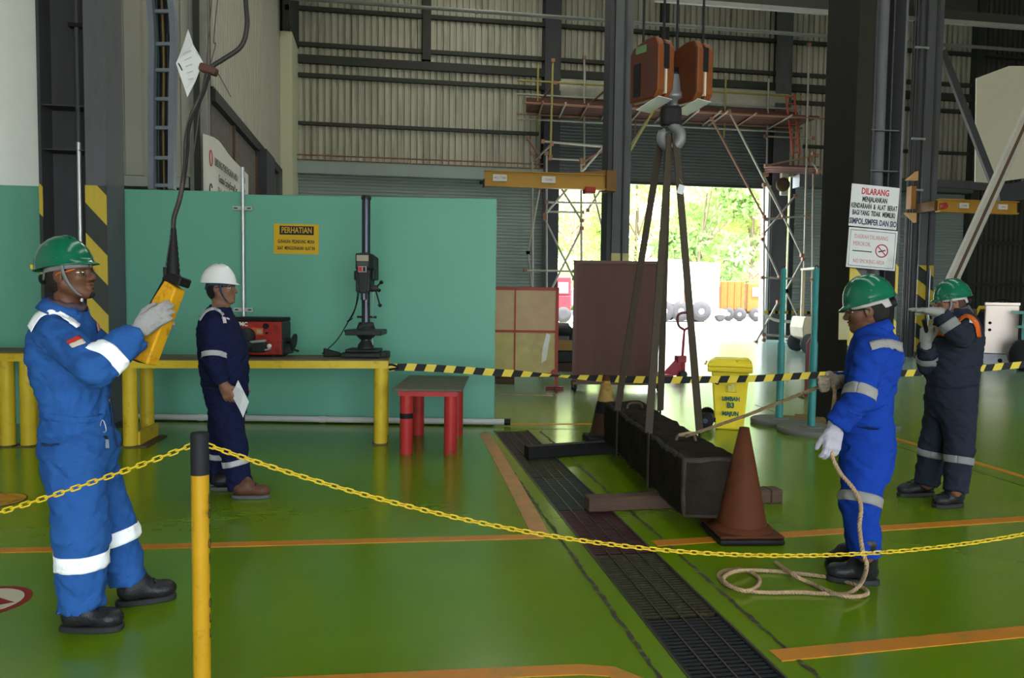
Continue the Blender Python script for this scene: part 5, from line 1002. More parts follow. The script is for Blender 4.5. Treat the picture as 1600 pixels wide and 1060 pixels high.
def chain(fn, L, label):
    t = thing('plastic_chain', fn(L * 0.5), label, 'chain'); org = _ORG[t.name]
    s, k, pitch = 0.0, 0, 0.0285; u = 0.0
    while u < L:
        p = fn(u); tg = (fn(u + 0.01) - fn(u - 0.01)).normalized()
        o = bpy.data.objects.new('link', LINK); COL.objects.link(o); o.parent = t
        side = tg.cross(V(0, 0, 1)).normalized(); up = side.cross(tg)
        y, z = ((up * 0.97 + side * 0.22), None) if k % 2 == 0 else ((side * 0.97 - up * 0.22), None)
        o.matrix_local = frame(p - org, tg, y)
        u += pitch * abs(tg.x) if abs(tg.x) > 0.3 else pitch * 0.5; k += 1
def hang(u): f = (u - 2.52) / 2.52; return p0 + V(u, 0, 0.455 + 0.51 * f * f)
chain(lambda u: hang(0.036 + u), 4.98, 'long yellow plastic chain sagging from the post across the picture')
chain(lambda u: p0 + V(-0.036 - u, 0, 0.455 + 0.51 * ((u + 0.036 - 2.52) / 2.52) ** 2), 1.6, 'short yellow plastic chain running from the post to the left edge')
# ---- barrier tape
TY = mat('tape_yellow', (0.58, 0.44, 0.03), 0.4); TB = mat('tape_black', (0.01, 0.01, 0.011), 0.5, spec=0.12)
tp = [(603, 575, 7.75), (640, 574, 7.8), (700, 577, 7.85), (770, 582, 7.9), (860, 587, 8.0), (950, 592, 8.05), (1040, 594, 8.1), (1130, 593, 8.1), (1200, 591, 8.15), (1268, 587, 8.2), (1400, 584, 8.3), (1480, 580, 8.35), (1600, 570, 8.4), (1690, 562, 8.45)]
pts = spline([C(*q) for q in tp], 24)
t = thing('barrier_tape', C(1040, 594, 8.1), 'black and yellow barrier tape stretched across the hall', 'barrier tape')
acc, last, k, m = 0.0, 0, 0, MB(); step = 0.098; marks = [pts[0]]
for i in range(1, len(pts)):
    seg = (pts[i] - pts[i - 1]).length; d = step - acc
    while seg >= d: marks.append(pts[i - 1].lerp(pts[i], d / (pts[i] - pts[i - 1]).length)); d += step
    acc = (seg - (d - step))
hh = 0.036
for i in range(len(marks) - 1):
    a, b = marks[i], marks[i + 1]; u = (b - a).normalized(); sl = u * 0.016
    n_ = V(-u.y, u.x, 0); tw = 0.0
    x = b.x; nar = 1.0
    f = abs(C(0, 0, 1).x * 0 + x - C(872, 588, 8.0).x)
    if f < 0.45: nar = 0.25 + 0.75 * f / 0.45
    fa = abs(a.x - C(872, 588, 8.0).x); nara = 0.25 + 0.75 * fa / 0.45 if fa < 0.45 else 1.0
    up = V(0, 0, hh)
    m.quad(a - up * nara - sl, b - up * nar - sl, b + up * nar + sl, a + up * nara + sl, i % 2)
m.build('ribbon', [TY, TB], t, thick=0.0015)
MB().tube(spline([C(600, 572, 7.7), C(612, 570, 7.75), C(622, 575, 7.78), C(608, 578, 7.72)], 4), 0.012, 6).build('knot', TB, t)
# ---- tag rope
ROPE = mat('tan_hemp_rope', (0.36, 0.25, 0.15), 0.9, var=0.3, scale=40, bump=0.6, bscale=120)
t = thing('tag_rope', G(1270, 918), 'tan tag rope from the block through gloved hands to a coil on the floor', 'rope')
RH = C(1292, 600, 4.22); LH = C(1302, 688, 3.98)
def twist(pts, r, name, parent):
    """three-strand laid rope"""
    pts = [Vector(p) for p in pts]; b = MB()
    L = [0.0]
    for i in range(1, len(pts)): L.append(L[-1] + (pts[i] - pts[i - 1]).length)
    n = max(8, int(L[-1] / 0.008)); P = []; j = 0
    for k in range(n + 1):
        s_ = L[-1] * k / n
        while j < len(L) - 2 and L[j + 1] < s_: j += 1
        P.append(pts[j].lerp(pts[j + 1], (s_ - L[j]) / max(1e-6, L[j + 1] - L[j])))
    for st in range(3):
        Q = []
        for k, p in enumerate(P):
            tg = (P[min(k + 1, n)] - P[max(k - 1, 0)]).normalized(); e = tg.cross(V(0.31, 0.2, 0.93)).normalized(); f = tg.cross(e)
            a = 2 * math.pi * (st / 3 + k * 0.008 / 0.052); Q.append(p + (e * math.cos(a) + f * math.sin(a)) * r * 0.52)
        b.tube(Q, r * 0.56, 5)
    return b.build(name, ROPE, parent)
twist([BTOP, BTOP.lerp(RH, 0.5) - V(0, 0, 0.01), RH], 0.011, 'taut_run', t)
twist(spline([RH, C(1303, 606, 4.15), C(1304, 622, 4.08), C(1300, 655, 4.0), LH], 8), 0.011, 'hand_loop', t)
fl_ = lambda x, y, z=0.012: G(x, y, z)
twist(spline([LH, C(1300, 712, 3.97), C(1312, 738, 3.95), C(1334, 765, 3.92), C(1345, 790, 3.9), C(1343, 825, 3.88), C(1348, 862, 3.86), C(1354, 885, 3.85), fl_(1345, 912, 0.05), fl_(1325, 928), fl_(1290, 928), fl_(1250, 926), fl_(1190, 926), fl_(1150, 920), fl_(1128, 908), fl_(1124, 897), fl_(1140, 891), fl_(1165, 892), fl_(1185, 903), fl_(1184, 916), fl_(1165, 924, 0.028),
               fl_(1140, 915, 0.034), fl_(1130, 904, 0.034), fl_(1150, 893, 0.034), fl_(1190, 892), fl_(1240, 896), fl_(1290, 902), fl_(1330, 912), fl_(1352, 921), fl_(1353, 930), fl_(1325, 933, 0.03), fl_(1300, 926, 0.03), fl_(1265, 911), fl_(1240, 899, 0.035), fl_(1212, 879)], 8), 0.011, 'floor_coil', t)
twist(spline([BTOP + V(-0.05, 0, 0.01), BTOP + V(0.0, -0.04, 0.03), BTOP + V(0.06, 0, 0.02), BTOP + V(0.0, 0.04, 0.0), BTOP + V(-0.05, 0, 0.01)], 5), 0.011, 'knot', t)
# ================================================================== outside: trucks, cars, trees
OT = mat('truck_orange', (0.26, 0.088, 0.022), 0.5); TYRE = mat('yard_tyre', (0.045, 0.045, 0.05), 0.8, spec=0.1); GLASS = mat('dark_window_glass', (0.12, 0.15, 0.17), 0.1)
def wheel(b, x, y, r, w, X): pass
def truck(p, X, m, label, box_w, cabx, scale, name, boxcol):
    t = thing(name, p, label, 'truck'); S = scale
    MB(X).bx(-box_w, cabx - 0.15 * S, 0, 2.0 * S, 0.75 * S, 2.75 * S).build('cargo_body', boxcol, t, bevel=0.04 * S)
    for k in range(4): x = -box_w + 0.1 * S + k * (box_w + cabx - 0.35 * S) / 3.2; MB(X).bx(x, x + 0.08 * S, -0.05 * S, 0, 0.8 * S, 2.7 * S).build('body_rib', boxcol, t)
    MB(X).bx(cabx, cabx + 1.5 * S, 0.05 * S, 1.95 * S, 0.65 * S, 2.65 * S).build('cab', m, t, bevel=0.1 * S, seg=2)
    MB(X).bx(cabx + 0.35 * S, cabx + 1.2 * S, -0.0, 0.06 * S, 1.7 * S, 2.35 * S).build('side_window', GLASS, t); MB(X).bx(cabx + 1.48 * S, cabx + 1.54 * S, 0.2 * S, 1.8 * S, 1.6 * S, 2.4 * S).build('windscreen', GLASS, t)
    MB(X).bx(-box_w + 0.1, cabx + 1.3 * S, 0.5 * S, 1.5 * S, 0.5 * S, 0.8 * S).build('chassis', mat('chassis_grey', (0.12, 0.12, 0.14), 0.6), t)
    MB(X).bx(cabx - 0.12 * S, cabx, 0.1, 1.9 * S, 0.8 * S, 2.6 * S).build('dark_gap', mat('brown_shadow_gap', (0.10, 0.05, 0.03), 0.7), t)
    for x in (-box_w + 0.6 * S, -box_w + 1.35 * S, cabx + 0.65 * S):
        for y in (0.05 * S, 1.75 * S):
            w_ = MB(X).lathe([(0.22 * S, -0.13), (0.44 * S, -0.12), (0.47 * S, 0), (0.44 * S, 0.12), (0.22 * S, 0.13)], (x, y, 0.47 * S), (0, 1, 0), 18).build('wheel', TYRE, t)
            MB(X).lathe([(0.22 * S, -0.1), (0.1 * S, -0.14)], (x, y, 0.47 * S), (0, 1, 0), 12).build('hub', STEEL, w_)
p = G(1158, 502); X = LF(p, -0.30); truck(p, X, OT, 'orange garbage truck parked outside under the trees', 1.35, 0.30, 0.92, 'garbage_truck', OT)
WT = mat('truck_white', (0.42, 0.40, 0.42), 0.5); p = G(1068, 503); X = LF(p, 0.1); truck(p, X, WT, 'white box truck parked outside behind the slings', 2.0, 0.2, 1.35, 'box_truck', WT)
p = G(1110, 503); X = LF(p, 0.0); t = thing('white_car', p, 'white car with raised bonnet parked beside the orange truck', 'car')
MB(X).prism([(-1.3, 0, 0.35), (1.0, 0, 0.35), (1.05, 0, 0.7), (0.4, 0, 0.85), (0.1, 0, 1.3), (-0.9, 0, 1.35), (-1.35, 0, 0.9)], (0, 1.6, 0)).build('body', WT, t, bevel=0.06, seg=2); MB(X).bar((0.35, 0.8, 0.9), (-0.25, 0.8, 1.75), 1.5, 0.05).build('bonnet', WT, t)
MB(X).prism([(-0.8, -0.02, 0.9), (0.15, -0.02, 0.9), (0.0, -0.02, 1.22), (-0.75, -0.02, 1.25)], (0, 0.03, 0)).build('side_window', GLASS, t)
for x in (-0.85, 0.6): MB(X).lathe([(0.2, -0.1), (0.31, -0.08), (0.33, 0), (0.31, 0.1)], (x, 0.1, 0.33), (0, 1, 0), 16).build('wheel', TYRE, t)
p = G(880, 505); X = LF(p, 0.0); t = thing('red_tractor_truck', p, 'red truck front parked outside between the two boards', 'truck'); RT = mat('truck_red', (0.22, 0.02, 0.03), 0.5)
MB(X).bx(-2.2, 0.4, 0, 2, 0.6, 1.5).bx(-0.6, 0.4, 0, 2, 1.5, 2.5).build('cab', RT, t, bevel=0.06); MB(X).bx(-0.3, 0.25, -0.02, 0.1, 1.6, 2.2).build('side_window', GLASS, t); MB(X).bx(0.4, 2.2, 0.3, 1.7, 0.9, 1.9).build('white_tank', WT, t, bevel=0.1)
MB(X).bx(-2.3, 2.4, 0.3, 1.7, 0.45, 0.62).build('chassis', mat('chassis_grey', (0, 0, 0)), t)
for x in (-1.5, 0.0, 1.6): MB(X).lathe([(0.2, -0.13), (0.42, -0.12), (0.45, 0), (0.42, 0.12)], (x, 0.1, 0.45), (0, 1, 0), 16).build('wheel', TYRE, t)
p = G(1096, 501.5); t = thing('yard_cone', p, 'small red traffic cone standing outside between the vehicles', 'traffic cone'); MB().lathe([(0.28, 0), (0.28, 0.06), (0.2, 0.06), (0.05, 1.1)], p, seg=14).build('body', RT, t); MB().lathe([(0.135, 0.5), (0.105, 0.72)], p, seg=14).build('white_band', WT, t)
LEAF = [mat('leaf_bright', (0.50, 0.64, 0.27), 0.6, transl=0.55, var=0.35, scale=0.6), mat('leaf_yellow_green', (0.64, 0.70, 0.34), 0.6, transl=0.55, var=0.3, scale=0.6), mat('leaf_deep', (0.36, 0.52, 0.22), 0.6, transl=0.5, var=0.35, scale=0.6)]
BARK = mat('pale_bark', (0.17, 0.13, 0.10), 0.9)
def tree(p, H, R, lm, n, label, z_low=0.25, lean=0.0, leaf=0.34):
    t = thing('tree', p, label, 'tree', 'trees beyond the yard'); p = Vector(p)
    trunk = MB(); top = p + V(lean * H, 0, H * 0.75)
    trunk.tube(spline([p, p.lerp(top, 0.35) + V(random.uniform(-.3, .3), 0, 0), top], 5), [0.22 * (1 - 0.75 * k / 10) for k in range(11)], 8)
    cl = []
    for k in range(9):
        a = random.uniform(0, 6.28); zf = random.uniform(z_low, 0.95); rr = R * math.sqrt(max(0.1, 1 - abs(zf - 0.6) * 1.4)) * random.uniform(0.35, 0.9)
        c = p + V(lean * H * zf + rr * math.cos(a), rr * math.sin(a), H * zf); cl.append((c, R * random.uniform(0.32, 0.55)))
        s0 = p.lerp(top, min(0.95, zf * 0.8)); trunk.tube([s0, s0.lerp(c, 0.5) + V(0, 0, 0.3), c], [0.08, 0.05, 0.02], 5)
    trunk.build('trunk', BARK, t)
    N = n; ci = RNG.integers(0, len(cl), N); C0 = np.array([list(c) for c, r in cl])[ci]; R0 = np.array([r for c, r in cl])[ci]
    d = RNG.normal(size=(N, 3)); d /= np.linalg.norm(d, axis=1)[:, None]; P = C0 + d * (R0 * RNG.random(N) ** 0.45)[:, None] * np.array([1, 1, 0.75])
    e1 = RNG.normal(size=(N, 3)); e1 /= np.linalg.norm(e1, axis=1)[:, None]; e2 = np.cross(e1, RNG.normal(size=(N, 3))); e2 /= np.linalg.norm(e2, axis=1)[:, None]
    s = leaf * RNG.uniform(0.6, 1.3, N)[:, None]; e1 = e1 * s; e2 = e2 * s * 0.42
    up = np.array([0, 0, 1.0]) * s * 0.12
    V_ = np.stack([P - e1, P + e2 + up, P + e1, P - e2 + up], 1).reshape(-1, 3) - np.array(list(p))
    me = bpy.data.meshes.new('foliage'); me.from_pydata(V_.tolist(), [], np.arange(N * 4).reshape(-1, 4).tolist()); me.materials.append(lm)
    tag(link('foliage', me, t), kind='stuff')
spots = [(872, 66, 15, 5.5, 1, 4000, 'pale green tree outside behind the left scaffold tower'), (905, 60, 12, 4.5, 0, 4000, 'bright tree outside above the brown board edge'), (940, 72, 17, 6, 1, 4000, 'tall yellow green tree outside beside the slim column'), (1000, 64, 14, 5, 0, 4500, 'bright green tree outside behind the left sling leg'), (1045, 76, 18, 6, 1, 4000, 'tall pale tree outside behind the crane slings'),
         (1090, 62, 13, 4.6, 2, 4500, 'deep green tree outside to the right of the slings'), (1128, 70, 16, 5.5, 0, 4500, 'bright tree outside above the orange truck cargo body'), (1172, 61, 15, 5.5, 1, 5000, 'big sunlit yellow green tree outside above the truck cab'), (1215, 74, 18, 6, 0, 3500, 'bright tree outside hidden by the doorway column'), (820, 72, 16, 6, 0, 2500, 'green tree outside hidden by the closed shutter')]
for px, d, H, R, k, n, lb in spots: q = C(px, 480, d); tree((q.x, q.y, -0.03), H, R, LEAF[k], n, lb, lean=random.uniform(-0.08, 0.08))
for i, (px, d) in enumerate([(850 + 33 * k, 80 + (k * 7) % 5) for k in range(12)]):
    q = C(px, 480, d); t = thing('shrub', (q.x, q.y, -0.03), 'low green shrub growing under the trees outside the doorway', 'shrub', 'shrubs under the trees')
    N = 1400; P = RNG.normal(size=(N, 3)) * np.array([1.6, 1.2, 1.5]) + np.array([0, 0, 2.2]); P[:, 2] = np.abs(P[:, 2]); e1 = RNG.normal(size=(N, 3)); e1 /= np.linalg.norm(e1, axis=1)[:, None]; e2 = np.cross(e1, RNG.normal(size=(N, 3))); e2 /= np.linalg.norm(e2, axis=1)[:, None]
    V_ = np.stack([P - e1 * .36, P + e2 * .17, P + e1 * .36, P - e2 * .17], 1).reshape(-1, 3); me = bpy.data.meshes.new('foliage'); me.from_pydata(V_.tolist(), [], np.arange(N * 4).reshape(-1, 4).tolist()); me.materials.append(LEAF[(2, 0, 2)[i % 3]]); tag(link('foliage', me, t), kind='stuff')
    MB().tube([(q.x, q.y, 0), (q.x + 0.1, q.y, 2.0)], 0.06, 6).build('stem', BARK, t)
# ================================================================== PEOPLE
def nrm(v): v = Vector(v); return v.normalized()
class Field:
    """signed distance field built from shapes; shapes are meshed as one continuous surface"""
    def __init__(s): s.ops = []
    def add(s, f, lo, hi, k=0.02, op='u'): s.ops.append((f, np.array(lo, float), np.array(hi, float), k, op)); return s
    def rc(s, a, b, ra, rb, k=0.02, op='u', flat_a=False, flat_b=False, sq=None):
        a, b = np.array(a, float), np.array(b, float); d = b - a; L2 = float(d @ d); n = d / math.sqrt(L2)
        def f(P):
            v = P - a; t = np.clip((v @ d) / L2, 0, 1); w = v - t[..., None] * d
            if sq is not None: ax = np.array(sq[0], float); c = w @ ax; w = w + (c * (sq[1] - 1))[..., None] * ax
            o = np.sqrt((w * w).sum(-1)) - (ra + (rb - ra) * t)
            if flat_b: o = np.maximum(o, (P - b) @ n)
            if flat_a: o = np.maximum(o, (a - P) @ n)
            return o
        r = max(ra, rb); return s.add(f, np.minimum(a, b) - r, np.maximum(a, b) + r, k, op)
    def el(s, c, axes, radii, k=0.02, op='u'):
        c = np.array(c, float); A = np.array([list(x) for x in axes], float).T; R = np.array(radii, float); m = R.min()
        def f(P):
            q = ((P - c) @ A); k0 = np.sqrt(((q / R) ** 2).sum(-1)); k1 = np.sqrt(((q / (R * R)) ** 2).sum(-1)) + 1e-9
            return k0 * (k0 - 1) / k1
        r = R.max(); return s.add(f, c - r, c + r, k, op)
    def bxr(s, c, axes, half, r, k=0.02, op='u'):
        c = np.array(c, float); A = np.array([list(x) for x in axes], float).T; H = np.array(half, float) - r
        def f(P):
            q = np.abs((P - c) @ A) - H; return np.sqrt((np.maximum(q, 0) ** 2).sum(-1)) + np.minimum(q.max(-1), 0) - r
        R = np.linalg.norm(half); return s.add(f, c - R, c + R, k, op)
    def loft(s, st, lat, fwd, k=0.03, p=2.3):
        """torso: stations (centre xyz, half width, half depth), rising in z"""
        Z = np.array([q[0][2] for q in st]); CX = np.array([q[0][0] for q in st]); CY = np.array([q[0][1] for q in st]); A = np.array([q[1] for q in st]); B = np.array([q[2] for q in st])
        lt, fw = np.array(lat, float), np.array(fwd, float)
        zz = np.linspace(Z[0], Z[-1], 80)
        def sm(v):
            w = np.interp(zz, Z, v); kk = np.ones(9) / 9; return np.convolve(np.pad(w, 4, mode='edge'), kk, 'valid')
        CXs, CYs, As, Bs = sm(CX), sm(CY), sm(A), sm(B)
        def f(P):
            z = P[..., 2]; cx = np.interp(z, zz, CXs); cy = np.interp(z, zz, CYs); a = np.interp(z, zz, As); b = np.interp(z, zz, Bs)
            dx, dy = P[..., 0] - cx, P[..., 1] - cy; u = np.abs(dx * lt[0] + dy * lt[1]) / a; v = np.abs(dx * fw[0] + dy * fw[1]) / b
            e = (u ** p + v ** p) ** (1 / p); o = (e - 1) * np.minimum(a, b)
            return np.maximum(o, np.maximum(Z[0] - z, z - Z[-1]))
        R = max(A.max(), B.max()); return s.add(f, (CX.min() - R, CY.min() - R, Z[0]), (CX.max() + R, CY.max() + R, Z[-1]), k)
    def __call__(s, P):
        P = np.asarray(P, float); D = np.full(P.shape[:-1], 1.0)
        for f, lo, hi, k, op in s.ops: D = s.mix(D, f(P), k, op)
        return D
    @staticmethod
    def mix(a, b, k, op):
        if op == 'd': return a + b
        if op == 's':
            h = np.clip(0.5 - 0.5 * (b + a) / k, 0, 1); return a * (1 - h) - b * h + k * h * (1 - h)
        h = np.clip(0.5 + 0.5 * (b - a) / k, 0, 1); return b * (1 - h) + a * h - k * h * (1 - h)
    def bounds(s):
        u = [o for o in s.ops if o[4] == 'u']; return np.min([o[1] for o in u], 0) - 0.03, np.max([o[2] for o in u], 0) + 0.03
    def grid(s, X, Y, Z):
        D = np.full((len(X), len(Y), len(Z)), 1.0, np.float32); mg = 0.05
        for f, lo, hi, k, op in s.ops:
            m = mg + (k if op == 'u' else 0)
            if op == 'd': sl = (slice(None),) * 3
            else: sl = tuple(slice(max(0, np.searchsorted(A, l - m) - 1), np.searchsorted(A, h + m) + 1) for A, l, h in zip((X, Y, Z), lo, hi))
            xs, ys, zs = X[sl[0]], Y[sl[1]], Z[sl[2]]
            if min(len(xs), len(ys), len(zs)) == 0: continue
            P = np.empty((len(xs), len(ys), len(zs), 3), np.float32); P[..., 0] = xs[:, None, None]; P[..., 1] = ys[None, :, None]; P[..., 2] = zs[None, None, :]
            D[sl] = s.mix(D[sl], f(P), k, op)
        return D
    def grad(s, P, e=0.003):
        P = np.asarray(P, float); g = np.stack([s(P + np.eye(3)[i] * e) - s(P - np.eye(3)[i] * e) for i in range(3)], -1); return g / (np.linalg.norm(g, axis=-1, keepdims=True) + 1e-9)
    def project(s, P, n=8):
        P = np.asarray(P, float).copy()
        for _ in range(n): P -= s.grad(P) * (s(P) * 0.8)[..., None]
        return P
    def trace(s, px, py, d0, d1, off=0.003):
        """first hit of the sight line through a pixel between two depths"""
        r = np.array(ray(px, py)); o = np.array(_O); t = np.linspace(d0, d1, 240); P = o + t[:, None] * r; D = s(P); i = np.argmax(D < 0)
        if D[i] >= 0: i = int(np.argmin(np.abs(D)))
        a, b = t[max(i - 1, 0)], t[i]
        for _ in range(12):
            m = (a + b) / 2
            if s(o + m * r) < 0: b = m
            else: a = m
        p = o + b * r; return Vector(p + s.grad(p) * off)
def axis_grid(lo, hi, base, zones=()):
    out = [lo]
    while out[-1] < hi:
        st = base
        for a, b, f in zones:
            if a <= out[-1] <= b: st = min(st, f)
        out.append(out[-1] + st)
    return np.array(out, np.float32)
def surface(D, X, Y, Z):
    """naive surface nets"""
    I = D < 0; nx, ny, nz = D.shape
    c = np.zeros((nx - 1, ny - 1, nz - 1), np.int8)
    for i in (0, 1):
        for j in (0, 1):
            for k in (0, 1): c += I[i:nx - 1 + i, j:ny - 1 + j, k:nz - 1 + k]
    act = (c > 0) & (c < 8); ids = np.full(act.shape, -1, np.int64); ii, jj, kk = np.nonzero(act); ids[ii, jj, kk] = np.arange(len(ii))
    acc = np.zeros((len(ii), 3)); cnt = np.zeros(len(ii)); G_ = [X, Y, Z]; base = [ii, jj, kk]
    for ax in range(3):
        o1, o2 = [q for q in range(3) if q != ax]
        for u in (0, 1):
            for v in (0, 1):
                p = [ii.copy(), jj.copy(), kk.copy()]; p[o1] = p[o1] + u; p[o2] = p[o2] + v; q = [x.copy() for x in p]; q[ax] = q[ax] + 1
                da, db = D[tuple(p)], D[tuple(q)]; m = (da < 0) != (db < 0); t = np.where(m, da / np.where(m, da - db, 1), 0)
                pos = np.zeros((len(ii), 3)); pos[:, o1] = G_[o1][p[o1]]; pos[:, o2] = G_[o2][p[o2]]; pos[:, ax] = G_[ax][p[ax]] + t * (G_[ax][q[ax]] - G_[ax][p[ax]])
                acc += pos * m[:, None]; cnt += m
    Vt = acc / np.maximum(cnt, 1)[:, None]; faces = []
    for ax in range(3):
        sl0 = [slice(None)] * 3; sl1 = [slice(None)] * 3; sl0[ax] = slice(0, -1); sl1[ax] = slice(1, None)
        a, b = I[tuple(sl0)], I[tuple(sl1)]; cr = np.argwhere(a != b); o1, o2 = (ax + 1) % 3, (ax + 2) % 3
        ok = (cr[:, o1] > 0) & (cr[:, o2] > 0) & (cr[:, o1] < D.shape[o1] - 1) & (cr[:, o2] < D.shape[o2] - 1); cr = cr[ok]
        def cell(u, v): q = cr.copy(); q[:, o1] -= u; q[:, o2] -= v; return ids[q[:, 0], q[:, 1], q[:, 2]]
        qd = np.stack([cell(1, 1), cell(0, 1), cell(0, 0), cell(1, 0)], 1); ins = a[tuple(cr.T)]; qd[~ins] = qd[~ins][:, ::-1]; faces.append(qd)
    return Vt, np.concatenate(faces)
def field_mesh(name, F, m, parent, base, zones=((), (), ())):
    lo, hi = F.bounds(); X, Y, Z = (axis_grid(lo[i], hi[i], base, zones[i]) for i in range(3)); Vt, Fc = surface(F.grid(X, Y, Z), X, Y, Z)
    me = bpy.data.meshes.new(name); o = link(name, me, parent); g = np.array(_ORG[o.name]); n, q = len(Vt), len(Fc)
    me.vertices.add(n); me.vertices.foreach_set('co', (Vt - g).astype(np.float32).ravel()); me.loops.add(q * 4); me.loops.foreach_set('vertex_index', Fc.astype(np.int32).ravel())
    me.polygons.add(q); me.polygons.foreach_set('loop_start', np.arange(0, q * 4, 4, dtype=np.int32)); me.polygons.foreach_set('use_smooth', np.ones(q, bool)); me.update(calc_edges=True); me.validate()
    me.materials.append(m); return o
def wrinkle(P, amp, fr=1.0, seed=0.0):
    x, y, z = P[..., 0] * fr, P[..., 1] * fr, P[..., 2] * fr
    w = np.sin(19 * x + 7 * z + seed + 2.1 * np.sin(11 * y + 5 * z)) * np.sin(23 * z - 9 * y + seed * 1.7 + 1.8 * np.sin(13 * x)) + 0.6 * np.sin(41 * z + 17 * x + 2 * np.sin(19 * y + seed)) + 0.45 * np.sin(33 * y - 29 * z + 15 * x + seed)
    r = 1.0 - 2.0 * np.abs(np.sin(15 * z + 9 * x - 6 * y + seed + 1.6 * np.sin(8 * x + 6 * y + seed) + 1.1 * np.sin(9 * z - 7 * y)))
    q = 1.0 - 2.0 * np.abs(np.sin(12 * x - 17 * z + 10 * y + 2.2 * seed + 1.5 * np.sin(10 * z + 5 * x)))
    return amp * (0.55 * np.tanh(w) + 0.75 * np.maximum(r, -0.2) * (0.5 + 0.5 * np.sin(7 * z + 5 * y + seed)) + 0.6 * np.maximum(q, -0.2))
def ring(F, a, b, f, w, r0, parent, m, name='reflective_band', tilt=None, off=0.0045, ang=None, n=56, rows=6):
    """band wrapped round a limb from a to b, at fraction f, width w"""
    a, b = Vector(a), Vector(b); ax = (b - a).normalized(); c = a.lerp(b, f); up = Vector(tilt).normalized() if tilt else ax
    e = up.orthogonal().normalized(); g = up.cross(e); rws = []
    A0, A1 = ang if ang else (0, 2 * math.pi); nn = n
    for j in range(rows):
        o = c + up * (w * (j / (rows - 1) - 0.5)); row = []
        for k in range(nn + 1):
            t = A0 + (A1 - A0) * k / nn; d = e * math.cos(t) + g * math.sin(t); row.append((o, d))
        rws.append(row)
    O = np.array([[list(o) for o, d in r] for r in rws]); Dr = np.array([[list(d) for o, d in r] for r in rws]); lo = np.zeros(O.shape[:2]); hi = np.full(O.shape[:2], r0)
    for _ in range(14):
        mid = (lo + hi) / 2; v = F(O + Dr * mid[..., None]); lo = np.where(v < 0, mid, lo); hi = np.where(v < 0, hi, mid)
    h0 = np.sort(hi, axis=0)[rows // 2]; pad = np.concatenate([h0[-4:-1], h0, h0[1:4]]); sm = np.convolve(pad, np.ones(7) / 7, 'valid'); hi = hi * 0.6 + sm[None] * 0.4
    P = O + Dr * (hi + off)[..., None]; mb = MB().grid([[Vector(p) for p in P[j]] for j in range(rows)])
    return mb.build(name, m, parent, thick=0.002)
def decal(F, quad, d0, d1, m, parent, name, n=(6, 6), off=0.007):
    """cloth patch laid on the surface; quad: four picture points TL TR BR BL"""
    TL, TR, BR, BL = [Vector(q) for q in quad]; rows = []
    for j in range(n[1] + 1):
        row = []
        for i in range(n[0] + 1):
            u, v = i / n[0], j / n[1]; q = TL.lerp(TR, u).lerp(BL.lerp(BR, u), v); row.append(F.trace(q.x, q.y, d0, d1, off))
        rows.append(row)
    return MB().grid(rows[::-1]).build(name, m, parent, thick=0.0015)
def ribbon(F, top, bot, d0, d1, m, parent, name, n=10, off=0.008):
    T = spline([Vector((x, y, 0)) for x, y in top], n); B = spline([Vector((x, y, 0)) for x, y in bot], n); k = min(len(T), len(B))
    rows = [[F.trace(*(p.lerp(q, j / 4).xy), d0, d1, off) for p, q in zip(T[:k], B[:k])] for j in range(5)]
    return MB().grid(rows[::-1]).build(name, m, parent, thick=0.002)
# ---- anatomy
def head_field(F, hc, f, u, S=1.0):
    """hc: middle of the skull, f: where the face looks, u: crown"""
    f = nrm(f); l = nrm(Vector(u).cross(f)); u = f.cross(l).normalized(); A = (f, l, u)
    W_ = lambda x, y, z: hc + (f * x + l * y + u * z) * S
    E = lambda c, r, k=0.015, op='u', ax=None: F.el(W_(*c), ax or A, [q * S for q in r], k * S, op)
    E((-0.008, 0, 0.035), (0.100, 0.078, 0.098)); E((0.035, 0, -0.035), (0.062, 0.062, 0.082), 0.03)
    for y in (-1, 1):
        F.rc(W_(0.0, y * 0.054, -0.055), W_(0.068, y * 0.018, -0.103), 0.024 * S, 0.020 * S, 0.03 * S)
        E((0.060, y * 0.040, -0.030), (0.026, 0.022, 0.022), 0.03)
        F.rc(W_(0.088, y * 0.012, 0.016), W_(0.074, y * 0.046, 0.014), 0.012 * S, 0.011 * S, 0.015 * S)
        E((0.096, y * 0.031, -0.004), (0.016, 0.017, 0.011), 0.014, 's'); E((0.078, y * 0.031, -0.005), (0.0125, 0.0135, 0.0115), 0.004)
        E((-0.008, y * 0.078, -0.014), (0.021, 0.010, 0.034), 0.006, 'u', (nrm(f * 0.95 + l * (-0.5 * y)), nrm(l - f * 0.0), u)); E((-0.004, y * 0.090, -0.010), (0.010, 0.007, 0.019), 0.006, 's')
        E((0.104, y * 0.013, -0.040), (0.013, 0.0095, 0.009), 0.008)
    F.rc(W_(0.088, 0, 0.006), W_(0.113, 0, -0.034), 0.0085 * S, 0.0125 * S, 0.014 * S)
    E((0.093, 0, -0.0625), (0.016, 0.024, 0.0075), 0.007); E((0.091, 0, -0.077), (0.016, 0.020, 0.0085), 0.007); E((0.108, 0, -0.0695), (0.010, 0.022, 0.0022), 0.004, 's')
    E((0.078, 0, -0.104), (0.024, 0.024, 0.020), 0.018); return W_
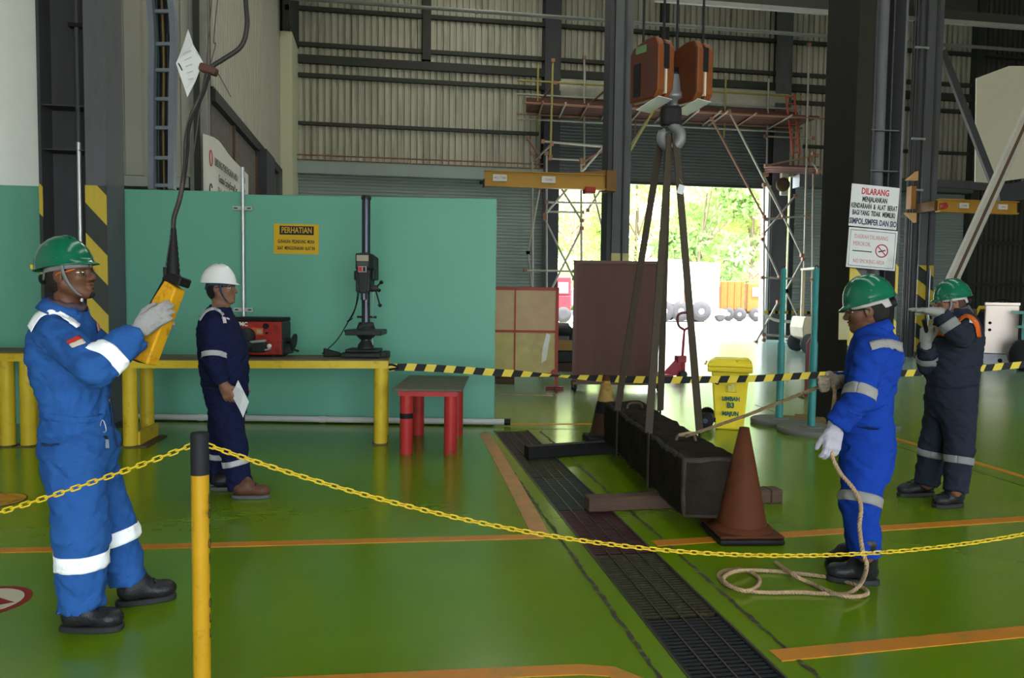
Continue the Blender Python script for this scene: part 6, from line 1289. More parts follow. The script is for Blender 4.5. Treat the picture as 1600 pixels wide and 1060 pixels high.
def hand_field(F, w, h, n, s, curl, g=0.0, thumb=(0.5, 0.75, 0.25, 0.4), spread=0.03, S=1.0, k=0.008):
    """w wrist, h along the hand, n palm normal, s thumb side; curl: three joint angles per finger"""
    h = nrm(h); n = nrm(Vector(n) - h * Vector(n).dot(h)); s = nrm(Vector(s) - h * Vector(s).dot(h) - n * Vector(s).dot(n))
    F.bxr(w + h * 0.052 * S, (h, s, n), ((0.052) * S, (0.041 + g) * S, (0.0165 + g) * S), 0.014 * S, 0.02)
    F.rc(w - h * 0.03 * S, w + h * 0.03 * S, (0.029 + g) * S, (0.03 + g) * S, 0.02)
    for i, (L, cu) in enumerate(zip((0.072, 0.080, 0.074, 0.058), curl)):
        p = w + h * (0.097 - 0.004 * abs(i - 1)) * S + s * (0.030 - 0.0205 * i) * S; a = 0.0; d0 = nrm(h + s * (spread * (1.5 - i)))
        for j, (fr, r0, r1) in enumerate(((0.45, 0.0100, 0.0092), (0.31, 0.0092, 0.0085), (0.26, 0.0085, 0.0075))):
            a += cu[j]; q = p + (d0 * math.cos(a) + n * math.sin(a)) * (L * fr * S); F.rc(p, q, (r0 + g) * S, (r1 + g) * S, k if j == 0 else 0.004); p = q
    t0 = w + h * 0.028 * S + s * 0.030 * S; a, b, c, e = thumb
    t1 = t0 + nrm(h * a + s * b + n * c) * 0.040 * S; t2 = t1 + nrm(h * (a + 0.3) + s * (b - 0.25) + n * (c + e)) * 0.032 * S; t3 = t2 + nrm(h * (a + 0.35) + s * (b - 0.45) + n * (c + e)) * 0.026 * S
    F.rc(t0, t1, (0.0165 + g) * S, (0.0125 + g) * S, 0.014); F.rc(t1, t2, (0.0115 + g) * S, (0.0105 + g) * S, 0.004); F.rc(t2, t3, (0.0105 + g) * S, (0.009 + g) * S, 0.004)
def helmet(parent, W_, f, u, m, S=1.0, strap_m=None, inner_m=None, visor=0.024, chin=True, name='helmet', tilt=0.0, ratchet=True):
    f = nrm(f); l = nrm(Vector(u).cross(f)); u = f.cross(l).normalized()
    if tilt: R = Matrix.Rotation(tilt, 3, l); f = R @ f; u = R @ u
    c = W_(-0.018, 0, 0.047); rings = []; N = 44
    def P(x, y, z): return c + (f * x + l * y + u * z) * S
    prof = [(0.0, 0.128), (0.18, 0.126), (0.38, 0.118), (0.58, 0.102), (0.76, 0.078), (0.90, 0.046), (0.98, 0.012), (1.0, -0.012), (1.045, -0.016)]
    for fr, z in prof:
        row = []
        for k in range(N):
            a = 2 * math.pi * k / N; ca, sa = math.cos(a), math.sin(a); rx = 0.128 if ca > 0 else 0.138; ry = 0.112; e = 0.0
            zz = z
            if fr > 1.01:
                v = max(0, ca) ** 3; e = visor * v; zz = z - 0.012 * v
            ridge = 0.006 * math.exp(-(sa / 0.16) ** 2) * (1 if 0.1 < fr < 0.95 else 0)
            row.append(P(rx * fr * ca + e * ca, (ry * fr + e * 0.6) * sa, zz + ridge))
        rings.append(row)
    vs = [p for r in rings for p in r]; fs = [(i * N + k, i * N + (k + 1) % N, (i + 1) * N + (k + 1) % N, (i + 1) * N + k) for i in range(len(rings) - 1) for k in range(N)]
    o = MB().add(vs, fs, 0, True).build(name, m, parent, thick=0.004)
    if inner_m:
        A, B = [], []
        for k in range(N + 1):
            a = 2 * math.pi * k / N; A.append(P(0.106 * math.cos(a) + 0.012, 0.086 * math.sin(a), -0.008)); B.append(P(0.107 * math.cos(a) + 0.012 - (0.012 if math.cos(a) < -0.5 else 0), 0.087 * math.sin(a), -0.036 - (0.03 if math.cos(a) < -0.6 else 0)))
        MB().strip(B, A).build('headband', inner_m, o, thick=0.003)
        if ratchet: MB().lathe([(0.024, 0), (0.024, 0.02), (0.016, 0.026)], P(-0.106, 0, -0.055), -f, 14).build('ratchet_knob', BLACK, o)
    if chin and strap_m:
        for y in (-1, 1):
            pts = spline([P(0.050, y * 0.098, -0.005), P(0.046, y * 0.093, -0.05), W_(0.035, y * 0.073, -0.055), W_(0.058, y * 0.047, -0.106), W_(0.066, 0, -0.127)], 5)
            A = [p + f * 0.008 * S for p in pts]; B = [p - f * 0.008 * S for p in pts]; MB().strip(A, B).build('chin_strap', strap_m, o, thick=0.002)
    return o
def glasses(parent, W_, m_arm, m_lens):
    g = None; A, B = [], []
    for k in range(17):
        a = -1.15 + 2.3 * k / 16; A.append(W_(0.040 + 0.075 * math.cos(a), 0.076 * math.sin(a), 0.012)); B.append(W_(0.042 + 0.070 * math.cos(a), 0.074 * math.sin(a), -0.026 + 0.010 * math.exp(-(a / 0.2) ** 2)))
    g = MB().strip(B, A).build('glasses', m_lens, parent, thick=0.002)
    for y in (-1, 1): MB().tube(spline([W_(0.074, y * 0.070, 0.008), W_(0.04, y * 0.079, 0.002), W_(0.0, y * 0.084, -0.002), W_(-0.025, y * 0.080, -0.018)], 4), 0.0032, 6).build('temple_arm', m_arm, g)
    return g
def boot(name, heel, toe, ankle, m, sole_m, parent, S=1.0):
    """heel and toe: points on the sole; ankle: where the leg meets"""
    heel, toe, ankle = Vector(heel), Vector(toe), Vector(ankle); f = (toe - heel); f.z = 0; L = f.length; f.normalize(); l = V(-f.y, f.x, 0); z = V(0, 0, 1); F = Field()
    F.rc(heel + f * 0.055 + z * 0.07, toe - f * 0.06 + z * 0.052, 0.046, 0.046, 0.02, sq=(z, 1.25)); F.el(toe - f * 0.055 + z * 0.055, (f, l, z), (0.062, 0.05, 0.042), 0.02); F.rc(heel + f * 0.06 + z * 0.07, ankle + z * 0.06, 0.05, 0.058, 0.03)
    F.rc(heel + f * 0.11 + z * 0.10, toe - f * 0.12 + z * 0.075, 0.045, 0.034, 0.03)
    b = field_mesh(name, F, m, parent, 0.008)
    N = 24; top, bot = [], []
    for k in range(N):
        a = 2 * math.pi * k / N; x = 0.5 * L + (0.5 * L + 0.006) * math.copysign(abs(math.cos(a)) ** 0.8, math.cos(a)); wv = 0.040 + 0.012 * (x / L); y = wv * math.copysign(abs(math.sin(a)) ** 0.7, math.sin(a))
        q = heel + f * x + l * y; top.append(q + z * 0.027); bot.append(q)
    mb = MB(); loft(mb, [bot, top]); mb.build('sole', sole_m, b, bevel=0.004)
    MB().tube(spline([toe - f * 0.09 + z * 0.098 - l * 0.03, toe - f * 0.10 + z * 0.108, toe - f * 0.09 + z * 0.098 + l * 0.03], 4), 0.004, 5).tube(spline([toe - f * 0.125 + z * 0.112 - l * 0.03, toe - f * 0.135 + z * 0.124, toe - f * 0.125 + z * 0.112 + l * 0.03], 4), 0.004, 5).build('laces', BLACK, b)
    return b
def collar(parent, base, axis, fwd, r, h, m, lean=0.35, gap=0.5):
    ax = nrm(axis); f = nrm(Vector(fwd) - ax * Vector(fwd).dot(ax)); l = ax.cross(f); A, B, Cc = [], [], []
    for k in range(33):
        a = gap + (2 * math.pi - 2 * gap) * k / 32; d = f * math.cos(a) * 1.05 + l * math.sin(a); fr = 0.5 - 0.5 * math.cos(a)
        A.append(base + d * (r * 1.12) + ax * (-0.012 - 0.03 * (1 - fr))); B.append(base + d * r + ax * (h * (0.55 + 0.45 * fr))); Cc.append(base + d * (r * 1.30) + ax * (h * 0.10 * fr - 0.02 - 0.02 * (1 - fr)))
    return MB().strip(A, B).strip(B, Cc).build('collar', m, parent, thick=0.003)
SK1 = mat('dark_brown_skin', (0.105, 0.045, 0.026), 0.45, var=0.1, scale=20); SK2 = mat('tan_skin', (0.18, 0.088, 0.056), 0.5, var=0.08, scale=20); SK4 = mat('brown_skin', (0.18, 0.075, 0.045), 0.5, var=0.1, scale=20)
HAIR = mat('black_hair', (0.010, 0.009, 0.009), 0.6, bump=0.5, bscale=200)
TAPE = mat('bright_reflective_tape', (0.92, 0.94, 0.98), 0.3, var=0.03, dirt=(0.5, 0.5, 0.52), dirt_amt=0.15, dirt_scale=12); TAPE2 = mat('grey_reflective_tape', (0.36, 0.36, 0.38), 0.4, var=0.06); TAPE3 = mat('worn_reflective_tape', (0.22, 0.21, 0.21), 0.5, var=0.06); TAPE4 = mat('dull_reflective_tape', (0.17, 0.175, 0.18), 0.5, var=0.06)
def fabric(name, c, dirt=None, amt=0.0): return mat(name, c, 0.9, var=0.12, scale=5, bump=0.25, bscale=220, spec=0.08, dirt=dirt, dirt_amt=amt, dirt_scale=3.5)
GH = mat('green_helmet_shell', (0.004, 0.098, 0.052), 0.2, var=0.08, coat=0.5, dirt=(0.25, 0.32, 0.26), dirt_amt=0.03, dirt_scale=26); WH = mat('white_helmet_shell', (0.62, 0.62, 0.63), 0.2, var=0.03, coat=0.5)
GREYST = mat('grey_strap', (0.16, 0.17, 0.18), 0.8); BLUEST = mat('blue_strap', (0.03, 0.05, 0.10), 0.8); GLV = mat('white_knit_glove', (0.36, 0.35, 0.355), 0.9, bump=0.6, bscale=260, dirt=(0.22, 0.19, 0.16), dirt_amt=0.3, dirt_scale=16); GLV2 = mat('beige_knit_glove', (0.36, 0.30, 0.23), 0.9, bump=0.6, bscale=260, dirt=(0.18, 0.14, 0.10), dirt_amt=0.3, dirt_scale=16); GLV3 = mat('lilac_white_glove', (0.46, 0.44, 0.52), 0.9, bump=0.6, bscale=260)
BOOTM = mat('black_boot_leather', (0.014, 0.014, 0.016), 0.38, bump=0.2, bscale=80); BOOTB = mat('brown_boot_leather', (0.085, 0.035, 0.02), 0.5); SOLE = mat('boot_sole_rubber', (0.02, 0.02, 0.022), 0.6); SOLEG = mat('grey_sole', (0.08, 0.08, 0.085), 0.6)
def lens_mat():
    m = bpy.data.materials.new('clear_spectacle_lens'); m.use_nodes = True; n = m.node_tree.nodes; L = m.node_tree.links; a = n.new('ShaderNodeBsdfTransparent'); b = n.new('ShaderNodeBsdfGlossy'); b.inputs['Roughness'].default_value = 0.08; x = n.new('ShaderNodeMixShader'); x.inputs[0].default_value = 0.06
    L.new(a.outputs[0], x.inputs[1]); L.new(b.outputs[0], x.inputs[2]); L.new(x.outputs[0], n['Material Output'].inputs[0]); return m
LENS = lens_mat()
def figure(name_label, base, fwd, torso, arms, legs, head, skin, cloth, seed, amp=0.005, zones=None, bare=None, cuff=(0.066, 0.064)):
    """torso: stations; arms/legs: [(a,b,c), radii]; returns root, body field, suit field, head mapping"""
    t = thing('person', base, name_label, 'person'); fw = nrm((fwd[0], fwd[1], 0)); lat = V(-fw.y, fw.x, 0)
    B, S = Field(), Field(); hc, hf, hu, HS = head
    W_ = head_field(B, hc, hf, hu, HS)
    nb = Vector(torso[-1][0]); B.rc(W_(-0.022, 0, -0.06), nb + V(0, 0, 0.0), 0.050 * HS, 0.058 * HS, 0.03)
    B.loft([(c, a * 0.86, b * 0.86) for c, a, b in torso], lat, fw, 0.03); S.loft(torso, lat, fw, 0.035)
    for (a, b, c), (r0, r1, r2, r3) in arms:
        a, b, c = Vector(a), Vector(b), Vector(c)
        B.rc(a, b, r0 * 0.72, r1 * 0.68, 0.03); B.rc(b, c, r1 * 0.66, 0.028, 0.02); S.rc(a, b, r0, r1, 0.05); S.rc(b, c, r2, r3, 0.022, flat_b=True)
    for (a, b, c), (r0, r1, r2, r3) in legs:
        a, b, c = Vector(a), Vector(b), Vector(c)
        B.rc(a, b, r0 * 0.8, r1 * 0.7, 0.03); B.rc(b, c, r1 * 0.68, 0.042, 0.03); S.rc(a, b, r0, r1, 0.045); S.rc(b, c, r2, r3, 0.03, flat_b=True)
    S.add(lambda P: wrinkle(P, amp, 1.7, seed) + wrinkle(P, amp * 0.6, 3.4, seed + 3), (0, 0, 0), (0, 0, 0), 0, 'd')
    if bare: bare(B)
    z = [[], [], []]
    for i in range(3): z[i].append((hc[i] - 0.135, hc[i] + 0.135, 0.0042))
    if zones:
        for p, r, st in zones:
            for i in range(3): z[i].append((p[i] - r, p[i] + r, st))
    body = field_mesh('body', B, skin, t, 0.013, z); suit = field_mesh('coverall', S, cloth, t, 0.0105)
    return t, B, S, W_, suit, body
def hairdo(t, W_, hf, hu, HS, low=-0.07, m=None, face=0.045):
    """short hair on back and sides below the helmet"""
    hc = W_(0, 0, 0); f = np.array(nrm(hf)); u = np.array(hu); l = np.cross(u, f); l /= np.linalg.norm(l); u = np.cross(f, l); F = Field()
    F.el(W_(-0.014, 0, 0.030), (f, l, u), [0.101 * HS, 0.0815 * HS, 0.106 * HS]); c = np.array(hc)
    F.el(W_(-0.036, 0, -0.035), (f, l, u), [0.072 * HS, 0.068 * HS, 0.07 * HS], 0.03); F2 = [o[0] for o in F.ops]; F.ops.pop()
    ops = lambda P: Field.mix(F2[0](P), F2[1](P), 0.03, 'u')
    F.ops[0] = (None, F.ops[0][1] - 0.05, F.ops[0][2] + 0.03, 0.02, 'u')
    def cut(P):
        q = P - c; x = q @ f; y = q @ l; zz = q @ u; d = ops(P)
        side = np.abs(y); lim = np.where(x > -0.02 * HS, -0.005, low) * HS
        return np.maximum(d, np.maximum(lim - zz - np.clip(-x - 0.02, 0, 0.03), x - face * HS))
    F.ops[0] = (cut,) + F.ops[0][1:]
    return field_mesh('hair', F, m or HAIR, t, 0.006)
def st(rows, d): return [(C(x, y, d), a, b) for x, y, a, b in rows]
def glove(t, m, args, name='glove', cuffpt=None):
    F = Field(); hand_field(F, *args[:5], g=0.0028, **args[5]); o = field_mesh(name, F, m, t, 0.0042)
    w, h = Vector(args[0]), nrm(args[1]); MB().lathe([(0.036, -0.045), (0.038, -0.02), (0.037, 0.0)], w, h, 18).build('knit_cuff', m, o); return o
# ------------------------------------------------ worker in light blue with the remote
BLU = fabric('faded_blue_coverall', (0.022, 0.088, 0.29), (0.014, 0.055, 0.19), 0.3)
hf = nrm(CR * 0.985 + V(0, 0, 0.12) - CF * 0.08); hu = nrm(V(0, 0, 1) - CR * 0.12); hc = C(109, 427, 3.56)
A_n = (C(90, 524, 3.40), C(150, 577, 3.25), C(213, 522, 3.385)); A_f = (C(116, 522, 3.75), C(172, 548, 3.74), C(238, 522, 3.60))
L_n = (C(118, 722, 3.47), C(127, 835, 3.42), C(128, 950, 3.44)); L_f = (C(138, 722, 3.67), C(182, 825, 3.69), C(200, 908, 3.73))
t, B, S, W_, suit, body = figure('person in light blue coverall and green helmet holding the yellow remote', G(165, 968), CR - CF * 0.08,
    st([(126, 748, .15, .13), (125, 700, .178, .160), (121, 668, .165, .145), (119, 648, .150, .120), (113, 605, .165, .138), (106, 560, .185, .150), (102, 522, .180, .135), (101, 500, .135, .105), (103, 484, .08, .08)], 3.575),
    [(A_n, (.080, .074, .075, .070)), (A_f, (.075, .066, .066, .064))], [(L_n, (.122, .112, .108, .094)), (L_f, (.112, .088, .085, .082))], (hc, hf, hu, 0.97), SK1, BLU, 1.3, 0.0085)
hairdo(t, W_, hf, hu, 0.97, -0.075, mat('close_cropped_hair', (0.018, 0.012, 0.010), 0.8))
hm = helmet(t, W_, hf, hu, GH, 0.97, GREYST, GREYST, tilt=-0.05)
MB(frame(W_(-0.146, -0.045, 0.045), hf, hu)).box((0, 0, 0), (0.02, 0.02, 0.004)).build('yellow_sticker', YELLOW, hm)
glasses(t, W_, mat('orange_temple', (0.55, 0.13, 0.01), 0.4), LENS)
d0, d1 = 3.1, 3.8
for y in (-1,): MB().tube(spline([W_(0.090, y * 0.020, 0.026), W_(0.082, y * 0.044, 0.026), W_(0.070, y * 0.054, 0.018)], 4), 0.004, 6).build('eyebrow', HAIR, t); MB().lathe([(0.006, 0), (0.004, 0.003)], W_(0.0885, y * 0.032, -0.005), hf, 10).build('eye', INK, t)
bd = Field(); bd.el(W_(0.083, 0, -0.109), (hf, hf.cross(hu), hu), (0.0235, 0.021, 0.019)); field_mesh('goatee', bd, HAIR, t, 0.005)
nk = C(104, 476, 3.565); MB().tube([nk + CR * (0.072 * math.cos(a)) + CF * (0.068 * math.sin(a)) + V(0, 0, 0.015 * -math.cos(a) + 0.004 * math.sin(7 * a)) for a in np.linspace(0, 6.283, 29)[:-1]], 0.017, 8, closed=True).build('neckerchief', mat('patterned_kerchief', (0.07, 0.045, 0.06), 0.9, var=0.7, scale=45), t)
collar(t, C(102, 482, 3.57), nrm(V(0, 0, 1) + CR * 0.22), CR, 0.086, 0.034, BLU)
boot('boot', G(96, 986), G(191, 984), C(128, 945, 3.45), BOOTM, SOLE, t); boot('boot', G(182, 948), G(274, 934), C(201, 903, 3.72), BOOTM, SOLE, t)
cut = nrm(Vector(A_n[2]) - Vector(A_n[1]))
hn = nrm(C(256, 487, 3.40) - C(216, 516, 3.40))
glove(t, GLV, (C(219, 514, 3.395), hn, CF, V(0, 0, 1), [(0.30, 0.35, 0.3), (0.35, 0.4, 0.35), (0.45, 0.5, 0.4), (0.6, 0.6, 0.5)], dict(thumb=(0.5, 0.55, 0.5, 0.3))))
glove(t, GLV, (C(243, 518, 3.57), nrm(C(270, 490, 3.52) - C(243, 518, 3.57)), -CF, V(0, 0, 1), [(0.4, 0.6, 0.5), (0.45, 0.6, 0.5), (0.5, 0.6, 0.5), (0.6, 0.6, 0.5)], dict(thumb=(0.5, 0.6, 0.3, 0.3))))
ring(S, A_n[1], A_n[2], 0.30, 0.064, 0.092, suit, TAPE); ring(S, A_f[1], A_f[2], 0.30, 0.060, 0.09, suit, TAPE)
ring(S, L_n[1], L_n[2], 0.33, 0.070, 0.135, suit, TAPE); ring(S, L_f[1], L_f[2], 0.16, 0.066, 0.135, suit, TAPE, tilt=nrm(V(0, 0, -1) + CR * 0.33))
ribbon(S, [(46, 510), (60, 490), (84, 484), (105, 494), (124, 508)], [(51, 521), (66, 498), (85, 493), (103, 503), (119, 515)], d0, d1, TAPE, suit, 'shoulder_tape')
decal(S, [(104, 535, 0), (123, 526, 0), (128, 531, 0), (109, 540, 0)], d0, d1, mat('flag_red', (0.40, 0.03, 0.02), 0.8), suit, 'flag_red_half'); decal(S, [(109, 540, 0), (128, 531, 0), (134, 538, 0), (114, 545, 0)], d0, d1, mat('flag_white', (0.55, 0.50, 0.42), 0.8), suit, 'flag_white_half')
decal(S, [(149, 506, 0), (153, 508, 0), (155, 519, 0), (151, 518, 0)], d0, d1, mat('emblem_red_white', (0.5, 0.2, 0.22), 0.8), suit, 'chest_emblem')
ribbon(S, [(80, 647), (100, 650), (130, 652), (160, 648)], [(80, 656), (100, 660), (130, 662), (161, 658)], d0, d1, BLU, suit, 'waistband', off=0.006)
ribbon(S, [(67, 693), (78, 695), (94, 694)], [(67, 697), (78, 699), (94, 697)], d0, d1, mat('dark_seam', (0.012, 0.03, 0.09), 0.9), suit, 'pocket_slit')
ribbon(S, [(168, 600), (172, 650), (180, 700)], [(170, 600), (174, 650), (182, 700)], d0, d1, mat('dark_seam', (0, 0, 0)), suit, 'side_seam')
kp = S.trace(149, 653, d0, d1, 0.030); k = thing('key_ring', kp, 'bunch of keys on a silver carabiner at the light blue coverall waist', 'keys')
X = LF(kp); MB(X).tube(spline([(0, 0, 0), (-0.008, 0, -0.03), (0.006, 0, -0.055), (0.018, 0, -0.045), (0.010, 0, -0.01)], 4, True), 0.002, 6, closed=True).build('carabiner', STEEL, k)
MB(X).bx(-0.003, 0.026, -0.012, 0.0, -0.10, -0.07).build('black_fob', BLACK, k, bevel=0.003)
for q in (0.0, 0.02, 0.03): MB(X).bx(q, q + 0.008, -0.014 - q * 0.1, -0.012 - q * 0.1, -0.125, -0.085).build('key', STEEL, k)
# ------------------------------------------------ worker in navy with the white helmet
NVY = fabric('navy_coverall', (0.008, 0.011, 0.040))
hf = nrm(CR - CF * 0.03); hu = V(0, 0, 1); hc = C(346, 449, 5.83)
A_n = (C(333, 510, 5.69), C(332, 563, 5.62), C(348, 599, 5.63)); A_f = (C(346, 510, 5.98), C(354, 562, 6.02), C(370, 596, 5.94)); L_n = (C(353, 632, 5.76), C(365, 700, 5.72), C(376, 765, 5.70)); L_f = (C(349, 632, 5.92), C(345, 695, 5.95), C(346, 756, 5.99))
def hands2(F):
    hand_field(F, C(350, 602, 5.63), C(359, 624, 5.64) - C(350, 602, 5.63), CF, CR, [(0.35, 0.6, 0.4), (0.45, 0.7, 0.4), (0.55, 0.7, 0.4), (0.6, 0.7, 0.4)]); hand_field(F, C(371, 598, 5.94), V(0, 0, -1) + CR * 0.3, -CF, CR, [(0.4, 0.5, 0.4)] * 4)
t, B, S, W_, suit, body = figure('person in navy coverall and white helmet standing by the workbench', G(375, 772), CR,
    st([(357, 648, .15, .12), (354, 618, .172, .150), (351, 590, .170, .165), (350, 562, .175, .178), (346, 532, .185, .168), (341, 508, .185, .140), (341, 492, .14, .105), (344, 480, .078, .075)], 5.83),
    [(A_n, (.076, .068, .066, .060)), (A_f, (.074, .066, .064, .058))], [(L_n, (.115, .098, .094, .088)), (L_f, (.112, .094, .090, .084))], (hc, hf, hu, 0.97), SK2, NVY, 4.1, 0.0075, zones=[(C(355, 612, 5.63), 0.075, 0.0055)], bare=hands2)
hairdo(t, W_, hf, hu, 0.99, -0.085); helmet(t, W_, hf, hu, WH, 0.97, BLUEST, BLUEST, ratchet=False); glasses(t, W_, BLACK, LENS)
MB().tube(spline([W_(0.088, -0.02, 0.024), W_(0.080, -0.044, 0.024), W_(0.068, -0.054, 0.016)], 4), 0.0035, 6).build('eyebrow', HAIR, t); MB().lathe([(0.006, 0), (0.004, 0.003)], W_(0.0885, -0.032, -0.005), hf, 10).build('eye', INK, t)
collar(t, C(344, 488, 5.83), nrm(V(0, 0, 1) + CR * 0.2), CR, 0.076, 0.042, NVY)
boot('boot', G(363, 779), G(421, 778), C(377, 760, 5.70), BOOTB, SOLEG, t); boot('boot', G(331, 766), G(384, 765), C(346, 750, 5.98), BOOTM, SOLEG, t)
d0, d1 = 5.3, 6.1
ring(S, A_n[0], A_n[1], 0.86, 0.040, 0.098, suit, TAPE2); ring(S, A_f[0], A_f[1], 0.86, 0.040, 0.098, suit, TAPE2); ring(S, L_n[1], L_n[2], 0.34, 0.042, 0.135, suit, TAPE2, tilt=nrm(V(0, 0, -1) + CR * 0.22)); ring(S, L_f[1], L_f[2], 0.26, 0.042, 0.135, suit, TAPE2)
ribbon(S, [(311, 499), (320, 487), (333, 481), (343, 485), (350, 492)], [(314, 503), (322, 491), (333, 485), (341, 488), (347, 496)], d0, d1, TAPE2, suit, 'shoulder_tape')
decal(S, [(346, 495, 0), (352, 497, 0), (353, 506, 0), (348, 506, 0)], d0, d1, mat('emblem_pale', (0.5, 0.42, 0.45), 0.8), suit, 'chest_emblem'); ribbon(S, [(353, 497), (358, 499)], [(353, 499), (358, 501)], d0, d1, mat('white_ink', (0, 0, 0)), suit, 'name_strip', n=3)
ribbon(S, [(318, 598), (335, 601), (352, 603)], [(318, 601), (335, 604), (352, 606)], d0, d1, mat('navy_seam', (0.006, 0.008, 0.025), 0.9), suit, 'waist_seam')
p = thing('paper_sheet', C(372, 622, 5.63), 'folded white paper held by the worker in navy', 'paper')
MB().add([C(372, 594, 5.64), C(381, 612, 5.62), C(389, 628, 5.63), C(380, 653, 5.64), C(374, 640, 5.62), C(361, 616, 5.64), C(368, 604, 5.62)], [(0, 1, 6), (1, 5, 6), (1, 2, 4, 5), (2, 3, 4)]).build('sheet', mat('white_paper', (0.50, 0.50, 0.53), 0.7, var=0.03), p, thick=0.001)
# ------------------------------------------------ worker in royal blue holding the rope
RB = fabric('royal_blue_coverall', (0.007, 0.036, 0.26))
fw = nrm(-CR * 0.86 + CF * 0.5); hf = nrm(-CR * 0.9 + CF * 0.36 - V(0, 0, 0.22)); hu = nrm(V(0, 0, 1) - CR * 0.2); hc = C(1353, 481, 4.14)
A_n = (C(1361, 548, 3.99), C(1342, 622, 3.92), C(1308, 662, 3.97)); A_f = (C(1348, 545, 4.32), C(1340, 600, 4.37), C(1310, 598, 4.25)); L_n = (C(1355, 715, 4.08), C(1344, 787, 4.02), C(1353, 868, 4.02)); L_f = (C(1350, 715, 4.26), C(1338, 785, 4.24), C(1345, 858, 4.22))
t, B, S, W_, suit, body = figure('person in royal blue coverall and green helmet holding the tag rope', G(1340, 905), fw,
    st([(1353, 740, .14, .12), (1355, 698, .172, .142), (1355, 665, .160, .130), (1357, 632, .148, .115), (1361, 598, .158, .125), (1366, 565, .178, .138), (1369, 540, .178, .130), (1367, 522, .135, .10), (1364, 510, .072, .072)], 4.14),
    [(A_n, (.076, .070, .068, .064)), (A_f, (.072, .064, .062, .058))], [(L_n, (.118, .092, .086, .076)), (L_f, (.110, .086, .082, .074))], (hc, hf, hu, 0.97), SK1, RB, 7.7, 0.0085)
hairdo(t, W_, hf, hu, 1.0, -0.10); helmet(t, W_, hf, hu, GH, 0.97, GREYST, mat('pale_headband', (0.36, 0.35, 0.33), 0.7), chin=False, tilt=0.06); glasses(t, W_, BLACK, LENS); collar(t, C(1364, 513, 4.14), nrm(V(0, 0, 1) - CR * 0.2), fw, 0.076, 0.042, RB)
boot('boot', G(1373, 914), G(1292, 906), C(1354, 866, 4.0), BOOTM, SOLE, t); boot('boot', G(1352, 892), G(1290, 885), C(1345, 855, 4.22), BOOTM, SOLE, t)
d0, d1 = 3.6, 4.5
glove(t, GLV2, (C(1308, 597, 4.23), C(1282, 600, 4.22) - C(1308, 597, 4.23), -CF, V(0, 0, 1), [(1.0, 1.3, 0.8), (1.05, 1.35, 0.8), (1.1, 1.35, 0.8), (1.15, 1.3, 0.8)], dict(thumb=(0.5, 0.5, 0.6, 0.3))))
glove(t, GLV3, (C(1304, 672, 3.975), C(1297, 714, 3.97) - C(1304, 672, 3.975), CF, -CR, [(0.3, 0.5, 0.4), (0.35, 0.55, 0.4), (0.4, 0.6, 0.4), (0.45, 0.6, 0.4)], dict(thumb=(0.7, 0.45, 0.4, 0.2))))
ring(S, A_n[0], A_n[1], 0.90, 0.058, 0.098, suit, TAPE3); ring(S, A_f[0], A_f[1], 0.90, 0.055, 0.098, suit, TAPE3); ring(S, L_n[0], L_n[1], 0.92, 0.054, 0.135, suit, TAPE3); ring(S, L_f[0], L_f[1], 0.92, 0.052, 0.135, suit, TAPE3)
ribbon(S, [(1358, 536), (1382, 531), (1408, 536)], [(1362, 549), (1384, 544), (1409, 550)], d0, d1, TAPE3, suit, 'back_tape')
ribbon(S, [(1339, 666), (1355, 667), (1373, 668)], [(1339, 668), (1355, 670), (1373, 670)], d0, d1, mat('royal_seam', (0.004, 0.012, 0.06), 0.9), suit, 'pocket_slit'); ribbon(S, [(1325, 640), (1350, 646), (1386, 632)], [(1326, 644), (1350, 650), (1386, 636)], d0, d1, RB, suit, 'waistband', off=0.006)
# ------------------------------------------------ worker in dark navy and orange, signalling
DN = fabric('dark_slate_coverall', (0.016, 0.020, 0.032)); OR4 = fabric('orange_yoke', (0.50, 0.10, 0.015))
fw = nrm(-CR * 0.98 - CF * 0.1); hf = nrm(-CR - V(0, 0, 0.12) + CF * 0.12); hu = nrm(V(0, 0, 1) - CR * 0.12); hc = C(1484, 472, 5.80)
A_n = (C(1513, 514, 5.63), C(1501, 529, 5.40), C(1469, 492, 5.46)); A_f = (C(1487, 514, 5.97), C(1448, 572, 5.84), C(1447, 540, 5.70)); L_n = (C(1497, 640, 5.70), C(1499, 702, 5.66), C(1493, 768, 5.63)); L_f = (C(1473, 640, 5.88), C(1458, 700, 5.90), C(1448, 757, 5.93))
t, B, S, W_, suit, body = figure('person in dark coverall with orange yoke and green helmet raising a hand', G(1465, 784), fw,
    st([(1484, 652, .15, .13), (1485, 622, .175, .170), (1488, 598, .165, .162), (1489, 566, .178, .180), (1493, 535, .19, .175), (1496, 511, .188, .145), (1496, 494, .14, .11), (1493, 482, .08, .078)], 5.80),
    [(A_n, (.080, .070, .068, .062)), (A_f, (.074, .066, .064, .058))], [(L_n, (.12, .098, .094, .084)), (L_f, (.12, .100, .096, .086))], (hc, hf, hu, 0.96), SK4, DN, 2.6, 0.008)
helmet(t, W_, hf, hu, GH, 0.97, GREYST, mat('pale_headband', (0, 0, 0)), tilt=0.04); glasses(t, W_, BLACK, LENS); collar(t, C(1493, 488, 5.80), nrm(V(0, 0, 1) - CR * 0.15), fw, 0.086, 0.05, mat('grey_collar', (0.07, 0.07, 0.08), 0.85))
hairdo(t, W_, hf, hu, 0.97, -0.03, mat('shaved_hair', (0.05, 0.026, 0.018), 0.8))
boot('boot', G(1503, 790), G(1460, 794), C(1493, 762, 5.62), BOOTM, SOLE, t); boot('boot', G(1458, 773), G(1404, 776), C(1449, 754, 5.92), BOOTM, SOLE, t)
d0, d1 = 5.1, 6.1
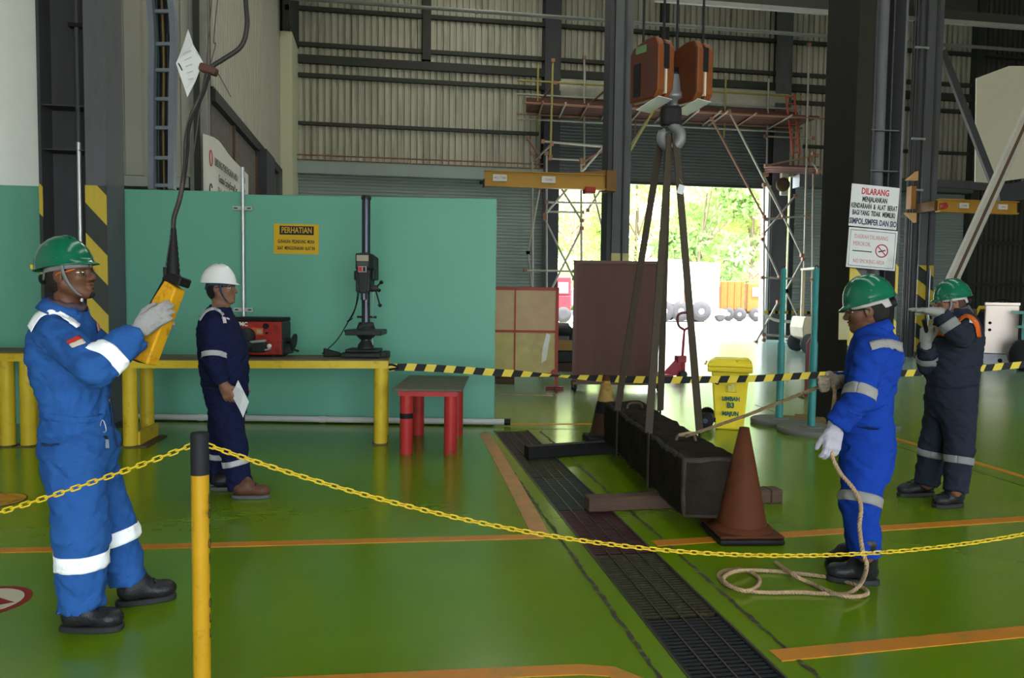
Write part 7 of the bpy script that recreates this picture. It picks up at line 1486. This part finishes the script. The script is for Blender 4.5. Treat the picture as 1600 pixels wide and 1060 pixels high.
glove(t, mat('grey_knit_glove', (0.26, 0.25, 0.24), 0.9, bump=0.6, bscale=260), (C(1464, 488, 5.455), C(1425, 482, 5.47) - C(1464, 488, 5.455), V(0, 0, -1), CF, [(0.05, 0.1, 0.1), (0.05, 0.1, 0.1), (0.08, 0.12, 0.1), (0.1, 0.15, 0.1)], dict(thumb=(0.8, 0.35, 0.3, 0.1), spread=0.0)))
glove(t, mat('grey_knit_glove', (0.26, 0.25, 0.24), 0.9, bump=0.6, bscale=260), (C(1447, 535, 5.69), V(0, 0, 1), CR * 0.6 + CF * 0.5, -CF + CR, [(1.0, 1.2, 0.8), (1.0, 1.2, 0.8), (1.05, 1.2, 0.8), (1.1, 1.2, 0.8)], dict(thumb=(0.7, 0.45, 0.5, 0.2))))
k = thing('whistle', C(1449, 512, 5.66), 'small dark handheld device in the fist of the worker with orange yoke', 'device'); MB().tube([C(1449, 522, 5.68), C(1443, 500, 5.64)], 0.014, 10).build('grip', BLACK, k); MB().tube([C(1450, 500, 5.65), C(1448, 486, 5.65)], 0.011, 10).build('tip', STEEL, k)
ring(S, A_n[1], A_n[2], 0.55, 0.062, 0.098, suit, TAPE4); ring(S, A_f[1], A_f[2], 0.4, 0.055, 0.098, suit, TAPE4); ring(S, L_n[1], L_n[2], 0.26, 0.052, 0.135, suit, TAPE4); ring(S, L_f[1], L_f[2], 0.14, 0.052, 0.135, suit, TAPE4)
ribbon(S, [(1496, 500), (1508, 493), (1520, 496), (1529, 508), (1532, 526)], [(1499, 506), (1508, 499), (1516, 502), (1522, 512), (1525, 527)], d0, d1, OR4, suit, 'orange_shoulder')
decal(S, [(1459, 510, 0), (1484, 510, 0), (1486, 526, 0), (1454, 526, 0)], 5.5, 6.1, OR4, suit, 'orange_chest', n=(8, 5), off=0.006)
decal(S, [(1514, 499, 0), (1524, 502, 0), (1524, 508, 0), (1514, 505, 0)], d0, d1, mat('pale_badge', (0.5, 0.52, 0.55), 0.7), suit, 'shoulder_badge')
ribbon(S, [(1452, 600), (1485, 606), (1526, 600)], [(1452, 603), (1485, 610), (1526, 603)], d0, d1, mat('navy_seam', (0, 0, 0)), suit, 'waist_seam')
